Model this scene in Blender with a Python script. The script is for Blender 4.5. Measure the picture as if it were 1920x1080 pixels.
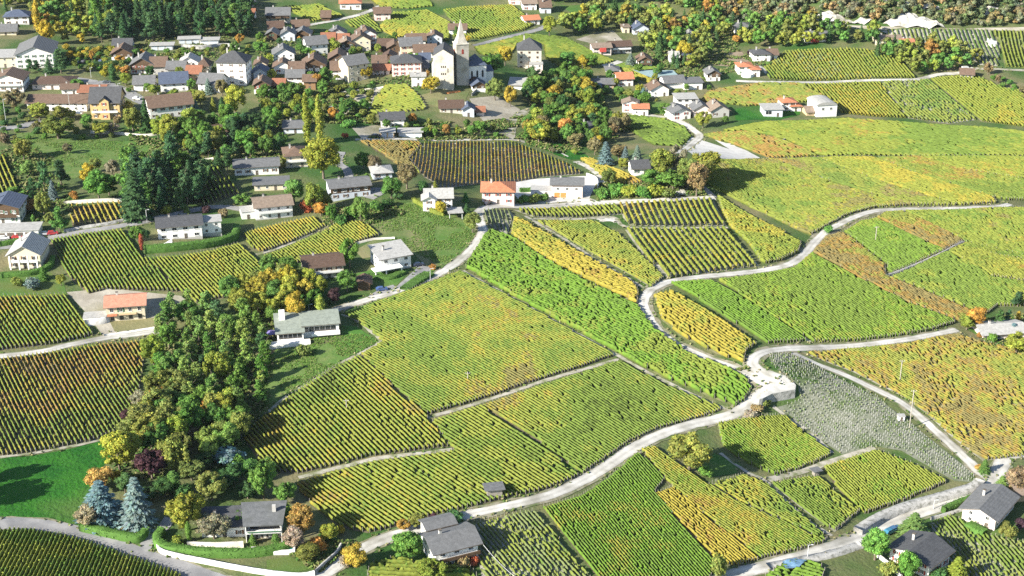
import bpy, math, random
import numpy as np
from mathutils import Vector, Matrix
from mathutils.geometry import delaunay_2d_cdt

random.seed(7)
RNG = np.random.default_rng(11)
R = math.radians
scene = bpy.context.scene
for o in list(bpy.data.objects):
    bpy.data.objects.remove(o)
COL = scene.collection

# ------------------------------------------------------------------ camera, sky, sun, exposure
CAM_H, PITCH, FPX = 228.0, 24.0, 2778.0          # metres above the valley datum, degrees down, focal length in photo pixels
cam_d = bpy.data.cameras.new('camera')
cam_d.sensor_width = 36.0
cam_d.lens = FPX / 1920 * 36
cam_d.clip_start = 1.0
cam_d.clip_end = 30000
cam = bpy.data.objects.new('camera', cam_d)
COL.objects.link(cam)
cam.location = (0, 0, CAM_H)
cam.rotation_euler = (R(90 - PITCH), 0, 0)
scene.camera = cam

SUN_EL, SUN_AZ = 28.0, 33.0                      # light travels to +x, swung SUN_AZ degrees towards +y
sd = Vector((math.cos(R(SUN_EL)) * math.cos(R(SUN_AZ)), math.cos(R(SUN_EL)) * math.sin(R(SUN_AZ)), -math.sin(R(SUN_EL))))
world = bpy.data.worlds.new('World')
scene.world = world
world.use_nodes = True
wn = world.node_tree.nodes
sky = wn.new('ShaderNodeTexSky')
sky.sky_type = 'NISHITA'
sky.sun_disc = False
sky.sun_elevation = R(SUN_EL)
sky.sun_rotation = math.atan2(-sd.x, -sd.y)
sky.air_density = 1.0
sky.dust_density = 0.6
sky.ozone_density = 1.5
wn['Background'].inputs['Strength'].default_value = 0.08
world.node_tree.links.new(sky.outputs['Color'], wn['Background'].inputs['Color'])
sun_d = bpy.data.lights.new('sun', 'SUN')
sun_d.energy = 5.0
sun_d.angle = R(0.5)
sun_d.color = (1.0, 0.94, 0.82)
sun = bpy.data.objects.new('sun', sun_d)
COL.objects.link(sun)
sun.rotation_euler = sd.to_track_quat('-Z', 'Y').to_euler()
sun.location = (-600, 300, 500)

vs = scene.view_settings
vs.view_transform = 'Standard'
vs.look = 'None'
vs.gamma = 1.0
vs.exposure = 1.4
vs.use_curve_mapping = False
scene.render.engine = 'CYCLES'
scene.cycles.max_bounces = 5
scene.cycles.diffuse_bounces = 3
scene.cycles.glossy_bounces = 2
scene.cycles.transparent_max_bounces = 6
scene.cycles.use_denoising = False
scene.cycles.denoiser = 'OPENIMAGEDENOISE'

# ------------------------------------------------------------------ ground shape
CP, SP = math.cos(R(PITCH)), math.sin(R(PITCH))
def rays(uv):
    uv = np.atleast_2d(np.asarray(uv, float))
    a = (uv[:, 0] - 960) / FPX
    b = -(uv[:, 1] - 540) / FPX
    d = np.stack([a, CP + b * SP, -SP + b * CP], 1)
    return d / np.linalg.norm(d, axis=1)[:, None]
def on_plane(uv, z=0.0):
    d = rays(uv)
    t = (z - CAM_H) / d[:, 2]
    return d[:, :2] * t[:, None]
# knolls and hollows: where (surveyed over the valley datum), height, half widths
BUMPS = []
for (u, v, amp, sx, sy) in [
    (862, 178, 9.0, 30, 34), (760, 400, 7.5, 26, 30), (1282, 332, 9.0, 20, 22), (960, 640, 6.0, 70, 60),
    (1448, 719, 5.0, 12, 10), (1500, 752, -3.5, 10, 9), (620, 330, 4.0, 40, 40), (330, 700, -4.0, 45, 40), (850, 330, -4.0, 30, 30),
    (1620, 480, 5.0, 80, 90), (1500, 820, -4.0, 40, 30), (250, 480, 4.0, 40, 40), (1150, 200, -5.0, 45, 60),
    (450, 180, 4.0, 60, 60), (1280, 600, 2.5, 30, 40), (200, 900, 2.0, 30, 25)]:
    p = on_plane([(u, v)])[0]
    BUMPS.append((p[0], p[1], amp, sx, sy))
def soft(t, w):
    return w * np.logaddexp(0.0, t / w)
def hgt(x, y):
    x = np.asarray(x, float); y = np.asarray(y, float)
    z = -0.045 * soft(x + 500, 60) + 22.5 + 0.012 * (y - 450)
    for (bx, by, a, sx, sy) in BUMPS:
        z = z + a * np.exp(-((x - bx) ** 2 / (2 * sx * sx) + (y - by) ** 2 / (2 * sy * sy)))
    edge = 955 - 0.35 * np.clip(x, -500, 600) + 18 * np.sin(x / 47.0)
    z = z + 0.42 * soft(y - edge, 22) * (1 / (1 + np.exp(-(x - 150) / 30)))
    z = z + 0.16 * soft(y - 960, 40) * (1 / (1 + np.exp((x - 150) / 40)))
    z = z + 0.9 * np.sin(x / 31.0 + 1.3) * np.sin(y / 43.0) + 0.35 * np.sin(x / 13.0 + y / 17.0)
    return z
_T = np.arange(180, 2400, 3.0)
def P(uv, lift=0.0):
    """photo pixels -> points where those sight lines meet the ground (or a level lift metres above it)"""
    D = rays(uv)
    out = np.zeros((len(D), 3))
    for i, d in enumerate(D):
        g = CAM_H + d[2] * _T - hgt(d[0] * _T, d[1] * _T) - lift
        k = int(np.argmax(g < 0))
        if g[k] >= 0: k = len(_T) - 1
        t0, t1 = _T[max(k - 1, 0)], _T[k]
        for _ in range(14):
            tm = 0.5 * (t0 + t1)
            if CAM_H + d[2] * tm - float(hgt(d[0] * tm, d[1] * tm)) - lift < 0: t1 = tm
            else: t0 = tm
        out[i] = (d[0] * t1, d[1] * t1, CAM_H + d[2] * t1)
    return out
def mpp(p):
    """metres per photo pixel at a point"""
    v = np.asarray(p) - np.array([0, 0, CAM_H])
    return float(v[1] * CP - v[2] * SP) / FPX
def px(p):
    """point -> photo pixel"""
    x, y, z = p[0], p[1], p[2] - CAM_H
    dep = y * CP - z * SP
    return 960 + FPX * x / dep, 540 - FPX * (y * SP + z * CP) / dep

def vn(x, y, s, seed=0.0):
    """value noise 0..1, feature size s metres"""
    x = np.asarray(x, float) / s; y = np.asarray(y, float) / s
    xi = np.floor(x); yi = np.floor(y); fx = x - xi; fy = y - yi
    fx = fx * fx * (3 - 2 * fx); fy = fy * fy * (3 - 2 * fy)
    def hsh(a, b):
        t = np.sin(a * 127.1 + b * 311.7 + seed * 74.7) * 43758.5453
        return t - np.floor(t)
    return (hsh(xi, yi) * (1 - fx) + hsh(xi + 1, yi) * fx) * (1 - fy) + (hsh(xi, yi + 1) * (1 - fx) + hsh(xi + 1, yi + 1) * fx) * fy

# ------------------------------------------------------------------ objects
def link(name, data, parent=None, loc=None):
    o = bpy.data.objects.new(name, data)
    COL.objects.link(o)
    if parent is not None: o.parent = parent
    if loc is not None: o.location = loc
    return o
def tag(o, label=None, cat=None, group=None, kind=None):
    if label: o['label'] = label
    if cat: o['category'] = cat
    if group: o['group'] = group
    if kind: o['kind'] = kind
    return o
def mesh(name, verts, faces, mat=None, col=None, smooth=False):
    me = bpy.data.meshes.new(name)
    if isinstance(verts, np.ndarray) and isinstance(faces, np.ndarray):
        n, k = faces.shape
        me.vertices.add(len(verts)); me.vertices.foreach_set('co', np.ascontiguousarray(verts, np.float32).ravel())
        me.loops.add(n * k); me.loops.foreach_set('vertex_index', np.ascontiguousarray(faces, np.int32).ravel())
        me.polygons.add(n); me.polygons.foreach_set('loop_start', np.arange(0, n * k, k, dtype=np.int32))
        if smooth: me.polygons.foreach_set('use_smooth', np.ones(n, bool))
        me.update(calc_edges=True)
    else:
        me.from_pydata([tuple(map(float, v)) for v in verts], [], faces)
        if smooth:
            for p in me.polygons: p.use_smooth = True
        me.update()
    if mat is not None: me.materials.append(mat)
    if col is not None:
        a = me.color_attributes.new('Col', 'FLOAT_COLOR', 'POINT')
        c = np.ones((len(me.vertices), 4), np.float32); c[:, :3] = col
        a.data.foreach_set('color', c.ravel())
    return me

# ------------------------------------------------------------------ materials
MATS = {}
def nt(name):
    m = bpy.data.materials.new(name)
    m.use_nodes = True
    t = m.node_tree
    b = t.nodes['Principled BSDF']
    b.inputs['Specular IOR Level'].default_value = 0.25
    return m, t, b
def N(t, kind, **kw):
    n = t.nodes.new(kind)
    for k, v in kw.items():
        if k.startswith('i_'): n.inputs[k[2:].replace('_', ' ')].default_value = v
        else: setattr(n, k, v)
    return n
def noise_mat(name, c1, c2, scale, rough=0.9, bump=0.0, c3=None, scale2=None, spec=0.2, detail=6.0, bscale=None):
    """two or three real surface colours mixed by procedural noise in object/world space, with fine relief"""
    key = name
    if key in MATS: return MATS[key]
    m, t, b = nt(name)
    L = t.links.new
    geo = N(t, 'ShaderNodeNewGeometry')
    n1 = N(t, 'ShaderNodeTexNoise', i_Scale=scale, i_Detail=detail, i_Roughness=0.62)
    L(geo.outputs['Position'], n1.inputs['Vector'])
    r1 = N(t, 'ShaderNodeMapRange'); r1.inputs[1].default_value = 0.36; r1.inputs[2].default_value = 0.64
    L(n1.outputs['Fac'], r1.inputs[0])
    mx = N(t, 'ShaderNodeMix', data_type='RGBA'); mx.inputs[6].default_value = (*c1, 1); mx.inputs[7].default_value = (*c2, 1)
    L(r1.outputs[0], mx.inputs[0])
    out = mx.outputs[2]
    if c3 is not None:
        n2 = N(t, 'ShaderNodeTexNoise', i_Scale=scale2 or scale * 0.17, i_Detail=4.0)
        L(geo.outputs['Position'], n2.inputs['Vector'])
        r2 = N(t, 'ShaderNodeMapRange'); r2.inputs[1].default_value = 0.48; r2.inputs[2].default_value = 0.66
        L(n2.outputs['Fac'], r2.inputs[0])
        m2 = N(t, 'ShaderNodeMix', data_type='RGBA'); m2.inputs[7].default_value = (*c3, 1)
        L(out, m2.inputs[6]); L(r2.outputs[0], m2.inputs[0])
        out = m2.outputs[2]
    L(out, b.inputs['Base Color'])
    b.inputs['Roughness'].default_value = rough
    b.inputs['Specular IOR Level'].default_value = spec
    if bump:
        n3 = N(t, 'ShaderNodeTexNoise', i_Scale=bscale or scale * 3, i_Detail=4.0)
        L(geo.outputs['Position'], n3.inputs['Vector'])
        bp = N(t, 'ShaderNodeBump', i_Strength=0.8, i_Distance=bump)
        L(n3.outputs['Fac'], bp.inputs['Height']); L(bp.outputs['Normal'], b.inputs['Normal'])
    MATS[key] = m
    return m
def attr_mat(name, scale=1.2, vary=0.35, rough=0.75, trans=0.18, obj_color=False):
    """leaf material: colour stored with the leaves, a little light passing through"""
    if name in MATS: return MATS[name]
    m, t, b = nt(name)
    L = t.links.new
    at = N(t, 'ShaderNodeAttribute', attribute_name='Col')
    out = at.outputs['Color']
    if obj_color:
        oi = N(t, 'ShaderNodeObjectInfo')
        mm = N(t, 'ShaderNodeMix', data_type='RGBA', blend_type='MULTIPLY'); mm.inputs[0].default_value = 1.0
        L(oi.outputs['Color'], mm.inputs[6]); L(out, mm.inputs[7])
        out = mm.outputs[2]
    L(out, b.inputs['Base Color'])
    b.inputs['Roughness'].default_value = rough
    b.inputs['Specular IOR Level'].default_value = 0.12
    if trans:
        tr = N(t, 'ShaderNodeBsdfTranslucent'); L(out, tr.inputs['Color'])
        ms = N(t, 'ShaderNodeMixShader'); ms.inputs[0].default_value = trans
        L(b.outputs[0], ms.inputs[1]); L(tr.outputs[0], ms.inputs[2])
        L(ms.outputs[0], t.nodes['Material Output'].inputs['Surface'])
    MATS[name] = m
    return m
LEAF = attr_mat('vine_leaves')
TREELEAF = attr_mat('tree_leaves', obj_color=True, trans=0.3)

# ------------------------------------------------------------------ terrain, one sheet out to the horizon
def axis(lo, hi, step, far_lo, far_hi):
    a = list(np.arange(lo, hi + 0.01, step))
    s = step; v = lo; pre = []
    while v > far_lo: s *= 1.25; v -= s; pre.append(v)
    s = step; v = a[-1]; post = []
    while v < far_hi: s *= 1.25; v += s; post.append(v)
    return np.array(pre[::-1] + a + post)
gx = axis(-420, 420, 3.0, -9000, 9000)
gy = axis(285, 1130, 3.0, -3000, 14000)
X, Y = np.meshgrid(gx, gy)
Z = hgt(np.clip(X, -900, 900), np.minimum(Y, 1150))
V_MIN, V_MAX = Z.min(), max(Z.max() + 20, CAM_H + 2)
V = np.stack([X.ravel(), Y.ravel(), Z.ravel()], 1)
nx, ny = len(gx), len(gy)
ii = (np.arange(ny - 1)[:, None] * nx + np.arange(nx - 1)[None, :]).ravel()
F = np.stack([ii, ii + 1, ii + nx + 1, ii + nx], 1)
m_ground = noise_mat('meadow_ground', (0.050, 0.095, 0.022), (0.16, 0.145, 0.075), 0.045, c3=(0.030, 0.085, 0.014), scale2=0.02, bump=0.4, bscale=0.9)
terrain = link('terrain', mesh('terrain', V, F, m_ground, smooth=True))
tag(terrain, kind='structure')

def poly_sheet(poly_xy, lift, step=4.5):
    """a sheet over a ground polygon, draped lift metres above the terrain"""
    P2 = [tuple(p) for p in poly_xy]
    b = []
    n = len(P2)
    for i in range(n):
        a, c = np.array(P2[i]), np.array(P2[(i + 1) % n])
        k = max(1, int(np.linalg.norm(c - a) / step))
        for j in range(k): b.append(tuple(a + (c - a) * j / k))
    A = np.array(b)
    xs = np.arange(A[:, 0].min(), A[:, 0].max(), step); ys = np.arange(A[:, 1].min(), A[:, 1].max(), step)
    pts = list(b)
    if len(xs) and len(ys):
        G = np.stack(np.meshgrid(xs, ys), -1).reshape(-1, 2)
        G = G[inside(G, A)]
        pts += [tuple(g + RNG.uniform(-.2, .2, 2)) for g in G]
    nb = len(b)
    vs_, es_, fs_, *_ = delaunay_2d_cdt([Vector(p) for p in pts], [(i, (i + 1) % nb) for i in range(nb)], [], 1, 1e-4)
    vv = np.array([(v.x, v.y) for v in vs_])
    z = hgt(vv[:, 0], vv[:, 1]) + lift
    return np.column_stack([vv, z]), [list(f)[::1] if True else f for f in fs_]
def inside(G, A):
    x, y = G[:, 0], G[:, 1]
    r = np.zeros(len(G), bool)
    j = len(A) - 1
    for i in range(len(A)):
        xi, yi, xj, yj = A[i, 0], A[i, 1], A[j, 0], A[j, 1]
        c = ((yi > y) != (yj > y)) & (x < (xj - xi) * (y - yi) / (yj - yi + 1e-12) + xi)
        r ^= c
        j = i
    return r
def spline(pts, step=2.5):
    """Catmull-Rom through ground points, sampled every step metres"""
    p = np.asarray(pts, float)
    q = np.vstack([2 * p[0] - p[1], p, 2 * p[-1] - p[-2]])
    out = []
    for i in range(1, len(q) - 2):
        n = max(2, int(np.linalg.norm(q[i + 1] - q[i]) / step))
        for k in range(n):
            t = k / n
            out.append(0.5 * ((2 * q[i]) + (-q[i - 1] + q[i + 1]) * t + (2 * q[i - 1] - 5 * q[i] + 4 * q[i + 1] - q[i + 2]) * t * t
                              + (-q[i - 1] + 3 * q[i] - 3 * q[i + 1] + q[i + 2]) * t ** 3))
    out.append(p[-1])
    return np.array(out)
def normals2(L):
    t = np.gradient(L, axis=0)
    t /= np.linalg.norm(t, axis=1)[:, None] + 1e-9
    return np.stack([-t[:, 1], t[:, 0]], 1)
def strip(uvs, width, lift, across=5, rough_edge=0.0, step=2.5):
    L = spline(P(uvs)[:, :2], step)
    nrm = normals2(L)
    w = np.asarray(width, float)
    if w.ndim: w = np.interp(np.linspace(0, 1, len(L)), np.linspace(0, 1, len(w)), w)
    else: w = np.full(len(L), float(w))
    rows = []
    for k in range(across):
        f = k / (across - 1) - 0.5
        j = rough_edge * (RNG.uniform(-1, 1, len(L))) if k in (0, across - 1) else 0
        q = L + nrm * ((f * w + j)[:, None])
        rows.append(np.column_stack([q, hgt(q[:, 0], q[:, 1]) + lift]))
    n = len(L)
    Vv = np.vstack(rows)
    i = np.arange(n - 1)
    Ff = np.vstack([np.stack([k * n + i + n, k * n + i + n + 1, k * n + i + 1, k * n + i], 1)[:, ::-1] for k in range(across - 1)])
    return Vv, Ff, L
# ------------------------------------------------------------------ roads and paths
m_pale = noise_mat('pale_gravel_road', (0.42, 0.41, 0.385), (0.52, 0.51, 0.485), 0.35, bump=0.02, c3=(0.30, 0.29, 0.255), scale2=0.12)
_t = m_pale.node_tree; _b = _t.nodes['Principled BSDF']; _src = _b.inputs['Base Color'].links[0].from_socket
_at = N(_t, 'ShaderNodeAttribute', attribute_name='Col'); _mm = N(_t, 'ShaderNodeMix', data_type='RGBA', blend_type='MULTIPLY'); _mm.inputs[0].default_value = 1.0
_t.links.new(_src, _mm.inputs[6]); _t.links.new(_at.outputs['Color'], _mm.inputs[7]); _t.links.new(_mm.outputs[2], _b.inputs['Base Color'])
m_asph = noise_mat('worn_asphalt', (0.20, 0.20, 0.205), (0.29, 0.285, 0.28), 0.3, bump=0.01, c3=(0.16, 0.16, 0.165), scale2=0.1)
m_track = noise_mat('earth_track', (0.27, 0.25, 0.20), (0.38, 0.36, 0.31), 0.4, bump=0.04, c3=(0.13, 0.15, 0.06), scale2=0.3)
m_verge = noise_mat('dry_verge', (0.16, 0.15, 0.09), (0.27, 0.25, 0.19), 0.5, bump=0.08, c3=(0.07, 0.11, 0.03), scale2=0.2)
ROADS = {}
def ext(uvs):
    """what meets the edge of the view runs on beyond it"""
    return [(u + 130 if u >= 1915 else u - 110 if u <= -10 else u, v) for u, v in uvs]
def road(name, uvs, width, mat=m_pale, lift=0.14, verge=0.0, edge=0.22):
    width = np.asarray(width, float) * (.9 if name == 'road' else 1)
    uvs = ext(uvs)
    if verge:
        v, f, L = strip(uvs, np.asarray(width) + verge, lift - 0.05, rough_edge=0.5)
        tag(link('road_verge', mesh('road_verge', v, f, m_verge)), kind='structure')
    v, f, L = strip(uvs, width, lift, rough_edge=edge, across=9)
    o = tag(link(name, mesh(name, v, f, mat, smooth=True)), kind='structure')
    if mat is m_pale:   # wheel-worn grain: tracks polished pale, crown and edges darker with dirt
        n = len(L); a = np.array([.80, .95, 1.06, .96, .84, .97, 1.06, .94, .80])
        c = np.repeat(a, n) * (0.80 + .34 * vn(v[:, 0], v[:, 1], 3.5, 3)) * (0.9 + .2 * vn(v[:, 0], v[:, 1], 17, 4))
        at = o.data.color_attributes.new('Col', 'FLOAT_COLOR', 'POINT'); cc = np.ones((len(v), 4), np.float32); cc[:, :3] = c[:, None] * np.array([1, .99, .965]); at.data.foreach_set('color', cc.ravel())
    ROADS.setdefault(name, []).append(L)
    return L
road('road', [(1893, 383), (1870, 388), (1800, 391), (1715, 392), (1660, 394), (1635, 397), (1600, 408), (1568, 424), (1548, 435), (1527, 455), (1506, 480), (1480, 496), (1445, 505),
              (1400, 511), (1340, 517), (1290, 522), (1252, 529), (1228, 539), (1212, 553), (1207, 570), (1214, 590), (1232, 616), (1262, 642), (1300, 660), (1350, 681), (1395, 698), (1425, 714), (1440, 722)],
     [3.6, 3.6, 3.6, 3.8, 4.0, 4.2, 4.2, 4.2, 3.6, 3.0, 3.4], verge=2.6)
road('road', [(1795, 619), (1740, 630), (1680, 640), (1600, 649), (1520, 653), (1470, 655), (1436, 660), (1416, 670), (1411, 683), (1424, 697), (1448, 707), (1470, 714), (1474, 722), (1455, 730),
              (1432, 738), (1412, 753), (1390, 770), (1350, 785), (1300, 796), (1240, 815), (1188, 841), (1140, 873), (1100, 898), (1050, 922), (1000, 938), (940, 952), (880, 965)],
     [3.0, 3.2, 3.6, 4.2, 4.8, 4.6, 4.4, 4.4, 4.4, 4.2, 4.0], verge=2.4, lift=0.18)
road('road', [(890, 962), (840, 976), (790, 990), (735, 1006), (695, 1022), (655, 1045), (620, 1068), (596, 1086)], 4.6, verge=1.8, lift=0.16)
road('road', [(1330, 1088), (1390, 1074), (1500, 1045), (1600, 1012), (1660, 984), (1740, 957), (1800, 937), (1845, 915), (1866, 892), (1880, 868), (1905, 851), (1935, 845)], 5.2, verge=1.5)
road('road', [(1858, 898), (1838, 886), (1800, 850), (1762, 815), (1722, 780), (1690, 755), (1640, 730), (1590, 706), (1545, 688), (1505, 670), (1480, 660)], [4.4, 3.6, 3.2, 3.0, 2.8, 2.4, 2.2], lift=0.13, verge=1.6)
road('road', [(1866, 896), (1890, 915), (1915, 945), (1940, 985)], 5.0, m_asph, lift=0.13)
road('road', [(-30, 981), (30, 982), (80, 986), (125, 995), (175, 1009), (230, 1029), (290, 1050), (370, 1076), (430, 1096)], 6.2, m_asph, verge=1.2)
road('driveway', [(262, 1040), (282, 1010), (302, 992), (320, 972)], 3.6, m_asph, lift=0.12)
road('road', [(1340, 371), (1290, 374), (1230, 376), (1160, 379), (1100, 382), (1040, 386), (985, 388), (940, 386), (912, 390), (897, 402), (902, 420), (905, 436), (890, 461), (862, 488), (822, 514), (772, 535), (730, 551), (690, 562), (645, 576), (612, 588)],
     [4.0, 5.0, 6.0, 5.0, 4.2, 4.2, 4.2, 4.2], verge=1.4)
road('road', [(1340, 371), (1330, 362), (1318, 352), (1300, 340)], 3.0, m_asph, lift=0.13)
road('road', [(1255, 221), (1278, 230), (1300, 244), (1312, 256), (1300, 268), (1284, 280), (1268, 288)], 4.2, lift=0.14, verge=1.0)
road('road', [(1255, 221), (1210, 216), (1150, 214), (1125, 210), (1112, 200)], 3.4, lift=0.13)
road('road', [(-20, 680), (60, 662), (130, 647), (190, 635), (240, 629), (300, 620)], 3.4, lift=0.14, verge=1.0)
road('road', [(90, 447), (150, 436), (200, 428), (260, 418), (320, 404), (375, 392), (420, 388), (470, 396)], [4.0, 4.0, 4.6, 5.0, 4.0], m_asph, verge=1.0)
road('road', [(648, 350), (654, 335), (650, 318), (634, 305), (640, 285)], 4.2, m_asph)
road('road', [(120, 146), (160, 152), (205, 160), (238, 174), (262, 188), (280, 196)], [7, 8, 9, 8], m_asph)
road('road', [(-20, 243), (20, 240), (50, 234), (80, 226)], 6.0, m_asph)
road('road', [(560, 52), (585, 46), (625, 39), (665, 30), (690, 22), (712, 12)], 4.2)
road('road', [(890, 86), (930, 75), (985, 62), (1018, 52), (1030, 40)], 5.0, m_asph)
road('road', [(1380, 152), (1440, 154), (1520, 155), (1600, 152), (1680, 150), (1720, 149), (1760, 140), (1800, 137), (1826, 128)], 4.2, lift=0.14)
road('road', [(1830, 129), (1870, 130), (1930, 134)], 3.0, m_track)
road('path', [(1130, 124), (1150, 120), (1163, 115)], 4.0, lift=0.13)
road('path', [(1410, 118), (1430, 130), (1445, 142)], 4.0, lift=0.13)
road('path', [(1080, 303), (1100, 312), (1125, 330), (1130, 345)], 3.5, lift=0.13)
road('path', [(1065, 294), (1040, 280), (1052, 284)], 1.0, lift=0.13)
road('driveway', [(742, 548), (765, 528), (785, 512), (800, 500)], [4, 4, 6], m_asph, lift=0.13)
road('driveway', [(700, 560), (720, 548), (745, 541)], [5, 7], m_asph, lift=0.13)
road('driveway', [(1110, 380), (1085, 374), (1060, 376)], [6, 8], lift=0.12)
road('driveway', [(690, 372), (706, 362), (712, 352)], [6, 8], m_asph, lift=0.12)
road('path', [(640, 590), (668, 600), (695, 622), (712, 640), (690, 655), (640, 680), (590, 712), (540, 742), (500, 775)], 1.3, m_track, lift=0.11)
road('path', [(800, 784), (900, 755), (1000, 721), (1080, 697), (1160, 674)], 1.5, m_track, lift=0.11)
road('path', [(560, 896), (620, 881), (700, 861), (760, 854), (848, 844)], 1.8, m_track, lift=0.11)
road('path', [(868, 508), (960, 559), (1060, 614), (1160, 668), (1240, 712), (1330, 755), (1375, 770)], 1.5, m_track, lift=0.12)
road('path', [(985, 405), (1060, 450), (1130, 495), (1215, 545)], 1.5, m_track, lift=0.11)
road('path', [(1000, 410), (1080, 411), (1150, 408), (1172, 425), (1260, 428), (1365, 427)], 2.0, m_track, lift=0.11)
road('path', [(1335, 530), (1400, 568), (1460, 605), (1520, 642)], 1.6, m_track, lift=0.11)
road('path', [(1450, 762), (1510, 805), (1560, 850)], 1.4, m_track, lift=0.11)
road('path', [(1440, 900), (1500, 885), (1570, 862), (1640, 840)], 2.6, m_track, lift=0.12)
road('path', [(1350, 850), (1400, 885), (1440, 905), (1500, 965), (1560, 1005)], 1.4, m_track, lift=0.11)
road('path', [(0, 858), (60, 850), (130, 838), (200, 822)], 1.4, m_track, lift=0.11)
road('path', [(480, 478), (540, 458), (610, 425), (680, 410)], 2.0, m_track, lift=0.11)
road('path', [(665, 262), (760, 261), (870, 263), (960, 262), (990, 268)], 2.6, lift=0.12)
road('path', [(955, 260), (960, 235), (975, 215), (1000, 205)], 5.0, m_track, lift=0.11)
road('path', [(1660, 520), (1700, 506), (1760, 480), (1805, 456)], 1.8, m_track, lift=0.11)

# hairpin: the road runs out on a walled spur
pz = P([(1452, 724)])[0][2] + 0.16
spur = on_plane([(1446, 727), (1458, 717), (1470, 710), (1486, 715), (1492.5, 722), (1491, 730), (1470, 734), (1448, 738), (1430, 747), (1424, 748), (1428, 738)], pz)
m_stone = noise_mat('dry_stone', (0.30, 0.295, 0.28), (0.44, 0.43, 0.41), 1.6, bump=0.10, c3=(0.17, 0.17, 0.15), scale2=0.8, bscale=2.5)
n = len(spur)
C0 = spur.mean(0)
vv = [(p[0], p[1], pz) for p in spur] + [(C0[0] + (p[0] - C0[0]) * 1.05, C0[1] + (p[1] - C0[1]) * 1.05, pz - 7.5) for p in spur]
wall_o = tag(link('retaining_wall', mesh('retaining_wall', vv, [[i, (i + 1) % n, n + (i + 1) % n, n + i] for i in range(n)], m_stone)), 'curved stone retaining wall under the white road at the hairpin bend', 'wall')
tag(link('road_deck', mesh('road_deck', [(p[0], p[1], pz) for p in spur], [list(range(n))], m_pale, np.ones((n, 3)))), kind='structure')

# ------------------------------------------------------------------ lawns, yards and bare slopes
m_lawn = noise_mat('mown_lawn', (0.045, 0.115, 0.020), (0.075, 0.155, 0.030), 0.35, c3=(0.10, 0.13, 0.035), scale2=0.05, bump=0.12, bscale=1.5)
m_lush = noise_mat('lush_meadow', (0.010, 0.080, 0.006), (0.028, 0.125, 0.010), 0.12, c3=(0.055, 0.115, 0.022), scale2=0.035, bump=0.6, bscale=0.9)
m_dry = noise_mat('dry_grass', (0.15, 0.15, 0.07), (0.24, 0.21, 0.11), 0.08, c3=(0.07, 0.12, 0.03), scale2=0.04, bump=0.2, bscale=1.0)
m_mead = noise_mat('rough_meadow', (0.075, 0.145, 0.030), (0.125, 0.165, 0.050), 0.25, c3=(0.055, 0.140, 0.022), scale2=0.03, bump=0.25, bscale=0.9)
m_bare = noise_mat('bare_earth', (0.26, 0.235, 0.19), (0.38, 0.355, 0.30), 0.12, c3=(0.17, 0.165, 0.10), scale2=0.05, bump=0.15, bscale=0.8)
m_brown = noise_mat('ploughed_earth', (0.20, 0.155, 0.11), (0.28, 0.22, 0.16), 0.2, c3=(0.15, 0.14, 0.07), scale2=0.06, bump=0.2)
m_conc = noise_mat('pale_paving', (0.42, 0.41, 0.39), (0.52, 0.51, 0.49), 0.3, bump=0.01)
def patch(name, uvs, mat, lift=0.06):
    v, f = poly_sheet(P(ext(uvs))[:, :2], lift)
    return tag(link(name, mesh(name, v, f, mat, smooth=True)), kind='structure')
patch('meadow', [(-30, 862), (60, 855), (130, 842), (200, 825), (215, 845), (190, 880), (170, 920), (160, 960), (150, 1000), (110, 990), (60, 985), (-30, 978)], m_lush)
patch('lawn', [(185, 980), (240, 970), (300, 965), (295, 985), (262, 1008), (220, 1002)], m_dry)
patch('lawn', [(395, 870), (430, 865), (470, 868), (478, 880), (440, 890), (400, 890)], m_lawn)
patch('lawn', [(500, 1050), (560, 1040), (600, 1000), (640, 1010), (610, 1060), (560, 1072), (500, 1070)], m_lawn)
patch('slope', [(700, 405), (740, 385), (800, 375), (870, 415), (892, 440), (870, 475), (830, 500), (770, 470), (730, 445), (690, 425)], m_mead)
patch('slope', [(690, 425), (710, 408), (740, 400), (790, 440), (810, 490), (800, 500), (770, 470), (725, 452)], m_dry, 0.09)
patch('lawn', [(640, 610), (668, 612), (708, 640), (650, 672), (590, 705), (540, 735), (500, 770), (490, 700), (520, 650), (560, 652), (640, 640)], m_mead)
patch('meadow', [(30, 250), (120, 245), (210, 265), (290, 265), (280, 290), (200, 310), (140, 335), (90, 330), (40, 300)], m_mead)
patch('meadow', [(1010, 275), (1050, 268), (1090, 285), (1110, 297), (1070, 300), (1040, 290)], m_lush)
patch('lawn', [(920, 138), (970, 133), (1040, 145), (1042, 158), (1000, 168), (950, 165), (925, 152)], m_lawn)
patch('lawn', [(1375, 205), (1430, 195), (1500, 195), (1500, 215), (1460, 225), (1380, 226)], m_lush)
patch('lawn', [(1210, 190), (1270, 195), (1262, 215), (1215, 212)], m_lawn)
patch('meadow', [(1050, 10), (1180, 8), (1260, 18), (1260, 30), (1220, 36), (1160, 30), (1080, 30)], m_lawn)
patch('slope', [(790, 178), (830, 168), (880, 172), (870, 195), (840, 205), (800, 195)], m_dry)
patch('field', [(1325, 103), (1390, 96), (1405, 116), (1370, 125), (1335, 122)], m_brown)
patch('field', [(1120, 60), (1150, 58), (1168, 76), (1120, 84), (1080, 74)], m_bare)
patch('yard', [(880, 185), (930, 180), (975, 205), (960, 260), (935, 255), (900, 220)], m_bare)
patch('slope', [(640, 175), (720, 165), (700, 205), (640, 215), (610, 205)], m_bare)
patch('yard', [(125, 548), (200, 540), (340, 555), (365, 575), (300, 610), (270, 628), (195, 632), (160, 585)], m_bare)
patch('yard', [(205, 602), (300, 595), (305, 612), (215, 622)], m_dry, 0.10)
patch('lawn', [(0, 510), (85, 505), (120, 530), (125, 552), (0, 556)], m_lawn)
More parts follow.
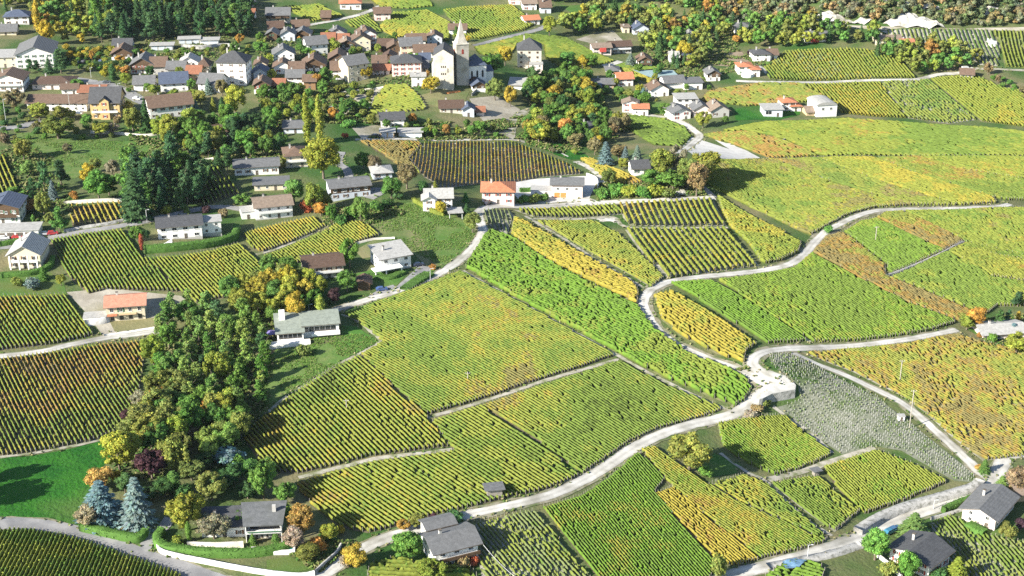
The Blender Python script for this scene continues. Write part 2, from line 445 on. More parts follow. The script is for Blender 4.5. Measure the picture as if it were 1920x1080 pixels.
patch('lawn', [(660, 515), (700, 505), (770, 505), (745, 535), (690, 545), (665, 540)], m_lawn)
patch('slope', [(745, 545), (790, 512), (815, 500), (838, 495), (800, 520), (760, 538)], m_lawn, 0.08)
patch('slope', [(665, 470), (700, 450), (740, 450), (760, 470), (720, 478), (680, 485)], m_dry, 0.07)
patch('yard', [(965, 340), (1010, 335), (1095, 330), (1122, 335), (1105, 372), (1040, 380), (980, 385), (965, 365)], m_conc, 0.05)
patch('yard', [(660, 240), (720, 232), (750, 240), (740, 262), (680, 262)], m_bare)
patch('lawn', [(800, 398), (850, 390), (868, 398), (845, 408), (805, 408)], m_lawn)
patch('lawn', [(1300, 875), (1340, 850), (1390, 872), (1380, 888), (1330, 895)], m_lawn)
patch('yard', [(1265, 245), (1300, 258), (1420, 298), (1360, 298), (1300, 292)], m_conc, 0.05)
patch('scree', [(1340, 262), (1355, 258), (1425, 296), (1400, 299)], m_conc, 0.05)
patch('lawn', [(1780, 975), (1830, 965), (1920, 1005), (1920, 1040), (1860, 1010)], m_lawn)
patch('lawn', [(1815, 618), (1850, 612), (1920, 640), (1920, 690), (1870, 655)], m_lawn)
patch('yard', [(0, 448), (80, 440), (90, 452), (70, 462), (0, 468)], m_asph, 0.1)
patch('lawn', [(280, 222), (340, 225), (400, 220), (400, 235), (330, 240), (285, 238)], m_lawn)

# ------------------------------------------------------------------ vineyards: a plot carries its soil and its rows
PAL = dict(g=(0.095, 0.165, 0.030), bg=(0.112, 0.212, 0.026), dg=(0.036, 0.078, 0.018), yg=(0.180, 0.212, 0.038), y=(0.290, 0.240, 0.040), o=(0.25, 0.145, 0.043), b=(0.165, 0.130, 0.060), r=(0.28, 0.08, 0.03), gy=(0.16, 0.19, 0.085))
SOIL = dict(brown=noise_mat('vineyard_soil', (0.10, 0.082, 0.052), (0.17, 0.142, 0.098), 0.5, c3=(0.07, 0.09, 0.032), scale2=0.12, bump=0.1),
            pale=noise_mat('stony_soil', (0.27, 0.255, 0.215), (0.38, 0.365, 0.32), 0.5, c3=(0.17, 0.175, 0.10), scale2=0.1, bump=0.1),
            stake=noise_mat('young_plot_soil', (0.125, 0.14, 0.09), (0.20, 0.205, 0.165), 0.5, c3=(0.075, 0.11, 0.04), scale2=0.09, bump=0.1),
            green=noise_mat('grassed_soil', (0.075, 0.12, 0.025), (0.15, 0.17, 0.05), 0.4, c3=(0.20, 0.19, 0.11), scale2=0.1, bump=0.1))
def clip_rows(A, d, nrm, spacing):
    """segments of parallel lines inside polygon A"""
    s = A @ nrm; t = A @ d
    out = []
    for k in np.arange(s.min() + spacing * 0.5, s.max(), spacing):
        hits = []
        for i in range(len(A)):
            j = (i + 1) % len(A)
            if (s[i] > k) != (s[j] > k):
                f = (k - s[i]) / (s[j] - s[i]); hits.append(t[i] + f * (t[j] - t[i]))
        hits.sort()
        for a, b in zip(hits[::2], hits[1::2]):
            if b - a > 2.5: out.append((k, a + RNG.uniform(0, .5), b - RNG.uniform(0, .5)))
    return out
def row_mesh(k, a, b, d, nrm, step, h, w, gap, cols, wts, bands, seed, cards, rag=.1):
    n = max(3, int((b - a) / step) + 1)
    t = np.linspace(a, b, n)
    base = np.outer(t, d) + k * nrm
    hv = h * (1 - rag + 2 * rag * RNG.random(n)); wv = w * (1 - 1.4 * rag + 2.8 * rag * RNG.random(n))
    dead = RNG.random(n) < gap * (0.3 + 1.4 * (vn(base[:, 0], base[:, 1], 9, seed) > 0.5))
    hv = np.where(dead, hv * 0.35, hv); wv = np.where(dead, wv * 0.35, wv)
    hv[[0, -1]] *= 0.8
    off = RNG.uniform(-.06, .06, n)
    z0 = hgt(base[:, 0], base[:, 1])
    prof = [(-0.45, 0.12), (-1.0, 0.58), (-0.45, 1.0), (0.45, 0.97), (1.0, 0.58), (0.45, 0.12)]
    ring = []
    for (q, zz) in prof:
        o2 = off + q * wv * (1 + RNG.uniform(-.14, .14, n))
        p = base + nrm * o2[:, None] + np.outer(RNG.uniform(-.1, .1, n) * step, d)
        ring.append(np.column_stack([p, z0 + zz * hv * (1 + RNG.uniform(-.08, .08, n))]))
    m = len(prof)
    Vv = np.stack(ring, 1).reshape(-1, 3)
    i = np.arange(n - 1)
    Ff = np.vstack([np.stack([i * m + q, i * m + q + 1, (i + 1) * m + q + 1, (i + 1) * m + q], 1) for q in range(m - 1)])
    e0 = np.array([[0, 1, 4, 5], [1, 2, 3, 4]]); Ff = np.vstack([Ff, e0, e0[:, ::-1] + (n - 1) * m])
    # colour of each vine: patches across the plot, bands, and every plant its own
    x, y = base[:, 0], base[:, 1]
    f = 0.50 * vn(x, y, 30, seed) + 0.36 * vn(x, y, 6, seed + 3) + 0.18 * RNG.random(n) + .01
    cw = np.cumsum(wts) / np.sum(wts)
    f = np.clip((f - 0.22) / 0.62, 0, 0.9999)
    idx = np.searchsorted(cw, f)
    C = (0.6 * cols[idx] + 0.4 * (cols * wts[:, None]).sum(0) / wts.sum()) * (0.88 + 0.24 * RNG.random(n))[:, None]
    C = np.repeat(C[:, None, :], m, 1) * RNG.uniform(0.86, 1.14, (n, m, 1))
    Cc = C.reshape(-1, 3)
    if cards:
        q = int(n * cards * step)
        if q:
            ci = RNG.integers(0, n, q)
            live = ~dead[ci]; ci = ci[live]; q = len(ci)
            c = np.column_stack([base[ci] + nrm * (off[ci] + RNG.uniform(-1.05, 1.05, q) * wv[ci])[:, None] + np.outer(RNG.uniform(-.5, .5, q) * step, d), z0[ci] + hv[ci] * RNG.uniform(.45, 1.16, q)])
            u1 = RNG.normal(size=(q, 3)); u1 /= np.linalg.norm(u1, axis=1)[:, None]
            u2 = np.cross(u1, RNG.normal(size=(q, 3))); u2 /= np.linalg.norm(u2, axis=1)[:, None]
            sz = RNG.uniform(.16, .34, q)[:, None] * (h / 1.7)
            K = np.stack([c - u1 * sz, c - u2 * sz * .8, c + u1 * sz, c + u2 * sz * .8], 1).reshape(-1, 3)
            base_i = len(Vv)
            Vv = np.vstack([Vv, K])
            Ff = np.vstack([Ff, base_i + np.arange(q * 4).reshape(q, 4)])
            Cc = np.vstack([Cc, np.repeat(cols[idx[ci]] * RNG.uniform(.8, 1.45, (q, 1)), 4, 0)])
    return Vv, Ff, Cc
m_wood = noise_mat('grey_timber', (0.20, 0.18, 0.15), (0.30, 0.28, 0.25), 3.0)
m_post = noise_mat('pale_stake', (0.34, 0.34, 0.32), (0.46, 0.46, 0.44), 2.0)
PLOTS = []
def plot(label, uvs, dirp, spacing, pal, h=1.7, w=0.42, gap=0.05, soil='brown', step=0.9, cards=1.6, rag=.10, solo=True, posts=True, lift=0.06):
    A = P(ext(uvs))[:, :2]
    dp = P(dirp)[:, :2]
    d = dp[1] - dp[0]; d /= np.linalg.norm(d); nrm = np.array([-d[1], d[0]])
    c = A.mean(0); cz = float(hgt(c[0], c[1]))
    root = link('vineyard', None, loc=(c[0], c[1], cz))
    tag(root, label, 'vineyard', 'vineyard plots')
    orig = np.array([c[0], c[1], cz])
    v, f = poly_sheet(A, lift)
    link('soil', mesh('soil', v - orig, f, SOIL[soil], smooth=True), root)
    cols = np.array([PAL[k] for k in pal[::2]]); wts = np.array(pal[1::2], float)
    seed = len(PLOTS) + 1.0
    segs = clip_rows(A, d, nrm, spacing)
    lens = [b - a for _, a, b in segs]
    order = np.argsort(lens)[::-1]
    keep = set(order[:290].tolist()) if solo else set()
    mass = []
    for i, (k, a, b) in enumerate(segs):
        Vv, Ff, Cc = row_mesh(k, a, b, d, nrm, step, h, w, gap, cols, wts, None, seed, cards, rag)
        if i in keep: link('vine_row', mesh('vine_row', Vv - orig, Ff, LEAF, Cc), root)
        else: mass.append((Vv - orig, Ff, Cc))
    if mass:
        offs = np.cumsum([0] + [len(q[0]) for q in mass[:-1]])
        Ff = np.vstack([q[1] + o for q, o in zip(mass, offs)])
        tag(link('vine_rows', mesh('vine_rows', np.vstack([q[0] for q in mass]), Ff, LEAF, np.vstack([q[2] for q in mass])), root), kind='stuff')
    if posts:
        e = []
        for (k, a, b) in segs:
            for tt in (a - .15, b + .15): e.append(tt * d + k * nrm)
        stakes(e, orig, root, h + .25, .05, m_wood, 'end_posts')
    PLOTS.append((label, root, px(orig)))
    return root
def stakes(pts, orig, root, hh, r, mat, name):
    e = np.array(pts); z = hgt(e[:, 0], e[:, 1]); q = len(e)
    a = np.array([(-1, -1), (1, -1), (1, 1), (-1, 1)]) * r
    Vv = np.zeros((q, 8, 3))
    Vv[:, :4, :2] = e[:, None, :] + a; Vv[:, 4:, :2] = e[:, None, :] + a
    Vv[:, :4, 2] = z[:, None] - .2; Vv[:, 4:, 2] = (z + hh * (0.9 + .2 * RNG.random(q)))[:, None]
    fb = np.array([[0, 1, 5, 4], [1, 2, 6, 5], [2, 3, 7, 6], [3, 0, 4, 7], [4, 5, 6, 7]])
    Ff = (fb[None] + (np.arange(q) * 8)[:, None, None]).reshape(-1, 4)
    return tag(link(name, mesh(name, Vv.reshape(-1, 3) - orig, Ff, mat), root), kind='stuff')

D1 = [(870, 515), (1360, 768)]
plot('broad vineyard of yellow-green rows in the middle, between the grey road and the cross path', [(645, 590), (700, 570), (770, 546), (820, 526), (862, 510), (960, 562), (1060, 617), (1150, 668), (1080, 692), (1000, 716), (900, 750), (800, 778), (760, 745), (697, 688), (676, 666), (718, 642), (690, 618)], D1, 1.12, ['dg', .9, 'g', 4.4, 'yg', 3.4, 'y', 1.1, 'o', 0.3, 'b', .9], h=1.25, w=0.25, gap=.018, rag=.06, cards=1.1, step=0.85)
plot('sloping vineyard of dark-gapped rows beside the lawn of the sage-roofed villa', [(674, 668), (695, 690), (758, 747), (798, 781), (842, 838), (760, 848), (700, 855), (620, 875), (560, 888), (500, 886), (458, 825), (480, 795), (540, 748), (600, 706)], [(612, 693), (776, 845)], 1.38, ['dg', .5, 'g', 3.0, 'yg', 4.4, 'y', 2.0, 'o', 0.8, 'b', .4], h=1.35, w=0.28, gap=.018, rag=.06, cards=1.1, step=0.8)
plot('vineyard of yellow-green rows right of the small grey timber hut', [(904, 762), (1000, 729), (1080, 704), (1160, 678), (1240, 722), (1358, 768), (1290, 790), (1230, 806), (1180, 830), (1130, 864), (1092, 890), (1010, 830)], D1, 1.14, ['dg', .5, 'g', 4.2, 'yg', 3.6, 'y', 1.2, 'o', .5, 'b', .5], h=1.25, w=0.25, gap=.018, rag=.06, cards=1.1, step=0.85)
plot('vineyard of dark-gapped rows behind the foreground chalet', [(808, 791), (898, 763), (1005, 832), (1087, 893), (1030, 917), (960, 932), (890, 950), (800, 970), (735, 990), (690, 1000), (640, 990), (590, 955), (552, 910), (620, 888), (700, 868), (760, 861), (852, 848)], [(700, 880), (850, 980)], 1.36, ['dg', .5, 'g', 3.6, 'yg', 4.4, 'y', 1.6, 'o', .6, 'b', .3], h=1.35, w=0.28, gap=.018, rag=.06, cards=1.1, step=0.8)
plot('long bright green vineyard strip between the grey road bend and the hairpin', [(915, 434), (960, 447), (1010, 482), (1100, 533), (1195, 577), (1228, 622), (1290, 664), (1390, 706), (1410, 728), (1398, 752), (1378, 762), (1340, 748), (1240, 707), (1160, 664), (1060, 610), (960, 555), (872, 502), (892, 470)],
     D1, 1.25, ['dg', 1.2, 'g', 3.4, 'bg', 4.2, 'yg', 2.6], h=1.8, w=.50, gap=.06, rag=.16, soil='green', step=.8, cards=2.4)
plot('golden yellow vineyard strip beside the bright green one', [(964, 408), (1000, 428), (1060, 462), (1130, 502), (1186, 534), (1197, 550), (1194, 572), (1110, 530), (1010, 479), (958, 440)], D1, 1.3, ['g', .8, 'yg', 2, 'y', 6, 'o', .8], h=1.8, w=.44, gap=.04, rag=.14, soil='green', step=.8, cards=2.2)
plot('triangular vineyard of fine rows beside the golden strip', [(1000, 415), (1110, 416), (1160, 440), (1200, 478), (1245, 522), (1222, 540), (1110, 475), (1030, 427)], [(1000, 412), (1215, 541)], 1.2, ['g', 2.5, 'yg', 4, 'y', 1.5, 'o', 1, 'b', .6], gap=.07, soil='pale', step=.8, w=0.28, h=1.3)
plot('vineyard of widely spaced twin rows on pale stony ground, lower terrace', [(1172, 431), (1270, 431), (1362, 430), (1424, 499), (1340, 510), (1252, 523), (1205, 478)], [(1262, 431), (1325, 512)], 2.45, ['g', 2.2, 'yg', 4, 'y', 2, 'o', .8], h=1.8, w=.55, gap=.06, soil='pale', step=.75)
plot('vineyard of widely spaced twin rows on pale stony ground, upper terrace', [(1163, 384), (1250, 379), (1338, 375), (1363, 424), (1268, 425), (1182, 424), (1168, 408)], [(1250, 380), (1272, 424)], 2.45, ['g', 2.2, 'yg', 4.5, 'y', 2, 'o', .4], h=1.8, w=.55, gap=.05, soil='pale', step=.75)
plot('small vineyard just below the pink house terrace', [(963, 394), (1080, 391), (1158, 385), (1166, 402), (1090, 408), (1000, 407)], [(1080, 392), (1095, 407)], 1.8, ['g', 4, 'yg', 4, 'y', 1.5], gap=.06, soil='pale')
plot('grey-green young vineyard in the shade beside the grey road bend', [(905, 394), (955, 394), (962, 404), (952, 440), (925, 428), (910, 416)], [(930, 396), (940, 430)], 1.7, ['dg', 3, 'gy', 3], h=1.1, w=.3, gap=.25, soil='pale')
plot('steep green vineyard strip above the white road, right of the twin rows', [(1346, 369), (1368, 383), (1430, 420), (1503, 457), (1497, 474), (1470, 488), (1430, 497), (1402, 457), (1368, 425), (1352, 392)], [(1350, 372), (1504, 456)], 1.35, ['g', 4, 'yg', 4, 'y', 1], w=.52, soil='green', cards=2.2)
DR = [(1540, 302), (1810, 382)]
RT = dict(soil='green', step=1.0, cards=1.4, w=.42, h=1.45, posts=True, rag=.12, gap=.025)
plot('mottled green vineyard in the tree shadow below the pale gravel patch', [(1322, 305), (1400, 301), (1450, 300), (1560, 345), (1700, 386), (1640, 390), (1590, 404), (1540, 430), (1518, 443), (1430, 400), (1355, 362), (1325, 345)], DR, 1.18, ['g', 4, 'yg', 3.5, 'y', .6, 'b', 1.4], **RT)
plot('pale reddish-green vineyard band sloping down to the white road', [(1452, 300), (1530, 298), (1640, 340), (1740, 372), (1795, 386), (1705, 386), (1562, 343)], DR, 1.18, ['g', 3, 'yg', 3, 'b', 2.2, 'o', .8], **RT)
plot('long yellow vineyard band above the white road', [(1532, 298), (1640, 297), (1720, 330), (1860, 372), (1868, 382), (1800, 386), (1745, 372), (1645, 340)], DR, 1.18, ['g', 1.4, 'yg', 4, 'y', 3.2], **RT)
plot('orange-flecked green vineyard band ending at the road corner', [(1643, 297), (1720, 295), (1800, 320), (1920, 362), (1920, 372), (1888, 376), (1862, 371), (1722, 329)], DR, 1.18, ['g', 3.5, 'yg', 3, 'o', 1.5, 'y', 1, 'b', .8], **RT)
plot('light green vineyard band at the picture edge above the road corner', [(1722, 295), (1820, 295), (1930, 297), (1930, 364), (1802, 319)], DR, 1.18, ['g', 3.4, 'yg', 4, 'y', 1, 'o', .6], **RT)
D2 = [(1545, 445), (1690, 520)]
plot('green vineyard with a golden patch above the white road at its lower edge', [(1345, 527), (1440, 514), (1490, 504), (1520, 478), (1600, 520), (1700, 570), (1795, 605), (1740, 622), (1680, 632), (1600, 641), (1525, 643), (1440, 590)], D2, 1.18, ['g', 4.2, 'bg', 1.5, 'yg', 3, 'y', 2.2], **RT)
plot('reddish-brown vineyard band running down from the lone roadside bush', [(1524, 474), (1548, 446), (1580, 437), (1660, 500), (1660, 520), (1760, 560), (1840, 595), (1800, 604), (1702, 570), (1602, 519)], D2, 1.18, ['g', 1.6, 'yg', 2.4, 'o', 2, 'b', 4.0], **RT)
plot('fresh green vineyard block beside the long grey terrace wall', [(1584, 436), (1612, 418), (1640, 412), (1720, 450), (1770, 472), (1700, 504), (1662, 517), (1664, 498)], D2, 1.18, ['g', 4, 'bg', 1.4, 'yg', 4, 'y', .5], **RT)
plot('orange-brown vineyard band above the long grey terrace wall', [(1643, 410), (1660, 400), (1690, 398), (1780, 440), (1806, 455), (1772, 470), (1722, 449)], D2, 1.18, ['g', 1.8, 'yg', 2.6, 'o', 2.2, 'b', 2.4], **RT)
plot('wide green vineyard below the far end of the white road', [(1694, 397), (1800, 396), (1930, 390), (1930, 512), (1860, 480), (1808, 455), (1782, 440)], D2, 1.18, ['g', 4.5, 'yg', 4, 'y', .6, 'b', .8], **RT)
plot('yellow-orange vineyard band slanting to the picture edge', [(1810, 457), (1930, 514), (1930, 552), (1860, 520), (1776, 473)], D2, 1.18, ['g', 1.8, 'yg', 4, 'y', 1.6, 'o', 1.4], **RT)
plot('lime green vineyard wedge above the orange roadside tree', [(1668, 521), (1705, 507), (1774, 474), (1860, 522), (1930, 554), (1930, 580), (1870, 575), (1845, 592), (1762, 558)], D2, 1.18, ['g', 3.6, 'yg', 4.6, 'y', 1.2, 'b', .6], **RT)
plot('narrow dark green vineyard strip with fine rows above the hairpin', [(1258, 532), (1332, 528), (1420, 580), (1513, 641), (1440, 645), (1350, 590)], [(1330, 528), (1514, 642)], 1.2, ['g', 4, 'bg', 4, 'yg', 1.5], w=0.36, soil='green', step=.8, gap=.02, h=1.4)
plot('golden-orange vineyard inside the hairpin road loop', [(1226, 556), (1256, 548), (1345, 600), (1420, 646), (1400, 660), (1394, 682), (1340, 662), (1275, 630), (1240, 600)], [(1245, 556), (1405, 655)], 1.45, ['g', 1.6, 'yg', 3, 'y', 4.4, 'o', 1.6], soil='green', w=.42, gap=.05, rag=.14, cards=2.2)
plot('orange-brown vineyard beyond the utility poles', [(1505, 662), (1600, 655), (1700, 646), (1790, 628), (1850, 645), (1930, 690), (1930, 838), (1870, 862), (1842, 864), (1785, 820), (1735, 774), (1690, 742), (1600, 698)], [(1540, 670), (1760, 803)], 1.12, ['g', 2.4, 'yg', 2.6, 'y', 1.0, 'o', .8, 'b', 3.2], gap=.12, rag=.12, w=0.28, soil='pale', step=.8, h=1.2)
plot('lime green vineyard with sharp dark rows left of the stake field', [(1345, 795), (1400, 786), (1440, 782), (1474, 779), (1560, 854), (1500, 881), (1452, 892), (1398, 868), (1355, 838)], [(1440, 790), (1545, 866)], 0.95, ['g', 2.4, 'bg', 1.5, 'yg', 5, 'y', 1], w=0.26, gap=.02, soil='green', step=.7, cards=2, h=1.3, rag=.07)
plot('lime green square vineyard above the stone bank', [(1542, 878), (1590, 862), (1642, 846), (1710, 872), (1778, 905), (1700, 938), (1622, 964), (1575, 922)], [(1545, 885), (1620, 958)], 0.95, ['g', 2, 'bg', 1, 'yg', 6, 'y', 1.8], w=0.26, gap=.02, soil='brown', step=.7, cards=2, h=1.3, rag=.07)
plot('patchy green vineyard square beside the tiny grey hut', [(1447, 908), (1490, 900), (1532, 896), (1612, 960), (1565, 998), (1505, 955)], [(1450, 910), (1563, 998)], 0.95, ['g', 3.4, 'yg', 4.6, 'y', 1.4], gap=.1, soil='pale', step=.7, w=0.25, h=1.25)
plot('large dark green vineyard below the white road in the foreground', [(1018, 954), (1090, 932), (1140, 900), (1197, 848), (1246, 903), (1226, 926), (1343, 1060), (1330, 1090), (1125, 1090)], [(1017, 953), (1118, 1080)], 0.92, ['g', 6, 'bg', 2.5, 'yg', 1.5, 'y', .3], gap=.02, step=.65, soil='brown', cards=2, w=0.24, h=1.2, rag=.07)
plot('bright golden vineyard strip in the foreground', [(1228, 928), (1262, 916), (1340, 985), (1424, 1050), (1385, 1062), (1348, 1058)], [(1236, 925), (1392, 1060)], 0.92, ['g', .7, 'yg', 2, 'y', 6, 'o', .8], w=0.26, step=.65, cards=2, soil='brown', h=1.2, rag=.07)
plot('orange-tinged green vineyard right of the golden strip', [(1202, 843), (1226, 840), (1310, 900), (1395, 950), (1480, 985), (1545, 1018), (1500, 1032), (1427, 1049), (1342, 984), (1250, 904)], [(1240, 880), (1470, 1036)], 0.92, ['g', 3, 'bg', 1, 'yg', 3.4, 'y', 2.6, 'o', 1.6], gap=.02, step=.65, cards=2, soil='brown', w=0.26, h=1.2, rag=.07)
plot('sparse green vineyard wedge below the round olive tree', [(1332, 908), (1394, 893), (1436, 908), (1552, 1012), (1546, 1017), (1480, 982), (1398, 947)], [(1360, 905), (1540, 1010)], 1.0, ['g', 4, 'yg', 4, 'y', .8], gap=.15, step=.65, soil='pale', w=0.25, h=1.2)
plot('grey-green vineyard in the foreground beside the chalet shadow', [(885, 985), (1003, 958), (1110, 1090), (905, 1090)], [(930, 985), (1010, 1075)], 1.2, ['g', 3, 'gy', 3, 'yg', 3.4, 'dg', 1], gap=.22, step=.65, soil='pale', w=0.25, h=1.2)
plot('speckled vineyard between the two grey-roofed villas in the corner', [(1740, 985), (1780, 966), (1850, 1005), (1930, 1050), (1930, 1090), (1800, 1090), (1775, 1035)], [(1790, 975), (1880, 1080)], 1.2, ['g', 2.4, 'gy', 2, 'yg', 5, 'y', 1], gap=.2, step=.65, soil='pale', w=0.25, h=1.2)
plot('scrap of vineyard under blue netting at the lower edge', [(1425, 1090), (1470, 1058), (1530, 1056), (1548, 1075), (1540, 1090)], [(1450, 1070), (1500, 1085)], 1.6, ['g', 4, 'bg', 2, 'yg', 2], step=.65)
plot('vine rows among the garden of the foreground chalet', [(690, 1060), (740, 1050), (800, 1055), (880, 1066), (900, 1090), (690, 1090)], [(700, 1072), (800, 1075)], 1.7, ['g', 3, 'yg', 5, 'y', 1], step=.65, gap=.1)
plot('foreground vineyard of tall dark rows below the grey road', [(-20, 1004), (45, 995), (85, 1000), (150, 1013), (210, 1033), (300, 1064), (370, 1092), (-20, 1095)], [(125, 1003), (98, 1062)], 1.08, ['g', 2.4, 'yg', 5.0, 'y', 1.6], h=1.5, w=0.25, gap=.02, rag=.06, step=.5, cards=3)
plot('red-flecked vineyard on the flank left of the wood', [(-20, 686), (80, 665), (180, 648), (276, 639), (268, 690), (260, 740), (244, 785), (214, 814), (170, 828), (100, 842), (30, 853), (-20, 856)], [(60, 700), (132, 832)], 1.3, ['g', 3, 'yg', 2.6, 'y', 1.4, 'o', 2, 'b', 2.4], w=0.25, gap=.12, soil='brown', step=.75, h=1.3)
plot('vineyard left of the tile-roofed villa above the lane', [(-20, 563), (60, 557), (124, 555), (150, 592), (178, 628), (100, 646), (-20, 672)], [(124, 556), (178, 629)], 1.35, ['dg', 1, 'g', 4, 'yg', 3.4, 'y', 1.4, 'o', .5], w=0.28, gap=.04, step=.7, soil='brown', h=1.4)
plot('vineyard left below the white hedged villa', [(92, 452), (150, 441), (226, 433), (262, 474), (272, 486), (340, 548), (260, 545), (200, 543), (165, 552), (126, 517)], [(190, 440), (255, 535)], 1.35, ['dg', .8, 'g', 4, 'yg', 3.8, 'y', 1.5, 'o', .4], w=0.29, gap=.04, step=.7, h=1.4)
plot('vineyard below the long hedge of the white villa', [(276, 487), (340, 482), (400, 472), (450, 458), (480, 490), (508, 520), (490, 545), (440, 556), (400, 562), (378, 576), (343, 550)], [(300, 486), (372, 566)], 1.35, ['dg', .5, 'g', 3.4, 'yg', 4, 'y', 1.8, 'o', .9], w=0.29, gap=.04, step=.7, h=1.4)
plot('golden vineyard strip below the brown-roofed white house', [(455, 440), (480, 432), (540, 418), (588, 408), (611, 426), (545, 455), (490, 474), (470, 465)], [(500, 430), (530, 462)], 1.3, ['g', 1.6, 'yg', 3.6, 'y', 4, 'o', 1], gap=.05, step=.75, w=0.28, h=1.3)
plot('golden vineyard strip wrapping below the grassy slope', [(494, 482), (545, 462), (612, 432), (640, 416), (678, 418), (715, 442), (670, 455), (640, 478), (580, 487), (530, 502), (510, 498)], [(600, 442), (640, 475)], 1.25, ['g', 1.8, 'yg', 4, 'y', 3.4, 'o', 1.2], gap=.05, step=.75, w=0.28, h=1.3)
plot('tiny terraced vineyard beside the tall dark pine', [(130, 388), (228, 382), (238, 414), (205, 418), (136, 426)], [(190, 386), (206, 418)], 2.0, ['g', 1.5, 'yg', 2.4, 'y', 3.4, 'o', 1], w=.32, gap=.06, step=.75)
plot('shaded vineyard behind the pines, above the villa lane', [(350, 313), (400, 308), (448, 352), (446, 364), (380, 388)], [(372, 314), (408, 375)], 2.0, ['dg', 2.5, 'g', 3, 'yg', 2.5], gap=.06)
plot('vineyard sliver at the picture edge beside the rough meadow', [(-15, 293), (8, 294), (24, 330), (36, 362), (10, 376), (-15, 378)], [(5, 298), (30, 355)], 1.9, ['g', 2, 'yg', 3, 'y', 2.5, 'o', .7], w=.36)
plot('fan-shaped vineyard of orange upright rows below the church hill', [(795, 268), (870, 267), (960, 267), (1000, 283), (1060, 307), (1092, 326), (1012, 333), (972, 341), (900, 345), (832, 355), (795, 332), (770, 300)], [(880, 275), (879, 340)], 1.65, ['g', 1.8, 'yg', 2.6, 'y', 2, 'o', 2.6, 'b', .8], w=0.3, gap=.06, soil='pale', step=.8, h=1.4)
plot('dark slanting rows left of the orange fan-shaped vineyard', [(676, 266), (730, 265), (792, 268), (768, 300), (790, 328), (760, 318), (720, 292)], [(700, 270), (765, 308)], 1.4, ['g', 2, 'yg', 2, 'o', 1.4, 'b', 2.4], w=0.28, gap=.1, h=1.4)
plot('yellow vineyard wedge beside the small house with blue spruces', [(1088, 299), (1110, 301), (1160, 322), (1204, 345), (1162, 348), (1128, 331)], [(1092, 299), (1200, 345)], 1.5, ['g', .8, 'yg', 2.4, 'y', 4.5, 'o', 1.6], w=.5, soil='green')
FAR = dict(solo=False, step=1.2, cards=1.0, w=.5, h=1.45, posts=False, soil='green')
plot('striped vineyard on the slope just below the old stone house', [(722, 162), (762, 161), (790, 186), (800, 206), (742, 214), (692, 214), (702, 186)], [(700, 188), (780, 211)], 1.9, ['g', 2.4, 'yg', 5, 'y', 1.4], gap=.05, step=.9, w=.42, soil='green')
plot('vineyard beside the dark chalet at the top of the village', [(530, 14), (600, 9), (620, 22), (644, 30), (582, 42), (548, 24)], [(560, 15), (610, 35)], 1.9, ['g', 3, 'yg', 4, 'y', 1.5], **FAR)
plot('vineyard behind the orange-roofed house at the top edge', [(685, -8), (800, -8), (812, 12), (765, 17), (712, 14)], [(720, -2), (790, 12)], 1.9, ['g', 3.5, 'yg', 4, 'y', 1], **FAR)
plot('steep green and yellow vineyard above the village roofs', [(712, 50), (738, 24), (800, 20), (845, 44), (842, 78), (800, 77), (745, 73), (718, 60)], [(740, 25), (838, 75)], 1.8, ['g', 3, 'yg', 4, 'y', 2.6], **FAR)
plot('narrow striped vineyard left of the pink house on the slope', [(645, 42), (690, 28), (708, 48), (716, 60), (690, 58), (660, 52)], [(670, 33), (700, 57)], 2.2, ['g', 2.5, 'yg', 4, 'y', 2], **FAR)
plot('green vineyard slope behind the church spire', [(852, 46), (830, 20), (880, 14), (960, 10), (1008, 44), (980, 58), (900, 74), (850, 70)], [(890, 15), (955, 65)], 1.8, ['g', 4, 'yg', 4, 'y', 1.2], **FAR)
plot('terraced vineyard behind the square pale tower house', [(888, 90), (930, 80), (985, 66), (1060, 72), (1095, 90), (1150, 115), (1130, 121), (1060, 132), (1022, 110), (1018, 84), (970, 82), (960, 100), (900, 104)], [(980, 76), (1080, 90)], 2.2, ['dg', 1.2, 'g', 3.4, 'yg', 3.6, 'y', 1.8], **FAR)
plot('flat green vineyard below the far orange roofs', [(1432, 128), (1470, 97), (1540, 93), (1600, 92), (1680, 101), (1716, 147), (1600, 150), (1500, 151), (1442, 149)], [(1600, 95), (1640, 148)], 1.9, ['g', 3, 'yg', 5, 'y', 1, 'gy', 1], **FAR)
plot('brownish vineyard beside the round white house', [(1330, 170), (1420, 158), (1500, 158), (1560, 190), (1470, 195), (1400, 200), (1312, 192)], [(1400, 165), (1480, 190)], 1.8, ['g', 2, 'yg', 2, 'o', 1.4, 'b', 3.4], **FAR)
plot('green and yellow striped vineyard behind the white barrel-roofed building', [(1505, 159), (1600, 156), (1650, 155), (1700, 222), (1640, 219), (1575, 213), (1560, 190)], [(1600, 157), (1658, 219)], 1.9, ['g', 3, 'yg', 4, 'y', 2.6], **FAR)
plot('pale stony vineyard below the far road', [(1653, 155), (1720, 152), (1740, 150), (1830, 225), (1780, 232), (1703, 222)], [(1680, 157), (1760, 228)], 2.0, ['g', 2, 'yg', 3, 'gy', 3.4], gap=.2, **{**FAR, 'soil': 'pale'})
plot('green vineyard in front of the small far hut', [(1744, 149), (1800, 142), (1830, 142), (1880, 166), (1930, 195), (1930, 262), (1840, 228)], [(1760, 150), (1860, 230)], 1.9, ['g', 3, 'yg', 5, 'y', 1.6], **FAR)
plot('broad green vineyard right of the forked lane', [(1345, 248), (1430, 231), (1580, 224), (1700, 232), (1840, 240), (1930, 268), (1930, 291), (1640, 292), (1540, 294), (1470, 262), (1400, 246)], [(1500, 245), (1700, 290)], 1.7, ['g', 4, 'yg', 4.4, 'y', .7, 'o', .4], **FAR)
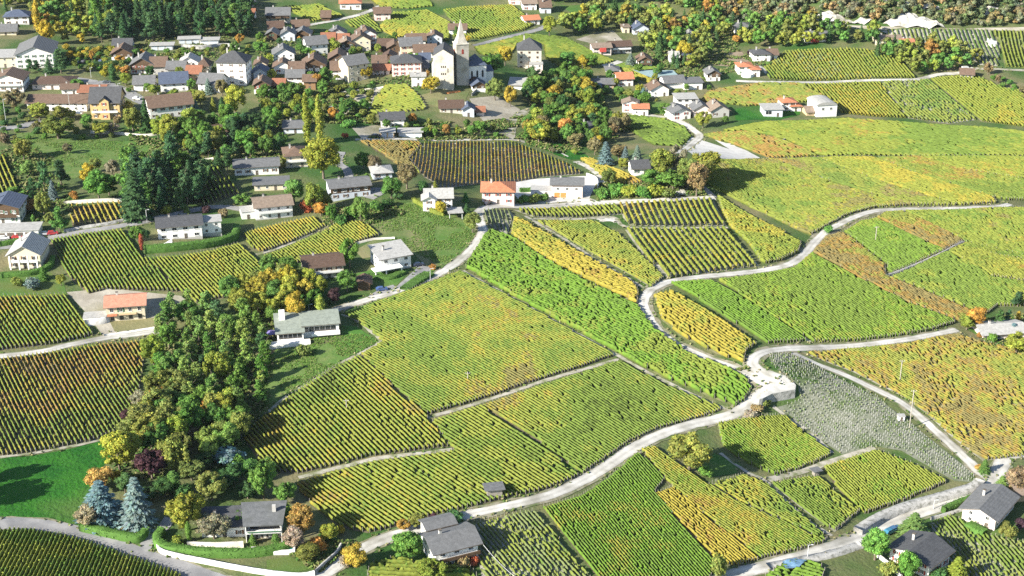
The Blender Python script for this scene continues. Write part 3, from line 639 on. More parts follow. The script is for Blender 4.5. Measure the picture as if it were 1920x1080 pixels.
plot('orange-brown vineyard wedge at the forked lane', [(1318, 255), (1342, 250), (1400, 248), (1468, 264), (1536, 294), (1440, 297), (1372, 272)], [(1370, 255), (1470, 293)], 1.7, ['g', 1.2, 'yg', 2.4, 'o', 3, 'b', 3], **FAR)
plot('far ruled vineyard below the white cliffs', [(1652, 58), (1760, 56), (1858, 57), (1876, 88), (1870, 124), (1838, 122), (1800, 92), (1690, 76)], [(1760, 58), (1772, 92)], 2.6, ['dg', 2, 'g', 3, 'gy', 3, 'yg', 1], **{**FAR, 'soil': 'pale', 'w': .42})
plot('far pale green vineyard at the picture edge', [(1862, 58), (1930, 56), (1930, 128), (1884, 126), (1878, 90)], [(1890, 60), (1905, 120)], 2.2, ['g', 2.4, 'yg', 5, 'gy', 2], **FAR)
plot('hummocky vineyard inside the bend of the forked lane', [(1122, 226), (1180, 217), (1240, 224), (1284, 240), (1296, 258), (1276, 276), (1225, 272), (1180, 245)], [(1140, 226), (1270, 268)], 1.7, ['dg', 1, 'g', 4, 'yg', 3, 'y', 1], **FAR)
plot('yellow vine terrace beside the blue netting', [(1160, 132), (1180, 128), (1225, 150), (1220, 158), (1195, 148)], [(1165, 132), (1218, 155)], 1.6, ['g', 1, 'yg', 4, 'y', 4], **FAR)
plot('green vine terrace above the blue netting', [(1150, 126), (1175, 118), (1230, 128), (1255, 136), (1190, 136)], [(1160, 122), (1240, 134)], 1.8, ['g', 4, 'yg', 4], **FAR)

# young vineyard: only stakes and seedlings on pale ground
A = P([(1440, 664), (1480, 664), (1560, 703), (1640, 742), (1700, 788), (1756, 832), (1824, 886), (1832, 905), (1790, 902), (1690, 845), (1645, 838), (1578, 852), (1482, 780), (1452, 765), (1500, 750), (1496, 722), (1450, 700)])[:, :2]
dp = P([(1500, 690), (1548, 760)])[:, :2]; d = dp[1] - dp[0]; d /= np.linalg.norm(d); nrm = np.array([-d[1], d[0]])
c = A.mean(0); orig = np.array([c[0], c[1], float(hgt(*c))])
root = tag(link('vineyard', None, loc=orig), 'young vineyard of pale stakes on grey ground below the hairpin', 'vineyard', 'vineyard plots')
v, f = poly_sheet(A, 0.06)
link('soil', mesh('soil', v - orig, f, SOIL['stake'], smooth=True), root)
pts = []
for (k, a, b) in clip_rows(A, d, nrm, 1.45):
    for t in np.arange(a, b, 1.1):
        if RNG.random() < .92: pts.append(t * d + k * nrm + RNG.uniform(-.10, .10, 2))
stakes(pts, orig, root, 1.0, .042, m_post, 'stakes')
Vs, Fs, Cs = [], [], []
for p in pts:
    if RNG.random() < 0.45 + .5 * (vn(p[0], p[1], 14, 5) > 0.42):
        for _ in range(4):
            cc = np.array([p[0], p[1], float(hgt(*p)) + RNG.uniform(.15, .7)]) + np.array([*(d * RNG.uniform(-.5, .5) + RNG.uniform(-.12, .12, 2)), 0])
            u1 = RNG.normal(size=3) * .17; u2 = RNG.normal(size=3) * .15
            Fs.append([len(Vs) + q for q in range(4)]); Vs += [cc - u1, cc - u2, cc + u1, cc + u2]
            Cs += [np.array(PAL['g' if RNG.random() < .5 else 'gy'])] * 4
tag(link('seedlings', mesh('seedlings', np.array(Vs) - orig, np.array(Fs), LEAF, np.array(Cs)), root), kind='stuff')
PLOTS.append(('young vineyard', root, px(orig)))
# ------------------------------------------------------------------ buildings
def plaster(c):
    k = 'plaster_%d_%d_%d' % tuple(int(x * 100) for x in c)
    return noise_mat(k, tuple(x * .94 for x in c), c, 0.8, rough=.92, bump=0.012, c3=tuple(x * .91 for x in c), scale2=0.25, bscale=4)
WALLC = dict(white=(0.76, 0.75, 0.72), cream=(0.60, 0.53, 0.40), pink=(0.66, 0.56, 0.52), yellow=(0.52, 0.38, 0.18), grey=(0.42, 0.41, 0.39), stone=(0.50, 0.475, 0.41), ochre=(0.48, 0.36, 0.22), blue=(0.52, 0.56, 0.62), dark=(0.10, 0.075, 0.055))
ROOFC = dict(brown=(0.130, 0.088, 0.064), dbrown=(0.088, 0.057, 0.042), grey=(0.125, 0.127, 0.130), dgrey=(0.068, 0.070, 0.075), orange=(0.40, 0.16, 0.085), rust=(0.24, 0.105, 0.062), sage=(0.215, 0.24, 0.205), pale=(0.33, 0.325, 0.31), blue=(0.070, 0.088, 0.130), tan=(0.20, 0.155, 0.12), tile=(0.42, 0.20, 0.135))
def roofmat(k):
    """courses of tile: fine ridges along the slope plus weathering"""
    name = 'roof_' + k
    if name in MATS: return MATS[name]
    c = ROOFC[k]
    m, t, b = nt(name)
    L = t.links.new
    geo = N(t, 'ShaderNodeNewGeometry')
    n1 = N(t, 'ShaderNodeTexNoise', i_Scale=0.9, i_Detail=7.0); L(geo.outputs['Position'], n1.inputs['Vector'])
    n2 = N(t, 'ShaderNodeTexNoise', i_Scale=4.5, i_Detail=2.0); L(geo.outputs['Position'], n2.inputs['Vector'])
    ad = N(t, 'ShaderNodeMath', operation='ADD'); L(n1.outputs['Fac'], ad.inputs[0]); L(n2.outputs['Fac'], ad.inputs[1])
    r = N(t, 'ShaderNodeMapRange'); r.inputs[1].default_value = .75; r.inputs[2].default_value = 1.25
    L(ad.outputs[0], r.inputs[0])
    mx = N(t, 'ShaderNodeMix', data_type='RGBA'); mx.inputs[6].default_value = (*[x * .78 for x in c], 1); mx.inputs[7].default_value = (*[min(x * 1.22, .9) for x in c], 1)
    L(r.outputs[0], mx.inputs[0]); L(mx.outputs[2], b.inputs['Base Color'])
    b.inputs['Roughness'].default_value = .75
    wv = N(t, 'ShaderNodeTexWave', i_Scale=1.1, i_Distortion=0.6); wv.bands_direction = 'Z'
    L(geo.outputs['Position'], wv.inputs['Vector'])
    bp = N(t, 'ShaderNodeBump', i_Strength=.5, i_Distance=.04); L(wv.outputs['Fac'], bp.inputs['Height']); L(bp.outputs['Normal'], b.inputs['Normal'])
    MATS[name] = m
    return m
m_dwood = noise_mat('dark_larch', (0.075, 0.048, 0.030), (0.13, 0.085, 0.052), 2.5, bump=.01)
m_lwood = noise_mat('brown_boards', (0.22, 0.13, 0.07), (0.30, 0.19, 0.10), 2.5, bump=.01)
m_rshut = noise_mat('red_shutter_paint', (0.26, 0.05, 0.04), (0.32, 0.07, 0.05), 2.0)
m_gshut = noise_mat('green_shutter_paint', (0.05, 0.12, 0.07), (0.07, 0.15, 0.09), 2.0)
m_bshut = noise_mat('brown_shutter_paint', (0.13, 0.075, 0.045), (0.17, 0.10, 0.06), 2.0)
m_frame = noise_mat('white_frame_paint', (0.66, 0.66, 0.64), (0.72, 0.72, 0.70), 2.0, rough=.6)
m_dframe = noise_mat('dark_frame_paint', (0.10, 0.085, 0.07), (0.13, 0.11, 0.09), 2.0, rough=.6)
m_glass, _t, _b = nt('window_glass')
_b.inputs['Base Color'].default_value = (0.025, 0.03, 0.036, 1); _b.inputs['Roughness'].default_value = .08; _b.inputs['Specular IOR Level'].default_value = .6
m_water, _t, _b = nt('pool_water')
_b.inputs['Base Color'].default_value = (0.10, 0.42, 0.55, 1); _b.inputs['Roughness'].default_value = .05; _b.inputs['Specular IOR Level'].default_value = .5
m_red = noise_mat('red_awning', (0.42, 0.06, 0.05), (0.50, 0.09, 0.07), 1.5)
m_owood = noise_mat('orange_panel', (0.50, 0.19, 0.06), (0.58, 0.24, 0.08), 1.5)

BOXF = [(0, 3, 2, 1), (4, 5, 6, 7), (0, 1, 5, 4), (1, 2, 6, 5), (2, 3, 7, 6), (3, 0, 4, 7)]
def bxv(x0, y0, z0, x1, y1, z1):
    return [(x0, y0, z0), (x1, y0, z0), (x1, y1, z0), (x0, y1, z0), (x0, y0, z1), (x1, y0, z1), (x1, y1, z1), (x0, y1, z1)]
def multi(boxes):
    V, F = [], []
    for b in boxes:
        k = len(V); V += bxv(*b); F += [tuple(i + k for i in f) for f in BOXF]
    return V, F
MC = {}
def boxmesh(name, dims, mat):
    k = (name, tuple(round(d, 2) for d in dims), mat.name)
    if k not in MC: MC[k] = mesh(name, bxv(*dims), BOXF, mat)
    return MC[k]
def box(name, dims, mat, parent):
    return link(name, mesh(name, bxv(*dims), BOXF, mat), parent)
def frame_mesh(w, h, mat):
    k = ('win', round(w, 1), round(h, 1), mat.name)
    if k not in MC:
        t = .09
        MC[k] = mesh('window', *multi([(-w / 2, -.07, 0, -w / 2 + t, .02, h), (w / 2 - t, -.07, 0, w / 2, .02, h), (-w / 2 + t, -.07, 0, w / 2 - t, .02, t), (-w / 2 + t, -.07, h - t, w / 2 - t, .02, h),
                                       (-.03, -.06, t, .03, .02, h - t), (-w / 2 - .08, -.16, -.09, w / 2 + .08, .02, -.001)]), mat)
    return MC[k]
def window(root, x, y, z, w, h, ang, fm=None, shut=None):
    """a window standing on a wall: frame with sill, pane inside it, shutters beside it; ang turns its face"""
    o = link('window', frame_mesh(w, h, fm or m_frame), root, (x, y, z))
    o.rotation_euler = (0, 0, ang)
    link('pane', boxmesh('pane', (-w / 2 + .05, -.02, .05, w / 2 - .05, .03, h - .05), m_glass), o)
    if shut:
        sw = w * .5
        for s in (-1, 1):
            link('shutter', boxmesh('shutter', (-sw / 2, -.09, 0, sw / 2, -.005, h), shut), o, (s * (w / 2 + sw / 2 + .02), 0, 0))
    return o
def door(root, x, y, z, w, h, ang, mat=None):
    o = link('door', boxmesh('door', (-w / 2, -.06, 0, w / 2, .03, h), mat or m_dframe), root, (x, y, z))
    o.rotation_euler = (0, 0, ang)
    link('handle', boxmesh('handle', (w / 2 - .2, -.12, h * .45, w / 2 - .1, -.06, h * .55), m_frame), o)
    return o
def roof_verts(kind, W, D, h, pitch, o, t=.2):
    """closed roof slab over a W x D plan with eaves o"""
    tp = math.tan(R(pitch))
    if kind in ('gx', 'gy'):
        S, Ln = (D, W) if kind == 'gx' else (W, D)
        apex = h + tp * S / 2
        prof = [(-o, h - o * tp + .02), (S / 2, apex + .02), (S + o, h - o * tp + .02), (S + o, h - o * tp + .02 + t), (S / 2, apex + .02 + t), (-o, h - o * tp + .02 + t)]
        V = []
        for e in (-o, Ln + o):
            for (s, z) in prof: V.append((e, s, z) if kind == 'gx' else (s, e, z))
        F = [(0, 1, 4, 5), (1, 2, 3, 4), (6, 11, 10, 7), (7, 10, 9, 8), (5, 4, 10, 11), (4, 3, 9, 10), (0, 6, 7, 1), (1, 7, 8, 2), (0, 5, 11, 6), (2, 8, 9, 3)]
        return V, F, apex
    if kind == 'hip':
        S = min(W, D); rz = h + tp * (S / 2 + o)
        x0, x1, y0, y1 = -o, W + o, -o, D + o
        if W >= D: r = [(D / 2, D / 2, rz), (W - D / 2, D / 2, rz)]
        else: r = [(W / 2, W / 2, rz), (W / 2, D - W / 2, rz)]
        if abs(W - D) < .3: r = [(W / 2 - .05, D / 2, rz), (W / 2 + .05, D / 2, rz)]
        V = [(x0, y0, h - .1), (x1, y0, h - .1), (x1, y1, h - .1), (x0, y1, h - .1), (x0, y0, h + .1), (x1, y0, h + .1), (x1, y1, h + .1), (x0, y1, h + .1)] + r
        F = [(0, 3, 2, 1), (0, 1, 5, 4), (1, 2, 6, 5), (2, 3, 7, 6), (3, 0, 4, 7)]
        if W >= D or abs(W - D) < .3: F += [(4, 5, 9, 8), (5, 6, 9), (6, 7, 8, 9), (7, 4, 8)]
        else: F += [(4, 5, 8), (5, 6, 9, 8), (6, 7, 9), (7, 4, 8, 9)]
        return V, F, rz
    if kind in ('flat', 'shed', 'shedb'):
        r0 = 0 if kind == 'flat' else (tp * (D + 2 * o) if kind == 'shed' else 0)
        rb = tp * (D + 2 * o) if kind == 'shedb' else 0
        z0 = h + .02
        V = [(-o, -o, z0 + rb), (W + o, -o, z0 + rb), (W + o, D + o, z0 + r0), (-o, D + o, z0 + r0), (-o, -o, z0 + t + rb), (W + o, -o, z0 + t + rb), (W + o, D + o, z0 + t + r0), (-o, D + o, z0 + t + r0)]
        return V, BOXF, h + max(r0, rb)
def volume(root, x0, y0, W, D, h, roof='gx', rc='brown', wall='white', pitch=24, o=.8, base=-3.5, fl=None, win='fr', shut='auto', fm=None, ww=1.1, wh=1.25, chim=1, wood=False, balcony=None, dr=True, ws=3.5):
    """one body of a house: walls, roof, chimney, windows, door, balcony, at a local corner"""
    if shut == 'auto': shut = random.choice([None, None, m_bshut, m_gshut, m_rshut, m_bshut]) if roof != 'flat' and ww <= 1.2 else None
    if wall in ('white', 'cream') and h > 4.2 and win and base < -2:   # plain plinth course
        link('plinth', mesh('plinth', bxv(x0 - .04, y0 - .04, -3.4, x0 + W + .04, y0 + D + .04, .45), BOXF[1:], plaster(WALLC['grey'])), root)
    wm = plaster(WALLC[wall]) if wall in WALLC else wall
    tp = math.tan(R(pitch))
    if roof == 'gx':
        V = [(0, 0, base), (W, 0, base), (W, D, base), (0, D, base), (0, 0, h), (W, 0, h), (W, D, h), (0, D, h), (0, D / 2, h + tp * D / 2), (W, D / 2, h + tp * D / 2)]
        Fw = [(0, 1, 5, 4), (1, 2, 6, 9, 5), (2, 3, 7, 6), (3, 0, 4, 8, 7)]
    elif roof == 'gy':
        V = [(0, 0, base), (W, 0, base), (W, D, base), (0, D, base), (0, 0, h), (W, 0, h), (W, D, h), (0, D, h), (W / 2, 0, h + tp * W / 2), (W / 2, D, h + tp * W / 2)]
        Fw = [(0, 1, 5, 8, 4), (1, 2, 6, 5), (2, 3, 7, 9, 6), (3, 0, 4, 7)]
    elif roof == 'shed':
        r0 = tp * (D + o); V = bxv(0, 0, base, W, D, h)[:4] + [(0, 0, h), (W, 0, h), (W, D, h + r0), (0, D, h + r0)]; Fw = BOXF[2:]
    elif roof == 'shedb':
        r0 = tp * (D + o); V = bxv(0, 0, base, W, D, h)[:4] + [(0, 0, h + r0), (W, 0, h + r0), (W, D, h), (0, D, h)]; Fw = BOXF[2:]
    else:
        V = bxv(0, 0, base, W, D, h); Fw = BOXF[1:]
    link('wall', mesh('wall', [(a + x0, b + y0, c) for a, b, c in V], Fw, wm), root)
    RV, RF, top = roof_verts(roof, W, D, h, pitch, o)
    ro = link('roof', mesh('roof', [(a + x0, b + y0, c) for a, b, c in RV], RF, roofmat(rc)), root)
    for k in range(chim):
        cx = x0 + W * (.28 if k == 0 else .72); cy = y0 + D * .55
        link('chimney', boxmesh('chimney', (-.35, -.35, -1.6, .35, .35, 1.1), plaster(WALLC['grey'])), ro, (cx, cy, top + .05))
        link('chimney_cap', boxmesh('chimney_cap', (-.45, -.45, 1.15, .45, .45, 1.27), m_dframe), ro, (cx, cy, top + .05))
    if roof in ('gx', 'shed', 'hip', 'gy') and o >= .5:   # rain gutters along the eaves
        zg = h - o * tp + .02 if roof in ('gx', 'gy') else h - .06
        if roof == 'gy': gb = [(x0 - o - .14, y0 - o, zg, x0 - o - .005, y0 + D + o, zg + .14), (x0 + W + o + .005, y0 - o, zg, x0 + W + o + .14, y0 + D + o, zg + .14)]
        else: gb = [(x0 - o, y0 - o - .14, zg, x0 + W + o, y0 - o - .005, zg + .14)]
        link('gutter', mesh('gutter', *multi(gb), m_dframe), ro)
    nf = fl or max(1, int(round(h / 2.75)))
    fh = h / nf
    def facade(n_axis, length, f):
        k = max(1, int(length / ws))
        for i in range(k):
            for j in range(nf):
                s = length * (i + .5) / k; z = j * fh + fh * .32
                if n_axis == 'f':
                    if dr and j == 0 and i == k // 2 and f: door(root, x0 + s, y0, 0.02, 1.1, min(2.1, fh * .85), 0); continue
                    window(root, x0 + s, y0, z, ww, min(wh, fh * .6), 0, fm, shut)
                elif n_axis == 'r': window(root, x0 + W, y0 + s, z, ww, min(wh, fh * .6), math.pi / 2, fm, shut)
                else: window(root, x0, y0 + s, z, ww, min(wh, fh * .6), -math.pi / 2, fm, shut)
    if 'f' in win: facade('f', W, True)
    if 'r' in win: facade('r', D, False)
    if 'l' in win: facade('l', D, False)
    if wood:   # boarded upper front
        zt = h * .52
        if roof == 'gy': VV = [(.0, -.05, zt), (W, -.05, zt), (W, -.05, h), (W / 2, -.05, h + tp * W / 2 - .03), (0, -.05, h), (0, -.006, zt), (W, -.006, zt), (W, -.006, h), (W / 2, -.006, h + tp * W / 2 - .03), (0, -.006, h)]; FF = [(0, 1, 2, 3, 4), (0, 5, 6, 1), (1, 6, 7, 2), (4, 9, 5, 0)]
        else: VV = bxv(0, -.05, zt, W, -.006, h - .02); FF = BOXF
        link('cladding', mesh('cladding', [(a + x0, b + y0, c) for a, b, c in VV], FF, m_dwood), root)
        for i in range(max(1, int(W / 3))):
            window(root, x0 + W * (i + .5) / max(1, int(W / 3)), y0 - .05, h * .62, 1.0, min(1.1, h * .22), 0)
    if balcony:
        bz = balcony if balcony > 0 else h * .45
        bal = link('balcony', mesh('balcony', *multi([(x0 + W * .06, y0 - 1.3, bz - .15, x0 + W * .94, y0 - .01, bz), (x0 + W * .06, y0 - 1.35, bz + .1, x0 + W * .94, y0 - 1.28, bz + .95)]), m_dwood if wood else m_frame), root)
        for i in range(3):
            link('baluster', boxmesh('baluster', (-.05, -.05, -.15, .05, .05, 1.0), m_dwood if wood else m_frame), bal, (x0 + W * (.07 + .43 * i), y0 - 1.22, bz))
    return ro
HOUSES = []      # (short phrase, pixel) landmarks for naming the trees around them
FOOT = []        # footprints, to keep trees out of walls
def house(uL, uR, v, rot, depth, floors, roof, rc, wall, label, lm=None, name='house', cat='house', fh=2.75, **kw):
    """front wall from pixel column uL to uR, standing on the ground at pixel row v, turned rot degrees"""
    um = (uL + uR) / 2
    p = P([(um, v)])[0]
    s = mpp(p)
    W = (uR - uL) * s / max(.5, math.cos(R(rot)))
    c, sn = math.cos(R(rot)), math.sin(R(rot))
    x = p[0] - c * W / 2; y = p[1] - sn * W / 2
    corners = np.array([(x + c * a - sn * b, y + sn * a + c * b) for a in (0, W) for b in (0, depth)])
    z = float(np.mean(hgt(corners[:2, 0], corners[:2, 1]))) * .0 + float(min(hgt(p[0], p[1]) + .0, 1e9))
    root = link(name, None, loc=(x, y, z))
    root.rotation_euler = (0, 0, R(rot))
    tag(root, label, cat)
    if floors: volume(root, 0, 0, W, depth, floors * fh, roof, rc, wall, **kw)
    q = px((p[0], p[1], z + 2))
    if lm: HOUSES.append((lm, q))
    ce = corners.mean(0)
    FOOT.append((ce[0], ce[1], .5 * math.hypot(W, depth)))
    return root, W, depth
G = 'houses of the village'
def H(*a, **k):
    if a[2] < 262 and 'fh' not in k: k['fh'] = 2.3
    if a[2] < 262 and a[6] in ('gx', 'gy') and 'pitch' not in k: k['pitch'] = 30
    r = house(*a, **k)
    r[0]['group'] = G
    return r
# --- lower-left of the village and the big buildings
H(10, 54, 46, 8, 11, 2, 'hip', 'blue', 'white', 'white house with blue-grey hipped roof among trees at the upper left edge', 'the blue-roofed house', pitch=26)
H(-8, 30, 66, 8, 10, 1, 'gx', 'grey', 'cream', 'low cream house with plain grey roof below the blue-roofed house', None)
H(34, 100, 128, 10, 24, 3.3, 'gy', 'grey', 'white', 'big white school-like block with gabled front and rows of windows', 'the big white gabled block', win='fl', pitch=22, name='school_building', cat='building', chim=0)
H(-12, 33, 127, 5, 16, 2.4, 'flat', 'pale', 'cream', 'cream flat-roofed block beside the big white gabled block', None, name='apartment_block', cat='building', chim=0)
H(-14, 44, 172, 4, 14, 2.6, 'gy', 'brown', 'white', 'large white chalet with blue balconies at the left edge', 'the large white chalet', pitch=20, balcony=3.4)
H(62, 135, 168, 3, 13, 1.3, 'hip', 'dbrown', 'pink', 'long low pinkish house with dark hipped roof', None, pitch=18)
H(117, 146, 178, 8, 8, 1.4, 'gx', 'brown', 'white', 'small white house with brown roof beside the village road', None, pitch=20)
H(148, 196, 181, 4, 12, 1.0, 'gx', 'rust', 'white', 'low house with orange-brown tiled roof behind the yellow house', None, pitch=18)
H(52, 163, 208, 0, 12, 1.8, 'gx', 'brown', 'white', 'very long white building with brown roof beside the yellow house', 'the long white building', pitch=22, name='apartment_building', cat='building', chim=0)
yh, W, D = H(172, 226, 223, 3, 14, 2.7, 'gx', 'dgrey', 'yellow', 'ochre yellow villa with grey roof, front gable and balcony', 'the ochre villa', pitch=38, fh=3.1, win='frl', dr=True, balcony=3.5)
volume(yh, W * .34, -1.2, W * .32, 3, 9.2, 'gy', 'dgrey', 'yellow', pitch=36, o=.5, chim=0, win='f', dr=False)
H(286, 360, 220, 22, 13, 2.6, 'gx', 'brown', 'white', 'tall white farmhouse with brown roof above the shady garden', 'the tall white farmhouse', win='fl', shut=m_bshut)
H(252, 289, 171, 5, 10, 1.7, 'gx', 'grey', 'white', 'white cottage with a single red-shuttered window and grey roof', None, ww=1.4, shut=m_rshut, ws=6)
H(303, 352, 172, 12, 15, 2.0, 'gx', 'blue', 'white', 'white barn-like house with long blue-grey roof', None, pitch=26)
H(246, 290, 139, 3, 13, 2.2, 'gy', 'grey', 'white', 'broad white chalet with dark timber gable and grey roof', 'the chalet with the dark gable', wood=True, balcony=2.9)
H(283, 312, 140, 5, 12, 2.0, 'gx', 'brown', 'grey', 'brown-roofed grey house right of the dark-gabled chalet', None)
H(314, 347, 142, 3, 10, 1.6, 'gx', 'grey', 'white', 'white terraced house with grey roof and small windows', None)
H(338, 372, 131, 4, 9, 1.8, 'gy', 'pale', 'white', 'white house with pale roof and blue gable', None)
H(350, 376, 152, 0, 10, 1.8, 'gx', 'rust', 'ochre', 'narrow house with orange roofs left of the white tower block', None)
H(373, 392, 140, 0, 8, 2.0, 'hip', 'dbrown', 'cream', 'small house with steep brown pyramid roof', None, pitch=46)
H(372, 414, 174, -8, 12, 2.2, 'gx', 'grey', 'white', 'white house with wide grey roof below the tower block', None)
H(409, 463, 160, -4, 13, 5.2, 'hip', 'dgrey', 'white', 'tall white tower block with five floors and dark hipped roof', 'the white tower block', pitch=32, name='tower_house', cat='tower', shut=m_bshut, ww=.9, wh=1.1, ws=4.2, dr=False)
H(210, 248, 113, 5, 11, 1.6, 'gy', 'brown', 'white', 'brown-roofed house with dark gable below the pine wood', None, wood=True)
H(212, 246, 95, 3, 10, 1.2, 'gx', 'dgrey', 'grey', 'shaded house with dark roof tucked under the pines', None)
def garage(uL, uR, v, rot, label, doors=3, wall='grey'):
    r, W, D = H(uL, uR, v, rot, 6, 1.15, 'flat', 'pale', wall, label, None, name='garage', cat='garage', win='', chim=0)
    for i in range(doors): door(r, W * (i + .5) / doors, 0, .02, W / doors * .75, 2.4, 0, plaster(WALLC['blue']))
garage(284, 324, 94, 6, 'row of grey garages under a red hedge by the pine wood', 3)
garage(376, 409, 84, 4, 'white double garage beside the pine wood', 2, 'white')
garage(336, 374, 82, 8, 'grey lock-up garages set into the bank', 3)
H(357, 426, 260, 14, 11, 1.3, 'gx', 'dbrown', 'white', 'long low villa with dark brown roof and skylight', 'the dark-roofed long villa', pitch=14)
H(207, 234, 11, 3, 9, 1.8, 'gx', 'pale', 'white', 'white house at the top edge behind the pine wood', None)
H(296, 316, 12, 0, 9, 1.8, 'flat', 'dgrey', 'blue', 'dark flat-roofed house at the top edge', None)
H(338, 361, 12, 2, 8, 1.2, 'flat', 'pale', 'white', 'white flat-roofed house at the top edge', None)
H(424, 448, 12, 8, 10, 1.8, 'gy', 'grey', 'white', 'white gabled house at the top edge above the pines', None)
H(450, 474, 12, -5, 9, 1.8, 'gx', 'brown', 'pink', 'pink-white house at the top edge right of the white gabled one', None)
H(460, 477, 42, 0, 8, 2.2, 'gx', 'rust', 'white', 'small house with red roof at the right end of the pine wood', None)
# --- the old core around the church
H(500, 543, 42, 3, 11, 2.0, 'gx', 'grey', 'cream', 'dark timber chalet with grey roof beside the top vineyard', 'the dark timber chalet', wood=True, balcony=2.8)
H(603, 619, 39, 3, 5, .9, 'shed', 'brown', m_dwood, 'tiny brown shed by the upper road', None, name='shed', cat='shed', win='', chim=0)
H(638, 677, 18, 6, 11, 1.7, 'hip', 'orange', 'white', 'white villa with bright orange hipped roof at the top', 'the orange-roofed villa on top', pitch=20)
H(703, 732, 39, 8, 9, 2.1, 'gx', 'brown', 'pink', 'pinkish house with brown roof alone in the vineyard', 'the pinkish house', win='fl')
H(842, 874, 66, 0, 8, 1.6, 'gx', 'brown', 'white', 'white house with brown roof half hidden by the church spire', None)
OLD = [ # uL,uR,v,rot,depth,floors,roof,roofcol,wall,label
 (505, 532, 66, 12, 9, 2.0, 'gx', 'dbrown', m_dwood, 'dark brown barn at the shady upper left of the old core'),
 (551, 580, 63, 14, 9, 2.0, 'gx', 'brown', 'white', 'white house with brown roof at the top of the old core'),
 (500, 520, 77, 0, 8, 1.8, 'gy', 'grey', m_dwood, 'small dark barn with grey roof in the shade'),
 (526, 553, 77, 5, 8, 1.7, 'gy', 'grey', 'blue', 'pale blue gabled house with grey roof'),
 (552, 582, 73, 2, 9, 1.2, 'gy', 'grey', m_dwood, 'low barn with wide grey roof and dark gable'),
 (578, 614, 103, 20, 11, 2.7, 'gx', 'grey', 'white', 'tall white house with slate-grey roof and windowless gable'),
 (604, 628, 82, 5, 8, 1.4, 'gx', 'rust', m_dwood, 'low brown house with red roof'),
 (617, 648, 74, 4, 8, 1.6, 'gy', 'grey', 'grey', 'grey gabled house behind the red roofs'),
 (627, 653, 84, 0, 8, 1.4, 'gx', 'rust', 'ochre', 'ochre house with rusty roof in the upper core'),
 (638, 665, 96, 8, 9, 1.8, 'gy', 'tan', 'pink', 'pinkish house with tan roof and timber gable'),
 (660, 695, 95, 6, 11, 2.6, 'gy', 'brown', 'cream', 'cream house with brown half-hipped roof and curved gable'),
 (672, 706, 89, 12, 11, 3.2, 'gy', 'brown', 'white', 'tall white three-storey house with brown roof'),
 (514, 552, 117, 10, 11, 2.0, 'gy', 'grey', 'white', 'white house with grey roof and four blue windows'),
 (708, 734, 98, -4, 10, 1.6, 'gx', 'dbrown', m_dwood, 'dark timber barn left of the round-gabled house'),
 (728, 752, 104, 5, 10, 2.0, 'gy', 'brown', m_dwood, 'tall dark timber barn with open front'),
 (752, 792, 104, 12, 11, 2.5, 'gx', 'grey', 'cream', 'cream house with rounded gable and blue-grey roof'),
 (764, 798, 88, 6, 9, 1.8, 'gx', 'brown', 'white', 'white house with brown roof at the vineyard edge'),
 (801, 829, 84, 3, 9, 1.8, 'gy', 'brown', 'blue', 'pale blue gabled house at the vineyard edge'),
 (778, 818, 109, 8, 10, 1.6, 'gx', 'brown', 'white', 'white house with broad brown roof and skylights'),
 (514, 548, 139, 6, 9, 1.7, 'gy', 'brown', 'white', 'cream-fronted house with arched windows left of the long chalet'),
 (543, 570, 142, 3, 9, 1.7, 'gx', 'brown', 'white', 'white wing with dark windows and brown roof'),
 (568, 610, 134, 5, 12, 1.6, 'gy', 'brown', 'white', 'wide chalet with brown roof and blue-white gable'),
 (617, 651, 122, 4, 11, 1.6, 'gy', 'brown', m_dwood, 'dark timber barn with wide brown roof'),
 (622, 654, 146, 6, 11, 1.9, 'gx', 'brown', 'white', 'white house with broad brown roof beside the car park'),
 (655, 690, 152, 30, 12, 4.0, 'gx', 'grey', 'cream', 'tall narrow cream house with windowless lit gable'),
 (736, 790, 142, 6, 13, 3.0, 'hip', 'dgrey', 'pink', 'large pink mansion with dark hipped roof and red shutters'),
 (788, 806, 128, 4, 9, 2.0, 'gx', 'blue', 'blue', 'shaded blue-grey house right of the pink mansion'),
 (699, 724, 129, 3, 9, 1.6, 'gx', 'brown', 'white', 'small white house with brown roof left of the pink mansion'),
 (718, 740, 118, -2, 8, 1.5, 'gy', 'dbrown', m_dwood, 'dark barn squeezed behind the pink mansion'),
 (538, 570, 162, 3, 9, 2.2, 'gx', 'grey', 'white', 'white house with grey roof and flat gravel terrace'),
 (570, 592, 168, 2, 8, 2.0, 'gx', 'brown', m_lwood, 'old timber granary on white base'),
 (478, 500, 134, 5, 9, 1.7, 'gy', 'brown', 'cream', 'cream gabled house at the shady left end of the core'),
 (476, 501, 150, 4, 9, 1.8, 'gy', 'blue', 'blue', 'bluish house with dark roof in the shade'),
 (477, 506, 177, 4, 10, 2.2, 'gy', 'brown', 'white', 'white and timber chalet left of the rusty barn'),
 (512, 533, 170, 0, 8, 1.3, 'gx', 'rust', m_dwood, 'rusty-roofed barn deep in shade'),
 (772, 797, 163, 3, 7, 2.4, 'flat', 'pale', 'white', 'roofless white ruin beside the yellow bush'),
 (776, 802, 136, 0, 9, 1.2, 'gx', 'grey', 'grey', 'grey-roofed house left of the old stone house'),
 (699, 730, 140, -4, 7, 1.2, 'gx', 'rust', 'pink', 'low house with red roof behind autumn trees'),
]
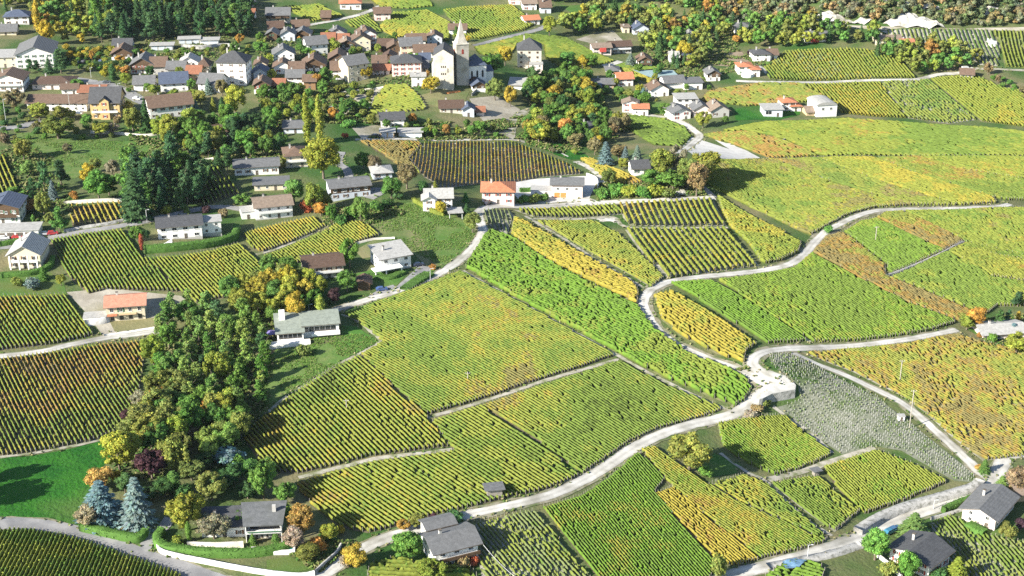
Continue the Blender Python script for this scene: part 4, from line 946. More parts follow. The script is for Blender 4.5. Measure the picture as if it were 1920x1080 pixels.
for a in OLD:
    kw = {}
    if 'mansion' in a[-1]: kw = dict(shut=m_rshut, win='fl')
    if 'windowless' in a[-1]: kw = dict(win='fr')
    if 'timber gable' in a[-1] or 'timber chalet' in a[-1] or 'wide chalet' in a[-1]: kw = dict(wood=True)
    if a[8] is m_dwood or a[8] is m_lwood: kw = dict(win='f', chim=0, ws=4, fm=m_dframe)
    H(*a, 'the pink mansion' if 'mansion' in a[-1] else 'the tall cream house' if 'tall narrow cream' in a[-1] else None, **kw)
# old stone house: windowless keep with stepped parapets behind its gable
k, W, D = house(813, 851, 167, 0, 15, 0, 'gy', 'brown', 'stone', 'tall old stone house with plain lit gable on the knoll', 'the old stone house', name='stone_house', cat='house')
m_keep = noise_mat('lime_rubble', (0.50, 0.47, 0.40), (0.58, 0.55, 0.48), 0.7, c3=(0.40, 0.375, 0.31), scale2=.3, bump=.05, bscale=2)
volume(k, 0, 0, W, D, 17.5, 'gy', 'dgrey', m_keep, pitch=32, o=.05, win='', chim=0)
for zz in (7.6, 11.4):
    for i in (-1, 0, 1): window(k, W * .5 + i * 1.0, 0, zz, .55, .9, 0, m_dframe)
window(k, W * .72, 0, 9.0, .4, 2.0, 0, m_dframe); window(k, W * .3, 0, 4.0, .5, .6, 0, m_dframe); window(k, W * .55, 0, 4.8, .4, .5, 0, m_dframe)
# church: nave, choir, square tower with broach spire
c, W, D = house(857, 880, 160, 18, 7, 0, 'gy', 'grey', 'stone', 'white church with tall stone spire beside the old stone house', 'the church', name='church', cat='church')
S = 6.6
m_tower = noise_mat('tower_stone', (0.40, 0.375, 0.325), (0.49, 0.46, 0.41), 0.8, c3=(0.31, 0.29, 0.24), scale2=.4, bump=.06, bscale=2)
link('tower', mesh('tower', bxv(0, 0, -4, S, S, 21.5), BOXF[1:], m_tower), c)
box('cornice', (-.25, -.25, 21.52, S + .25, S + .25, 22.0), m_keep, c)
a, b_ = .5, S - .5
sv = [(a, a, 22.01), (b_, a, 22.01), (b_, b_, 22.01), (a, b_, 22.01), (1.6, 1.6, 25.2), (S - 1.6, 1.6, 25.2), (S - 1.6, S - 1.6, 25.2), (1.6, S - 1.6, 25.2), (S / 2, S / 2, 34.5)]
sp = link('spire', mesh('spire', sv, [(0, 1, 5, 4), (1, 2, 6, 5), (2, 3, 7, 6), (3, 0, 4, 7), (4, 5, 8), (5, 6, 8), (6, 7, 8), (7, 4, 8)], m_tower), c)
box('cross', (S / 2 - .06, S / 2 - .06, 34.3, S / 2 + .06, S / 2 + .06, 36.0), m_dframe, sp)
for (x, y, an) in ((S / 2, 0, 0), (0, S / 2, -math.pi / 2), (S, S / 2, math.pi / 2)):
    w = link('belfry_opening', mesh('belfry_opening', [(-.55, -.06, 0), (.55, -.06, 0), (.55, -.06, 2.0), (0, -.06, 2.8), (-.55, -.06, 2.0), (-.55, .02, 0), (.55, .02, 0), (.55, .02, 2.0), (0, .02, 2.8), (-.55, .02, 2.0)],
             [(0, 1, 2, 3, 4), (0, 5, 6, 1), (1, 6, 7, 2), (2, 7, 8, 3), (3, 8, 9, 4), (4, 9, 5, 0)], m_rshut), c, (x, y, 16.6)); w.rotation_euler = (0, 0, an)
volume(c, -9.5, 4.0, 9.4, 10, 9.0, 'gx', 'grey', 'white', pitch=40, o=.4, win='f', wh=2.6, ww=1.0, chim=0, dr=True, fl=1, ws=4)
nv = volume(c, S + .3, 1.5, 9.5, 9, 9.5, 'hip', 'blue', 'white', pitch=46, o=.4, win='', chim=0)
for i in range(3):
    w = link('window', mesh('window', [(-.5, -.07, 0), (.5, -.07, 0), (.5, -.07, 3.0), (0, -.07, 3.9), (-.5, -.07, 3.0), (-.5, .02, 0), (.5, .02, 0), (.5, .02, 3.0), (0, .02, 3.9), (-.5, .02, 3.0)],
             [(0, 1, 2, 3, 4), (0, 5, 6, 1), (1, 6, 7, 2), (2, 7, 8, 3), (3, 8, 9, 4), (4, 9, 5, 0)], m_glass), c, (S + 2 + 2.9 * i, 1.5, 3.2))
volume(c, S + 9.9, 4, 4.5, 5, 5.0, 'shed', 'blue', 'white', pitch=20, o=.2, win='', chim=0)
H(886, 911, 172, 12, 8, 1.5, 'gy', 'blue', 'white', 'small white barn with brown timber gable below the church', None, wood=True, name='barn', cat='barn', win='', chim=0)
H(882, 898, 160, 10, 6, 1.4, 'gy', 'dbrown', m_dwood, 'little dark timber hut behind the small white barn', None, name='hut', cat='hut', win='', chim=0)
t, W, D = house(970, 1015, 130, 0, 13, 4.0, 'hip', 'dgrey', 'stone', 'square pale tower house with hipped grey roof on the hillock', 'the square pale tower house', name='tower_house', cat='tower', pitch=38, ww=.6, wh=1.0, ws=4.4, o=.4, fm=m_dframe, chim=1, dr=False)
volume(t, W * .5, -5.5, W * .55, 5.4, 4.2, 'flat', 'pale', 'pink', win='f', chim=0, o=.2)
H(955, 984, 167, -6, 9, .9, 'shed', 'pale', 'white', 'long white shed roof below the green lawn', None, name='shed', cat='shed', win='', chim=0, pitch=8)
# --- below the church
H(715, 758, 240, 8, 11, 1.9, 'gx', 'dgrey', 'white', 'white house with dark roof and square hedge below the church', 'the white house under the church', pitch=20)
garage(714, 739, 258, 4, 'red-fronted garage under a hedge top', 2, 'ochre')
garage(748, 791, 258, 3, 'flat white garage with three brown doors', 3, 'white')
H(532, 576, 250, 4, 12, 1.2, 'gx', 'grey', 'blue', 'shaded grey-roofed villa left of the twin poplars', None, pitch=14)
H(825, 868, 212, 4, 12, 1.2, 'gx', 'dbrown', 'stone', 'low farm building with brown roof below the knoll', 'the low brown farm building', pitch=20)
H(868, 889, 219, 5, 8, 1.7, 'gy', 'blue', 'blue', 'small blue gabled house beside the low farm building', None)
H(893, 908, 217, 4, 6, 1.0, 'gx', 'rust', 'pink', 'tiny reddish outbuilding on the slope', None, name='shed', cat='shed', win='', chim=0)
# --- upper middle and right
G = 'houses of the outer hamlets'
H(980, 1006, 19, 6, 10, 1.9, 'gx', 'tan', 'white', 'white house with tan roof and red windows at the top', None, shut=m_rshut)
H(955, 984, 9, 4, 10, 1.9, 'gx', 'brown', 'pink', 'pinkish house cut by the top edge', None)
H(1013, 1033, 25, 4, 8, 1.6, 'shed', 'brown', 'blue', 'small blue-shaded house at the top beside the road', None)
H(984, 1012, 46, 14, 10, 1.3, 'gx', 'orange', 'white', 'house with two orange roofs beside the top road', 'the orange-roofed roadside house', pitch=18)
t, W, D = H(1112, 1146, 103, 8, 10, 1.9, 'gx', 'tan', 'pink', 'pink and red villa with tan roof on the wooded slope', 'the pink and red villa', pitch=16)
box('awning', (W * .35, -1.2, 2.0, W * .7, -.02, 4.4), m_red, t)
H(1146, 1184, 100, 10, 10, 1.9, 'gx', 'dbrown', 'grey', 'dark-roofed house joined to the pink and red villa', None, pitch=20, balcony=2.6)
H(1167, 1180, 62, 5, 7, 1.6, 'flat', 'tan', 'cream', 'cream cube house among the trees', None)
H(1187, 1216, 65, 8, 10, 1.6, 'gy', 'blue', 'blue', 'dark blue villa above the wood', None)
H(1197, 1222, 127, 3, 10, 1.8, 'gy', 'brown', 'white', 'timber chalet with white base beside the blue spruce', 'the timber chalet by the spruce', wood=True, balcony=2.2)
H(1137, 1161, 140, 2, 9, 1.0, 'hip', 'grey', 'white', 'low house with pale grey hipped roof', None, pitch=20)
H(1158, 1187, 162, 8, 10, 1.9, 'gx', 'orange', 'white', 'white house with orange roof and terrace', 'the white house with orange roof', pitch=24)
H(1112, 1151, 166, 5, 10, 1.1, 'gx', 'grey', 'ochre', 'grey-roofed house with orange walls', None, pitch=20)
H(1098, 1127, 175, 5, 10, 1.1, 'gx', 'blue', 'blue', 'dark blue-roofed house in the shade', None, pitch=18)
H(1287, 1310, 80, 8, 9, 1.7, 'gy', 'grey', 'white', 'white gabled house between autumn trees', None)
H(1378, 1409, 62, 5, 10, 1.6, 'hip', 'grey', 'white', 'white villa with grey hipped roof below the hill wood', 'the white hillside villa', pitch=20)
H(1412, 1444, 115, 5, 10, 1.8, 'hip', 'dgrey', 'white', 'white villa with dark hipped roof beside the ploughed field', 'the villa by the ploughed field', pitch=20)
H(1256, 1272, 120, 2, 8, 1.8, 'gx', 'pale', 'white', 'white house half hidden by a yellow tree', None)
H(1280, 1298, 119, 2, 8, 2.1, 'flat', 'blue', m_dwood, 'dark blue box house right of the yellow tree', None)
H(1326, 1350, 152, 6, 9, 1.8, 'gy', 'grey', 'white', 'timber-gabled chalet with grey roof left of the round house', None, wood=True)
t, W, D = H(1384, 1411, 140, 4, 9, 2.0, 'hip', 'orange', 'white', 'white round-walled house with orange roofs', 'the round white house', pitch=14, win='f')
volume(t, W * .78, -4, W * .62, 7, 3.9, 'hip', 'orange', 'white', pitch=14, win='f', chim=0)
cyl = [(W * .55 + 3.4 * math.cos(q * math.pi / 8), -3 + 3.4 * math.sin(q * math.pi / 8)) for q in range(16)]
link('terrace', mesh('terrace', [(x, y, z) for z in (-3, 1.6) for x, y in cyl], [[q, (q + 1) % 16, 16 + (q + 1) % 16, 16 + q] for q in range(16)] + [list(range(16, 32))], plaster(WALLC['white'])), t)
H(1220, 1254, 181, 10, 10, 1.7, 'gy', 'brown', 'white', 'white house with brown roof beside the grey car park', None)
H(1247, 1284, 166, 12, 11, 1.5, 'gx', 'grey', 'white', 'white hall with wide grey roof and plain gable', 'the white hall', pitch=24, win='', chim=0)
t, W, D = H(1282, 1317, 168, 6, 10, 1.7, 'flat', 'grey', 'white', 'modern white house with red window beside the hall', None, chim=0)
H(1268, 1306, 202, 4, 10, 2.1, 'flat', 'pale', 'white', 'white cube house with tall glazed front', 'the white cube house', ww=2.0, wh=2.3, chim=0)
t, W, D = H(1186, 1215, 217, -2, 9, 1.7, 'gx', 'orange', 'white', 'low white house with orange roof beside the lane', 'the lane house with orange roof', pitch=14)
volume(t, -5, 4.5, 8, 6, 5.4, 'gy', 'tan', 'white', pitch=20, chim=0, win='f', dr=False)
H(1260, 1295, 225, 16, 11, 1.8, 'gy', 'grey', 'white', 'white gabled house with grey roof at the lane fork', 'the house at the lane fork', pitch=22)
H(1300, 1332, 219, 6, 9, 1.7, 'gy', 'grey', 'pink', 'pinkish house with grey roof behind the lane fork', None)
H(1332, 1367, 220, 10, 11, 1.6, 'gy', 'tan', 'grey', 'grey house with tan roof right of the lane fork', None)
H(1090, 1122, 255, 10, 10, 1.9, 'hip', 'dgrey', 'blue', 'dark house with hipped roof in the hollow', 'the dark house in the hollow', pitch=18)
H(1432, 1467, 219, 3, 10, 1.7, 'flat', 'pale', 'blue', 'white flat-roofed modern house with blue glass front', None, chim=0, ww=3.2, wh=2.0, ws=4.5)
H(1466, 1492, 208, 8, 8, 2.0, 'hip', 'orange', 'white', 'white house with stepped orange roofs', None, pitch=18)
H(1482, 1502, 209, 8, 7, 1.2, 'hip', 'orange', 'white', 'low wing with orange roof beside the barrel-roofed building', None, pitch=16)
t, W, D = H(1530, 1569, 219, 12, 12, 0, 'flat', 'pale', 'white', 'white building with barrel roof beside the striped vineyard', 'the barrel-roofed building', name='hall', cat='building')
L_ = 24
arc = [(W * (.5 - .52 * math.cos(math.pi * q / 8)), 6.3 + 1.6 * math.sin(math.pi * q / 8)) for q in range(9)]
link('wall', mesh('wall', bxv(0, 0, -3.5, W, 13, 6.3), BOXF[1:], plaster(WALLC['white'])), t)
link('roof', mesh('roof', [(-.4 + (13.8) * 0 + x, y, z) for y in (-.4, 13.4) for x, z in arc] , [[q, q + 1, 9 + q + 1, 9 + q] for q in range(8)] + [list(range(9))[::-1], list(range(9, 18))], roofmat('pale')), t)
for i in range(3):
    for zz in (1.0, 3.8): window(t, W, 2 + i * 3.5, zz, 1.6, 1.6, math.pi / 2)
for i in range(2): window(t, W * (.3 + .4 * i), 0, 3.6, 1.4, 1.4, 0)
H(1512, 1530, 217, 10, 7, 1.0, 'gx', 'tan', 'ochre', 'tiny tan-roofed shed beside the barrel-roofed building', None, name='shed', cat='shed', win='', chim=0)
t, W, D = H(1510, 1552, 79, 2, 10, 1.6, 'gx', 'grey', 'white', 'house with grey roofs and red front below the cliffs', 'the red-fronted house', pitch=20)
box('awning', (W * .25, -1.0, .2, W * .6, -.02, 2.5), m_red, t)
H(1642, 1690, 84, 3, 10, 1.4, 'gx', 'tan', 'cream', 'cream farmhouse with tan roof in the far wood', 'the far farmhouse', pitch=16)
H(1690, 1714, 89, 2, 9, 1.2, 'gx', 'orange', 'ochre', 'orange-roofed barn beside the far farmhouse', None, pitch=16)
H(1801, 1824, 147, -12, 8, 1.1, 'gx', 'brown', 'stone', 'small stone hut beside the far road', None, name='hut', cat='hut', win='f', chim=0)
H(1440, 1458, 112, 4, 8, 1.4, 'gx', 'brown', 'white', 'small white house with brown roof at the vineyard corner', None)

# --- villas of the middle and foreground
G = 'villas among the vineyards'
t, W, D = H(-25, 38, 420, 4, 13, 2.5, 'gy', 'blue', 'white', 'dark balcony villa with blue roof at the left edge', 'the dark balcony villa', wood=True, balcony=3.2, pitch=17)
t, W, D = H(-10, 72, 447, 6, 8, 1.15, 'flat', 'pale', 'white', 'long flat-roofed carport with parked cars', 'the long carport', name='carport', cat='garage', win='', chim=0, o=.5)
for i in range(4): door(t, W * (.18 + .2 * i), 0, .02, 2.6, 2.4, 0, m_dframe)
t, W, D = H(18, 77, 503, 3, 14, 2.0, 'gy', 'pale', 'cream', 'cream chalet with steep grey roof and pillared porch at the left edge', 'the pillared chalet', pitch=30, wood=False, balcony=2.9, win='fl')
for i in range(4): box('pillar', (W * (.06 + .28 * i), -1.5, -2, W * (.06 + .28 * i) + .5, -1.0, 5.4), plaster(WALLC['white']), t)
t, W, D = H(300, 378, 448, 14, 11, 2.0, 'gx', 'dgrey', 'white', 'white hedged villa with dark roof and flat-roofed annex', 'the white hedged villa', pitch=16, win='frl', ww=1.8)
volume(t, W + .02, 2.5, 7.5, 7, 5.0, 'flat', 'pale', 'white', win='f', chim=0, o=.5, dr=False)
box('terrace', (-3, -4.2, -3, W * .3, -.05, .3), plaster(WALLC['white']), t)
H(442, 522, 328, 10, 11, 1.4, 'gx', 'grey', 'white', 'low white villa with grey roof behind the shaded vineyard', 'the low grey-roofed villa', pitch=14)
t, W, D = H(482, 548, 410, 16, 12, 2.0, 'gx', 'tan', 'white', 'white house with brown tiled roof and balcony above the golden rows', 'the balcony house', pitch=18, balcony=3.0, win='fl')
volume(t, -5.5, 2, 5.4, 7, 3.2, 'flat', 'pale', 'white', win='f', chim=0, o=.2)
H(536, 577, 314, 12, 12, 2.0, 'hip', 'brown', 'cream', 'cream house with brown hipped roof beside the great willow', 'the cream hipped house', pitch=22, balcony=3.0)
H(478, 540, 357, 8, 9, 1.0, 'flat', 'grey', 'cream', 'flat grey-roofed garden pavilion with white posts', None, name='pavilion', cat='pavilion', chim=0)
t, W, D = H(622, 694, 372, 16, 11, 1.9, 'gx', 'grey', 'blue', 'grey-roofed villa with blue timber upper floor', 'the blue-fronted villa', pitch=15, wood=True, win='f')
H(700, 735, 335, 12, 9, .95, 'hip', 'pale', 'blue', 'small house with pale hipped roof beside the lane', None, pitch=18)
t, W, D = H(798, 848, 393, 4, 10, 1.9, 'gx', 'pale', 'white', 'white villa with pale grey roofs beside the yellow tree', 'the pale-roofed villa', pitch=24, win='frl')
volume(t, -1.0, -2.5, 5.0, 6, 5.4, 'gy', 'pale', 'white', pitch=26, chim=0, win='f', dr=False)
t, W, D = H(842, 868, 411, 10, 6, 0, 'flat', 'pale', 'white', 'open white carport beside the road bend', None, name='carport', cat='garage')
link('roof', mesh('roof', bxv(-.3, -.3, 2.6, W + .3, 6.3, 2.85), BOXF, roofmat('pale')), t)
for (x, y) in ((.2, .2), (W - .4, .2), (.2, 5.6), (W - .4, 5.6)): box('post', (x, y, -2, x + .22, y + .22, 2.6), m_frame, t)
H(904, 964, 383, 0, 12, 2.0, 'hip', 'orange', 'pink', 'pink villa with orange hipped roof beside the white road', 'the pink villa', pitch=20)
t, W, D = H(1034, 1092, 371, -3, 9, 2.2, 'gx', 'grey', 'pink', 'pinkish-white house with grey roof and orange garage doors', 'the house with orange garages', pitch=16, win='r')
for i in range(2): door(t, W * (.18 + .2 * i), 0, .02, 2.4, 2.3, 0, m_owood)
for i in range(3): window(t, W * (.2 + .3 * i), 0, 3.5, 1.2, 1.2, 0)
volume(t, -9, 1.0, 8.9, 6, 2.6, 'flat', 'pale', 'white', win='f', chim=0, o=.2)
H(1186, 1217, 328, 8, 9, 1.2, 'gx', 'dgrey', 'white', 'little white house with dark roof under the blue spruces', 'the little house by the spruces', pitch=26, win='fl')
t, W, D = H(574, 644, 522, 14, 12, 1.8, 'gx', 'dbrown', 'cream', 'cream house with dark brown roof beside the bright green trees', 'the dark brown roof house', pitch=18, win='fl', balcony=2.6)
t, W, D = H(716, 770, 506, 26, 11, 1.9, 'shed', 'pale', 'white', 'white modern villa with pale roof above its own driveway', 'the modern driveway villa', pitch=7, win='frl', ww=1.5)
box('terrace', (-4, -4, 2.3, W * .6, -.05, 2.6), plaster(WALLC['white']), t)
for x in (-3.6, 0.5, W * .55): box('pillar', (x, -3.7, -2, x + .4, -3.3, 2.3), plaster(WALLC['white']), t)
H(672, 694, 545, 4, 6, 1.1, 'gy', 'dbrown', m_dwood, 'small dark shed beside the driveway', None, name='shed', cat='shed', win='', chim=0)
# tile-roofed villa
t, W, D = H(203, 272, 601, 10, 10, 2.1, 'gx', 'tile', 'cream', 'cream villa with pinkish tiled roof above the pale yard', 'the tile-roofed villa', pitch=20, win='', shut=m_gshut)
for i in range(4):
    window(t, W * (.14 + .24 * i), 0, 3.5, 1.2, 1.6, 0, None, m_gshut if i == 1 else None)
    window(t, W * (.14 + .24 * i), 0, .6, 1.3, 1.7, 0, m_dframe)
box('balcony', (W * .32, -1.4, 2.75, W * .78, -.02, 2.95), plaster(WALLC['ochre']), t)
box('canopy', (W * .02, -1.8, 2.7, W * .28, -.02, 2.9), roofmat('orange'), t)
volume(t, -8, -1, 7.9, 5, 2.4, 'flat', 'pale', 'white', win='f', chim=0, o=.1)
# flat modern villa with sage roof
t, W, D = H(522, 636, 638, 11, 10.5, 0, 'shed', 'sage', 'white', 'long white villa with sage-grey roof and big chimney', 'the long sage-roofed villa')
volume(t, W * .42, 2.0, W * .58, 8.5, 4.6, 'shed', 'sage', 'white', pitch=7, o=.6, win='', chim=0)
volume(t, 0, -.6, W * .42 - .03, 11.1, 3.6, 'shed', 'sage', 'white', pitch=10.5, o=.6, win='', chim=0)
for i in range(6): window(t, W * (.47 + .088 * i), 2.0, 2.4, 1.7, 1.6, 0, m_dframe)
for i in range(5): window(t, W * (.06 + .075 * i), -.6, 1.7, 1.4, 1.5, 0, m_dframe)
box('terrace', (-3.0, -3.4, -3, W * .52, -.65, .9), plaster(WALLC['white']), t)
box('balcony', (W * .55, .4, 1.1, W + .2, 1.98, 2.1), plaster(WALLC['white']), t)
box('chimney', (1.2, 6.5, 3.0, 3.2, 8.2, 8.6), plaster(WALLC['white']), t)
# slate villa with pool, foreground left
t, W, D = H(466, 527, 1016, 5, 7.0, 0, 'shed', 'dgrey', 'white', 'white villa with big slate roof, stone base and pool', 'the slate pool villa')
mslate = noise_mat('mossy_slate', (0.085, 0.09, 0.095), (0.13, 0.135, 0.14), 0.9, c3=(0.09, 0.095, 0.095), scale2=.3, bump=.03, bscale=3)
link('wall', mesh('wall', bxv(0, 2.2, -3.5, W, D, 6.2)[:4] + [(0, 2.2, 5.9), (W, 2.2, 5.9), (W, D, 7.3), (0, D, 7.3)], BOXF[2:], plaster(WALLC['white'])), t)
link('roof', mesh('roof', [(-1, -.6, 5.4), (W + .8, -.6, 5.4), (W + 1.6, D + .8, 7.7), (-2.0, D + .8, 7.7), (-1, -.6, 5.7), (W + .8, -.6, 5.7), (W + 1.6, D + .8, 8.0), (-2.0, D + .8, 8.0)], BOXF, mslate), t)
box('base_wall', (1.2, 1.7, -3.5, W - .6, 2.18, 1.9), m_keep, t)
box('panel', (1.3, 1.6, 1.92, W - .8, 2.17, 2.7), m_owood, t)
box('balcony', (-.3, -.2, 2.72, W + .1, 2.16, 2.95), plaster(WALLC['white']), t)
box('parapet', (-.3, -.3, 2.96, W + .1, -.1, 3.6), plaster(WALLC['white']), t)
box('flower_box', (0, -.55, 3.3, W - .2, -.31, 3.6), m_gshut, t)
for i in range(3): window(t, W * (.2 + .3 * i), 2.2, 3.0, 2.6, 2.0, 0, m_dframe)
for i in range(4): window(t, W * (.25 + .16 * i), 1.7, .4, .5, .8, 0, m_dframe)
box('side_wall', (-.5, -.2, -3.5, -.32, 2.2, 5.2), plaster(WALLC['white']), t); box('side_wall', (W + .12, -.2, -3.5, W + .3, 2.2, 5.2), plaster(WALLC['white']), t)
box('chimney', (W - 2.2, D * .55, 6.4, W - 1.2, D * .55 + .8, 8.9), plaster(WALLC['grey']), t)
volume(t, -12.5, 2.6, 12.2, 6.5, 3.9, 'shed', 'dgrey', 'white', pitch=12, o=.8, win='f', chim=1)
box('pergola_wall', (-4, D + 3, -2, -1, D + 3.4, 3.2), plaster(WALLC['white']), t); box('pergola_wall', (3, D + 3, -2, 6, D + 3.4, 3.2), plaster(WALLC['white']), t)
pool = link('pool', mesh('pool', *multi([(1.5, -6.2, -3, W + 3.5, -5.6, .9), (1.5, -3.2, -3, W + 3.5, -2.8, .5), (1.0, -6.2, -3, 1.5, -2.8, .5), (W + 3.5, -6.2, -3, W + 4, -2.8, .9)]), plaster(WALLC['white'])), t)
box('water', (1.5, -5.6, -1, W + 3.5, -3.2, .25), m_water, pool)
# chalet with long balcony, foreground centre
t, W, D = H(818, 896, 1058, 24, 9.5, 2.0, 'gx', 'grey', 'white', 'foreground chalet with grey roof and long dark balcony', 'the foreground chalet', pitch=20, win='frl', balcony=2.8, o=1.1, ww=1.5, wood=False)
box('balcony_rail', (0, -1.75, 2.75, W, -1.4, 3.7), m_dwood, t)
volume(t, 1.5, D + .3, W - 4, 5, 6.2, 'gx', 'grey', 'white', pitch=16, o=.6, chim=0, win='l')
H(914, 942, 935, 10, 3.6, .95, 'shedb', 'grey', m_wood, 'small grey timber hut with flat roof at the vineyard edge', 'the vineyard hut', name='hut', cat='hut', win='', chim=0, pitch=5)
H(1527, 1536, 893, 20, 1.6, .6, 'shedb', 'grey', m_wood, 'tiny grey hut between two lime green vineyards', None, name='hut', cat='hut', win='', chim=0, pitch=5)
# two grey villas lower right
t, W, D = H(1808, 1858, 985, -38, 15, 1.5, 'gy', 'grey', 'pink', 'pinkish villa with broad grey roof in the right corner', 'the pinkish corner villa', pitch=20, win='fr', o=1.1)
t, W, D = H(1674, 1732, 1068, -46, 10.5, 1.6, 'gy', 'dgrey', 'white', 'white villa with broad grey roof half hidden by trees at the lower edge', 'the grey-roofed lower villa', pitch=19, win='fr', o=1.1)
t, W, D = H(1840, 1925, 638, 8, 10, 1.0, 'gx', 'pale', 'pink', 'low house with pale roof and brown terrace at the right edge', 'the pale-roofed edge house', pitch=16)
H(1906, 1935, 940, 10, 6, .9, 'shed', 'tan', 'ochre', 'orange-brown shed roof at the right edge', None, name='shed', cat='shed', win='', chim=0)
# ------------------------------------------------------------------ trees: trunk and crown prototypes, shared by all trees of a kind
m_bark = noise_mat('bark', (0.10, 0.08, 0.06), (0.19, 0.16, 0.125), 2.0, bump=.02)
def unit(v): return v / (np.linalg.norm(v, axis=-1, keepdims=True) + 1e-9)
def cards(c, n, sz, asp=.75, rng=None, along=None):
    """leaf sprays: quads at c facing n"""
    q = len(c)
    t = unit(np.cross(n, rng.normal(size=(q, 3)))) if along is None else unit(along)
    b = unit(np.cross(n, t))
    s = sz[:, None]
    return np.stack([c - t * s, c - b * s * asp, c + t * s, c + b * s * asp], 1).reshape(-1, 3)
def sphere_pts(c, r, sq, rng, nu=7, nv=5):
    V = []; F = []
    for j in range(nv + 1):
        th = math.pi * j / nv
        for i in range(nu):
            ph = 2 * math.pi * i / nu
            k = r * rng.uniform(.86, 1.1)
            V.append((c[0] + k * math.sin(th) * math.cos(ph), c[1] + k * math.sin(th) * math.sin(ph), c[2] + k * sq * math.cos(th)))
    for j in range(nv):
        for i in range(nu): F.append((j * nu + i, j * nu + (i + 1) % nu, (j + 1) * nu + (i + 1) % nu, (j + 1) * nu + i))
    return V, F
def blob_crown(seed, blobs, ncards, sz, core=.80, sq=.9, mini=False):
    """blobs: (x,y,z,r). Leaf sprays over each clump, a rough solid clump inside it"""
    rng = np.random.default_rng(seed)
    B = np.array(blobs)
    V, F, C = [], [], []
    tone = rng.uniform(.72, 1.25, len(B))
    for k, b in enumerate(B):
        v, f = sphere_pts(b[:3], b[3] * core, sq, rng, *((5, 4) if mini else (7, 5)))
        o = len(V); V += v; F += [tuple(i + o for i in x) for x in f]; C += [np.full(3, tone[k]) * rng.uniform(.8, 1.1) for _ in v]
    V = np.array(V); C = np.array(C); F = np.array(F)
    pick = rng.choice(len(B), ncards, p=B[:, 3] ** 2 / (B[:, 3] ** 2).sum())
    d = rng.normal(size=(ncards, 3)); d[:, 2] += .35; d = unit(d)
    c = B[pick, :3] + d * (B[pick, 3] * (.74 + .5 * rng.random(ncards) ** 1.6))[:, None] * np.array([1, 1, sq])
    n = unit(d + rng.normal(size=d.shape) * .55)
    K = cards(c, n, sz * rng.uniform(.6, 1.35, ncards), rng=rng)
    col = tone[pick][:, None] * rng.uniform(.68, 1.38, (ncards, 1)) * np.stack([rng.uniform(.82, 1.22, ncards), np.ones(ncards), rng.uniform(.7, 1.2, ncards)], 1)
    F2 = len(V) + np.arange(ncards * 4).reshape(-1, 4)
    return np.vstack([V, K]), np.vstack([F, F2]), np.vstack([C, np.repeat(col, 4, 0)])
def broad(seed, wide=.37, zc=.57, hz=.38, nb=40, br=(.065, .135), ncards=3800, sz=.021):
    rng = np.random.default_rng(seed); bl = []
    for _ in range(nb):
        d = unit(rng.normal(size=3)); rr = rng.uniform(.45, 1.0) ** .6; r = rng.uniform(*br)
        bl.append((d[0] * rr * (wide - r * .6), d[1] * rr * (wide - r * .6), zc + d[2] * rr * (hz - r * .6), r))
    return blob_crown(seed + 50, bl, ncards, sz)
def column(seed, wide=.075, z0=.08, nb=16, ncards=1500, sz=.016):
    rng = np.random.default_rng(seed); bl = []
    for i in range(nb):
        f = i / (nb - 1); z = z0 + (.95 - z0) * f; w = wide * (math.sin(math.pi * (.12 + .83 * f)) ** .6)
        bl.append((rng.uniform(-.3, .3) * w, rng.uniform(-.3, .3) * w, z, w * rng.uniform(.75, 1.05)))
    return blob_crown(seed + 50, bl, ncards, sz, sq=1.5)
def conifer(seed, wide=.22, z0=.06, layers=15, ncards=2400, sz=.034, droop=.35, gap=.0):
    """tiers of drooping boughs round a straight stem"""
    rng = np.random.default_rng(seed)
    V, F, C = [], [], []
    # dark inner cone of boughs
    nu = 9; rings = 7
    for j in range(rings):
        f = j / (rings - 1); z = z0 + (.97 - z0) * f; r = wide * (1 - f) * .62 + .004
        for i in range(nu):
            a = 2 * math.pi * i / nu; k = r * rng.uniform(.65, 1.25)
            V.append((k * math.cos(a), k * math.sin(a), z)); C.append(np.full(3, rng.uniform(.7, 1.0)))
    for j in range(rings - 1):
        for i in range(nu): F.append((j * nu + i, j * nu + (i + 1) % nu, (j + 1) * nu + (i + 1) % nu, (j + 1) * nu + i))
    lay = rng.integers(0, layers, ncards)
    f = (lay + rng.uniform(-.12, .12, ncards)) / layers
    f = np.clip(f, 0, .99)
    a = rng.uniform(0, 2 * math.pi, ncards)
    lobes = 1 + .28 * np.sin(a * 5 + lay * 2.1) + rng.uniform(-.08, .08, ncards)
    rr = wide * (1 - f) ** .9 * lobes * np.sqrt(rng.uniform(.22, 1.0, ncards)) + .008
    z = z0 + (1.0 - z0) * f + .02 - droop * rr
    c = np.stack([rr * np.cos(a), rr * np.sin(a), z], 1)
    out = np.stack([np.cos(a), np.sin(a), np.full(ncards, -droop)], 1)
    n = unit(np.stack([np.cos(a) * .45, np.sin(a) * .45, np.ones(ncards)], 1) + rng.normal(size=(ncards, 3)) * .4)
    along = unit(np.cross(np.cross(n, out), n))
    K = cards(c, n, sz * rng.uniform(.6, 1.3, ncards) * (1.15 - .6 * f), .45, rng, along)
    col = rng.uniform(.65, 1.35, (ncards, 1)) * np.stack([rng.uniform(.85, 1.15, ncards), np.ones(ncards), rng.uniform(.85, 1.15, ncards)], 1)
    V = np.array(V)
    F2 = len(V) + np.arange(ncards * 4).reshape(-1, 4)
    return np.vstack([V, K]), np.vstack([np.array(F), F2]), np.vstack([np.array(C), np.repeat(col, 4, 0)])
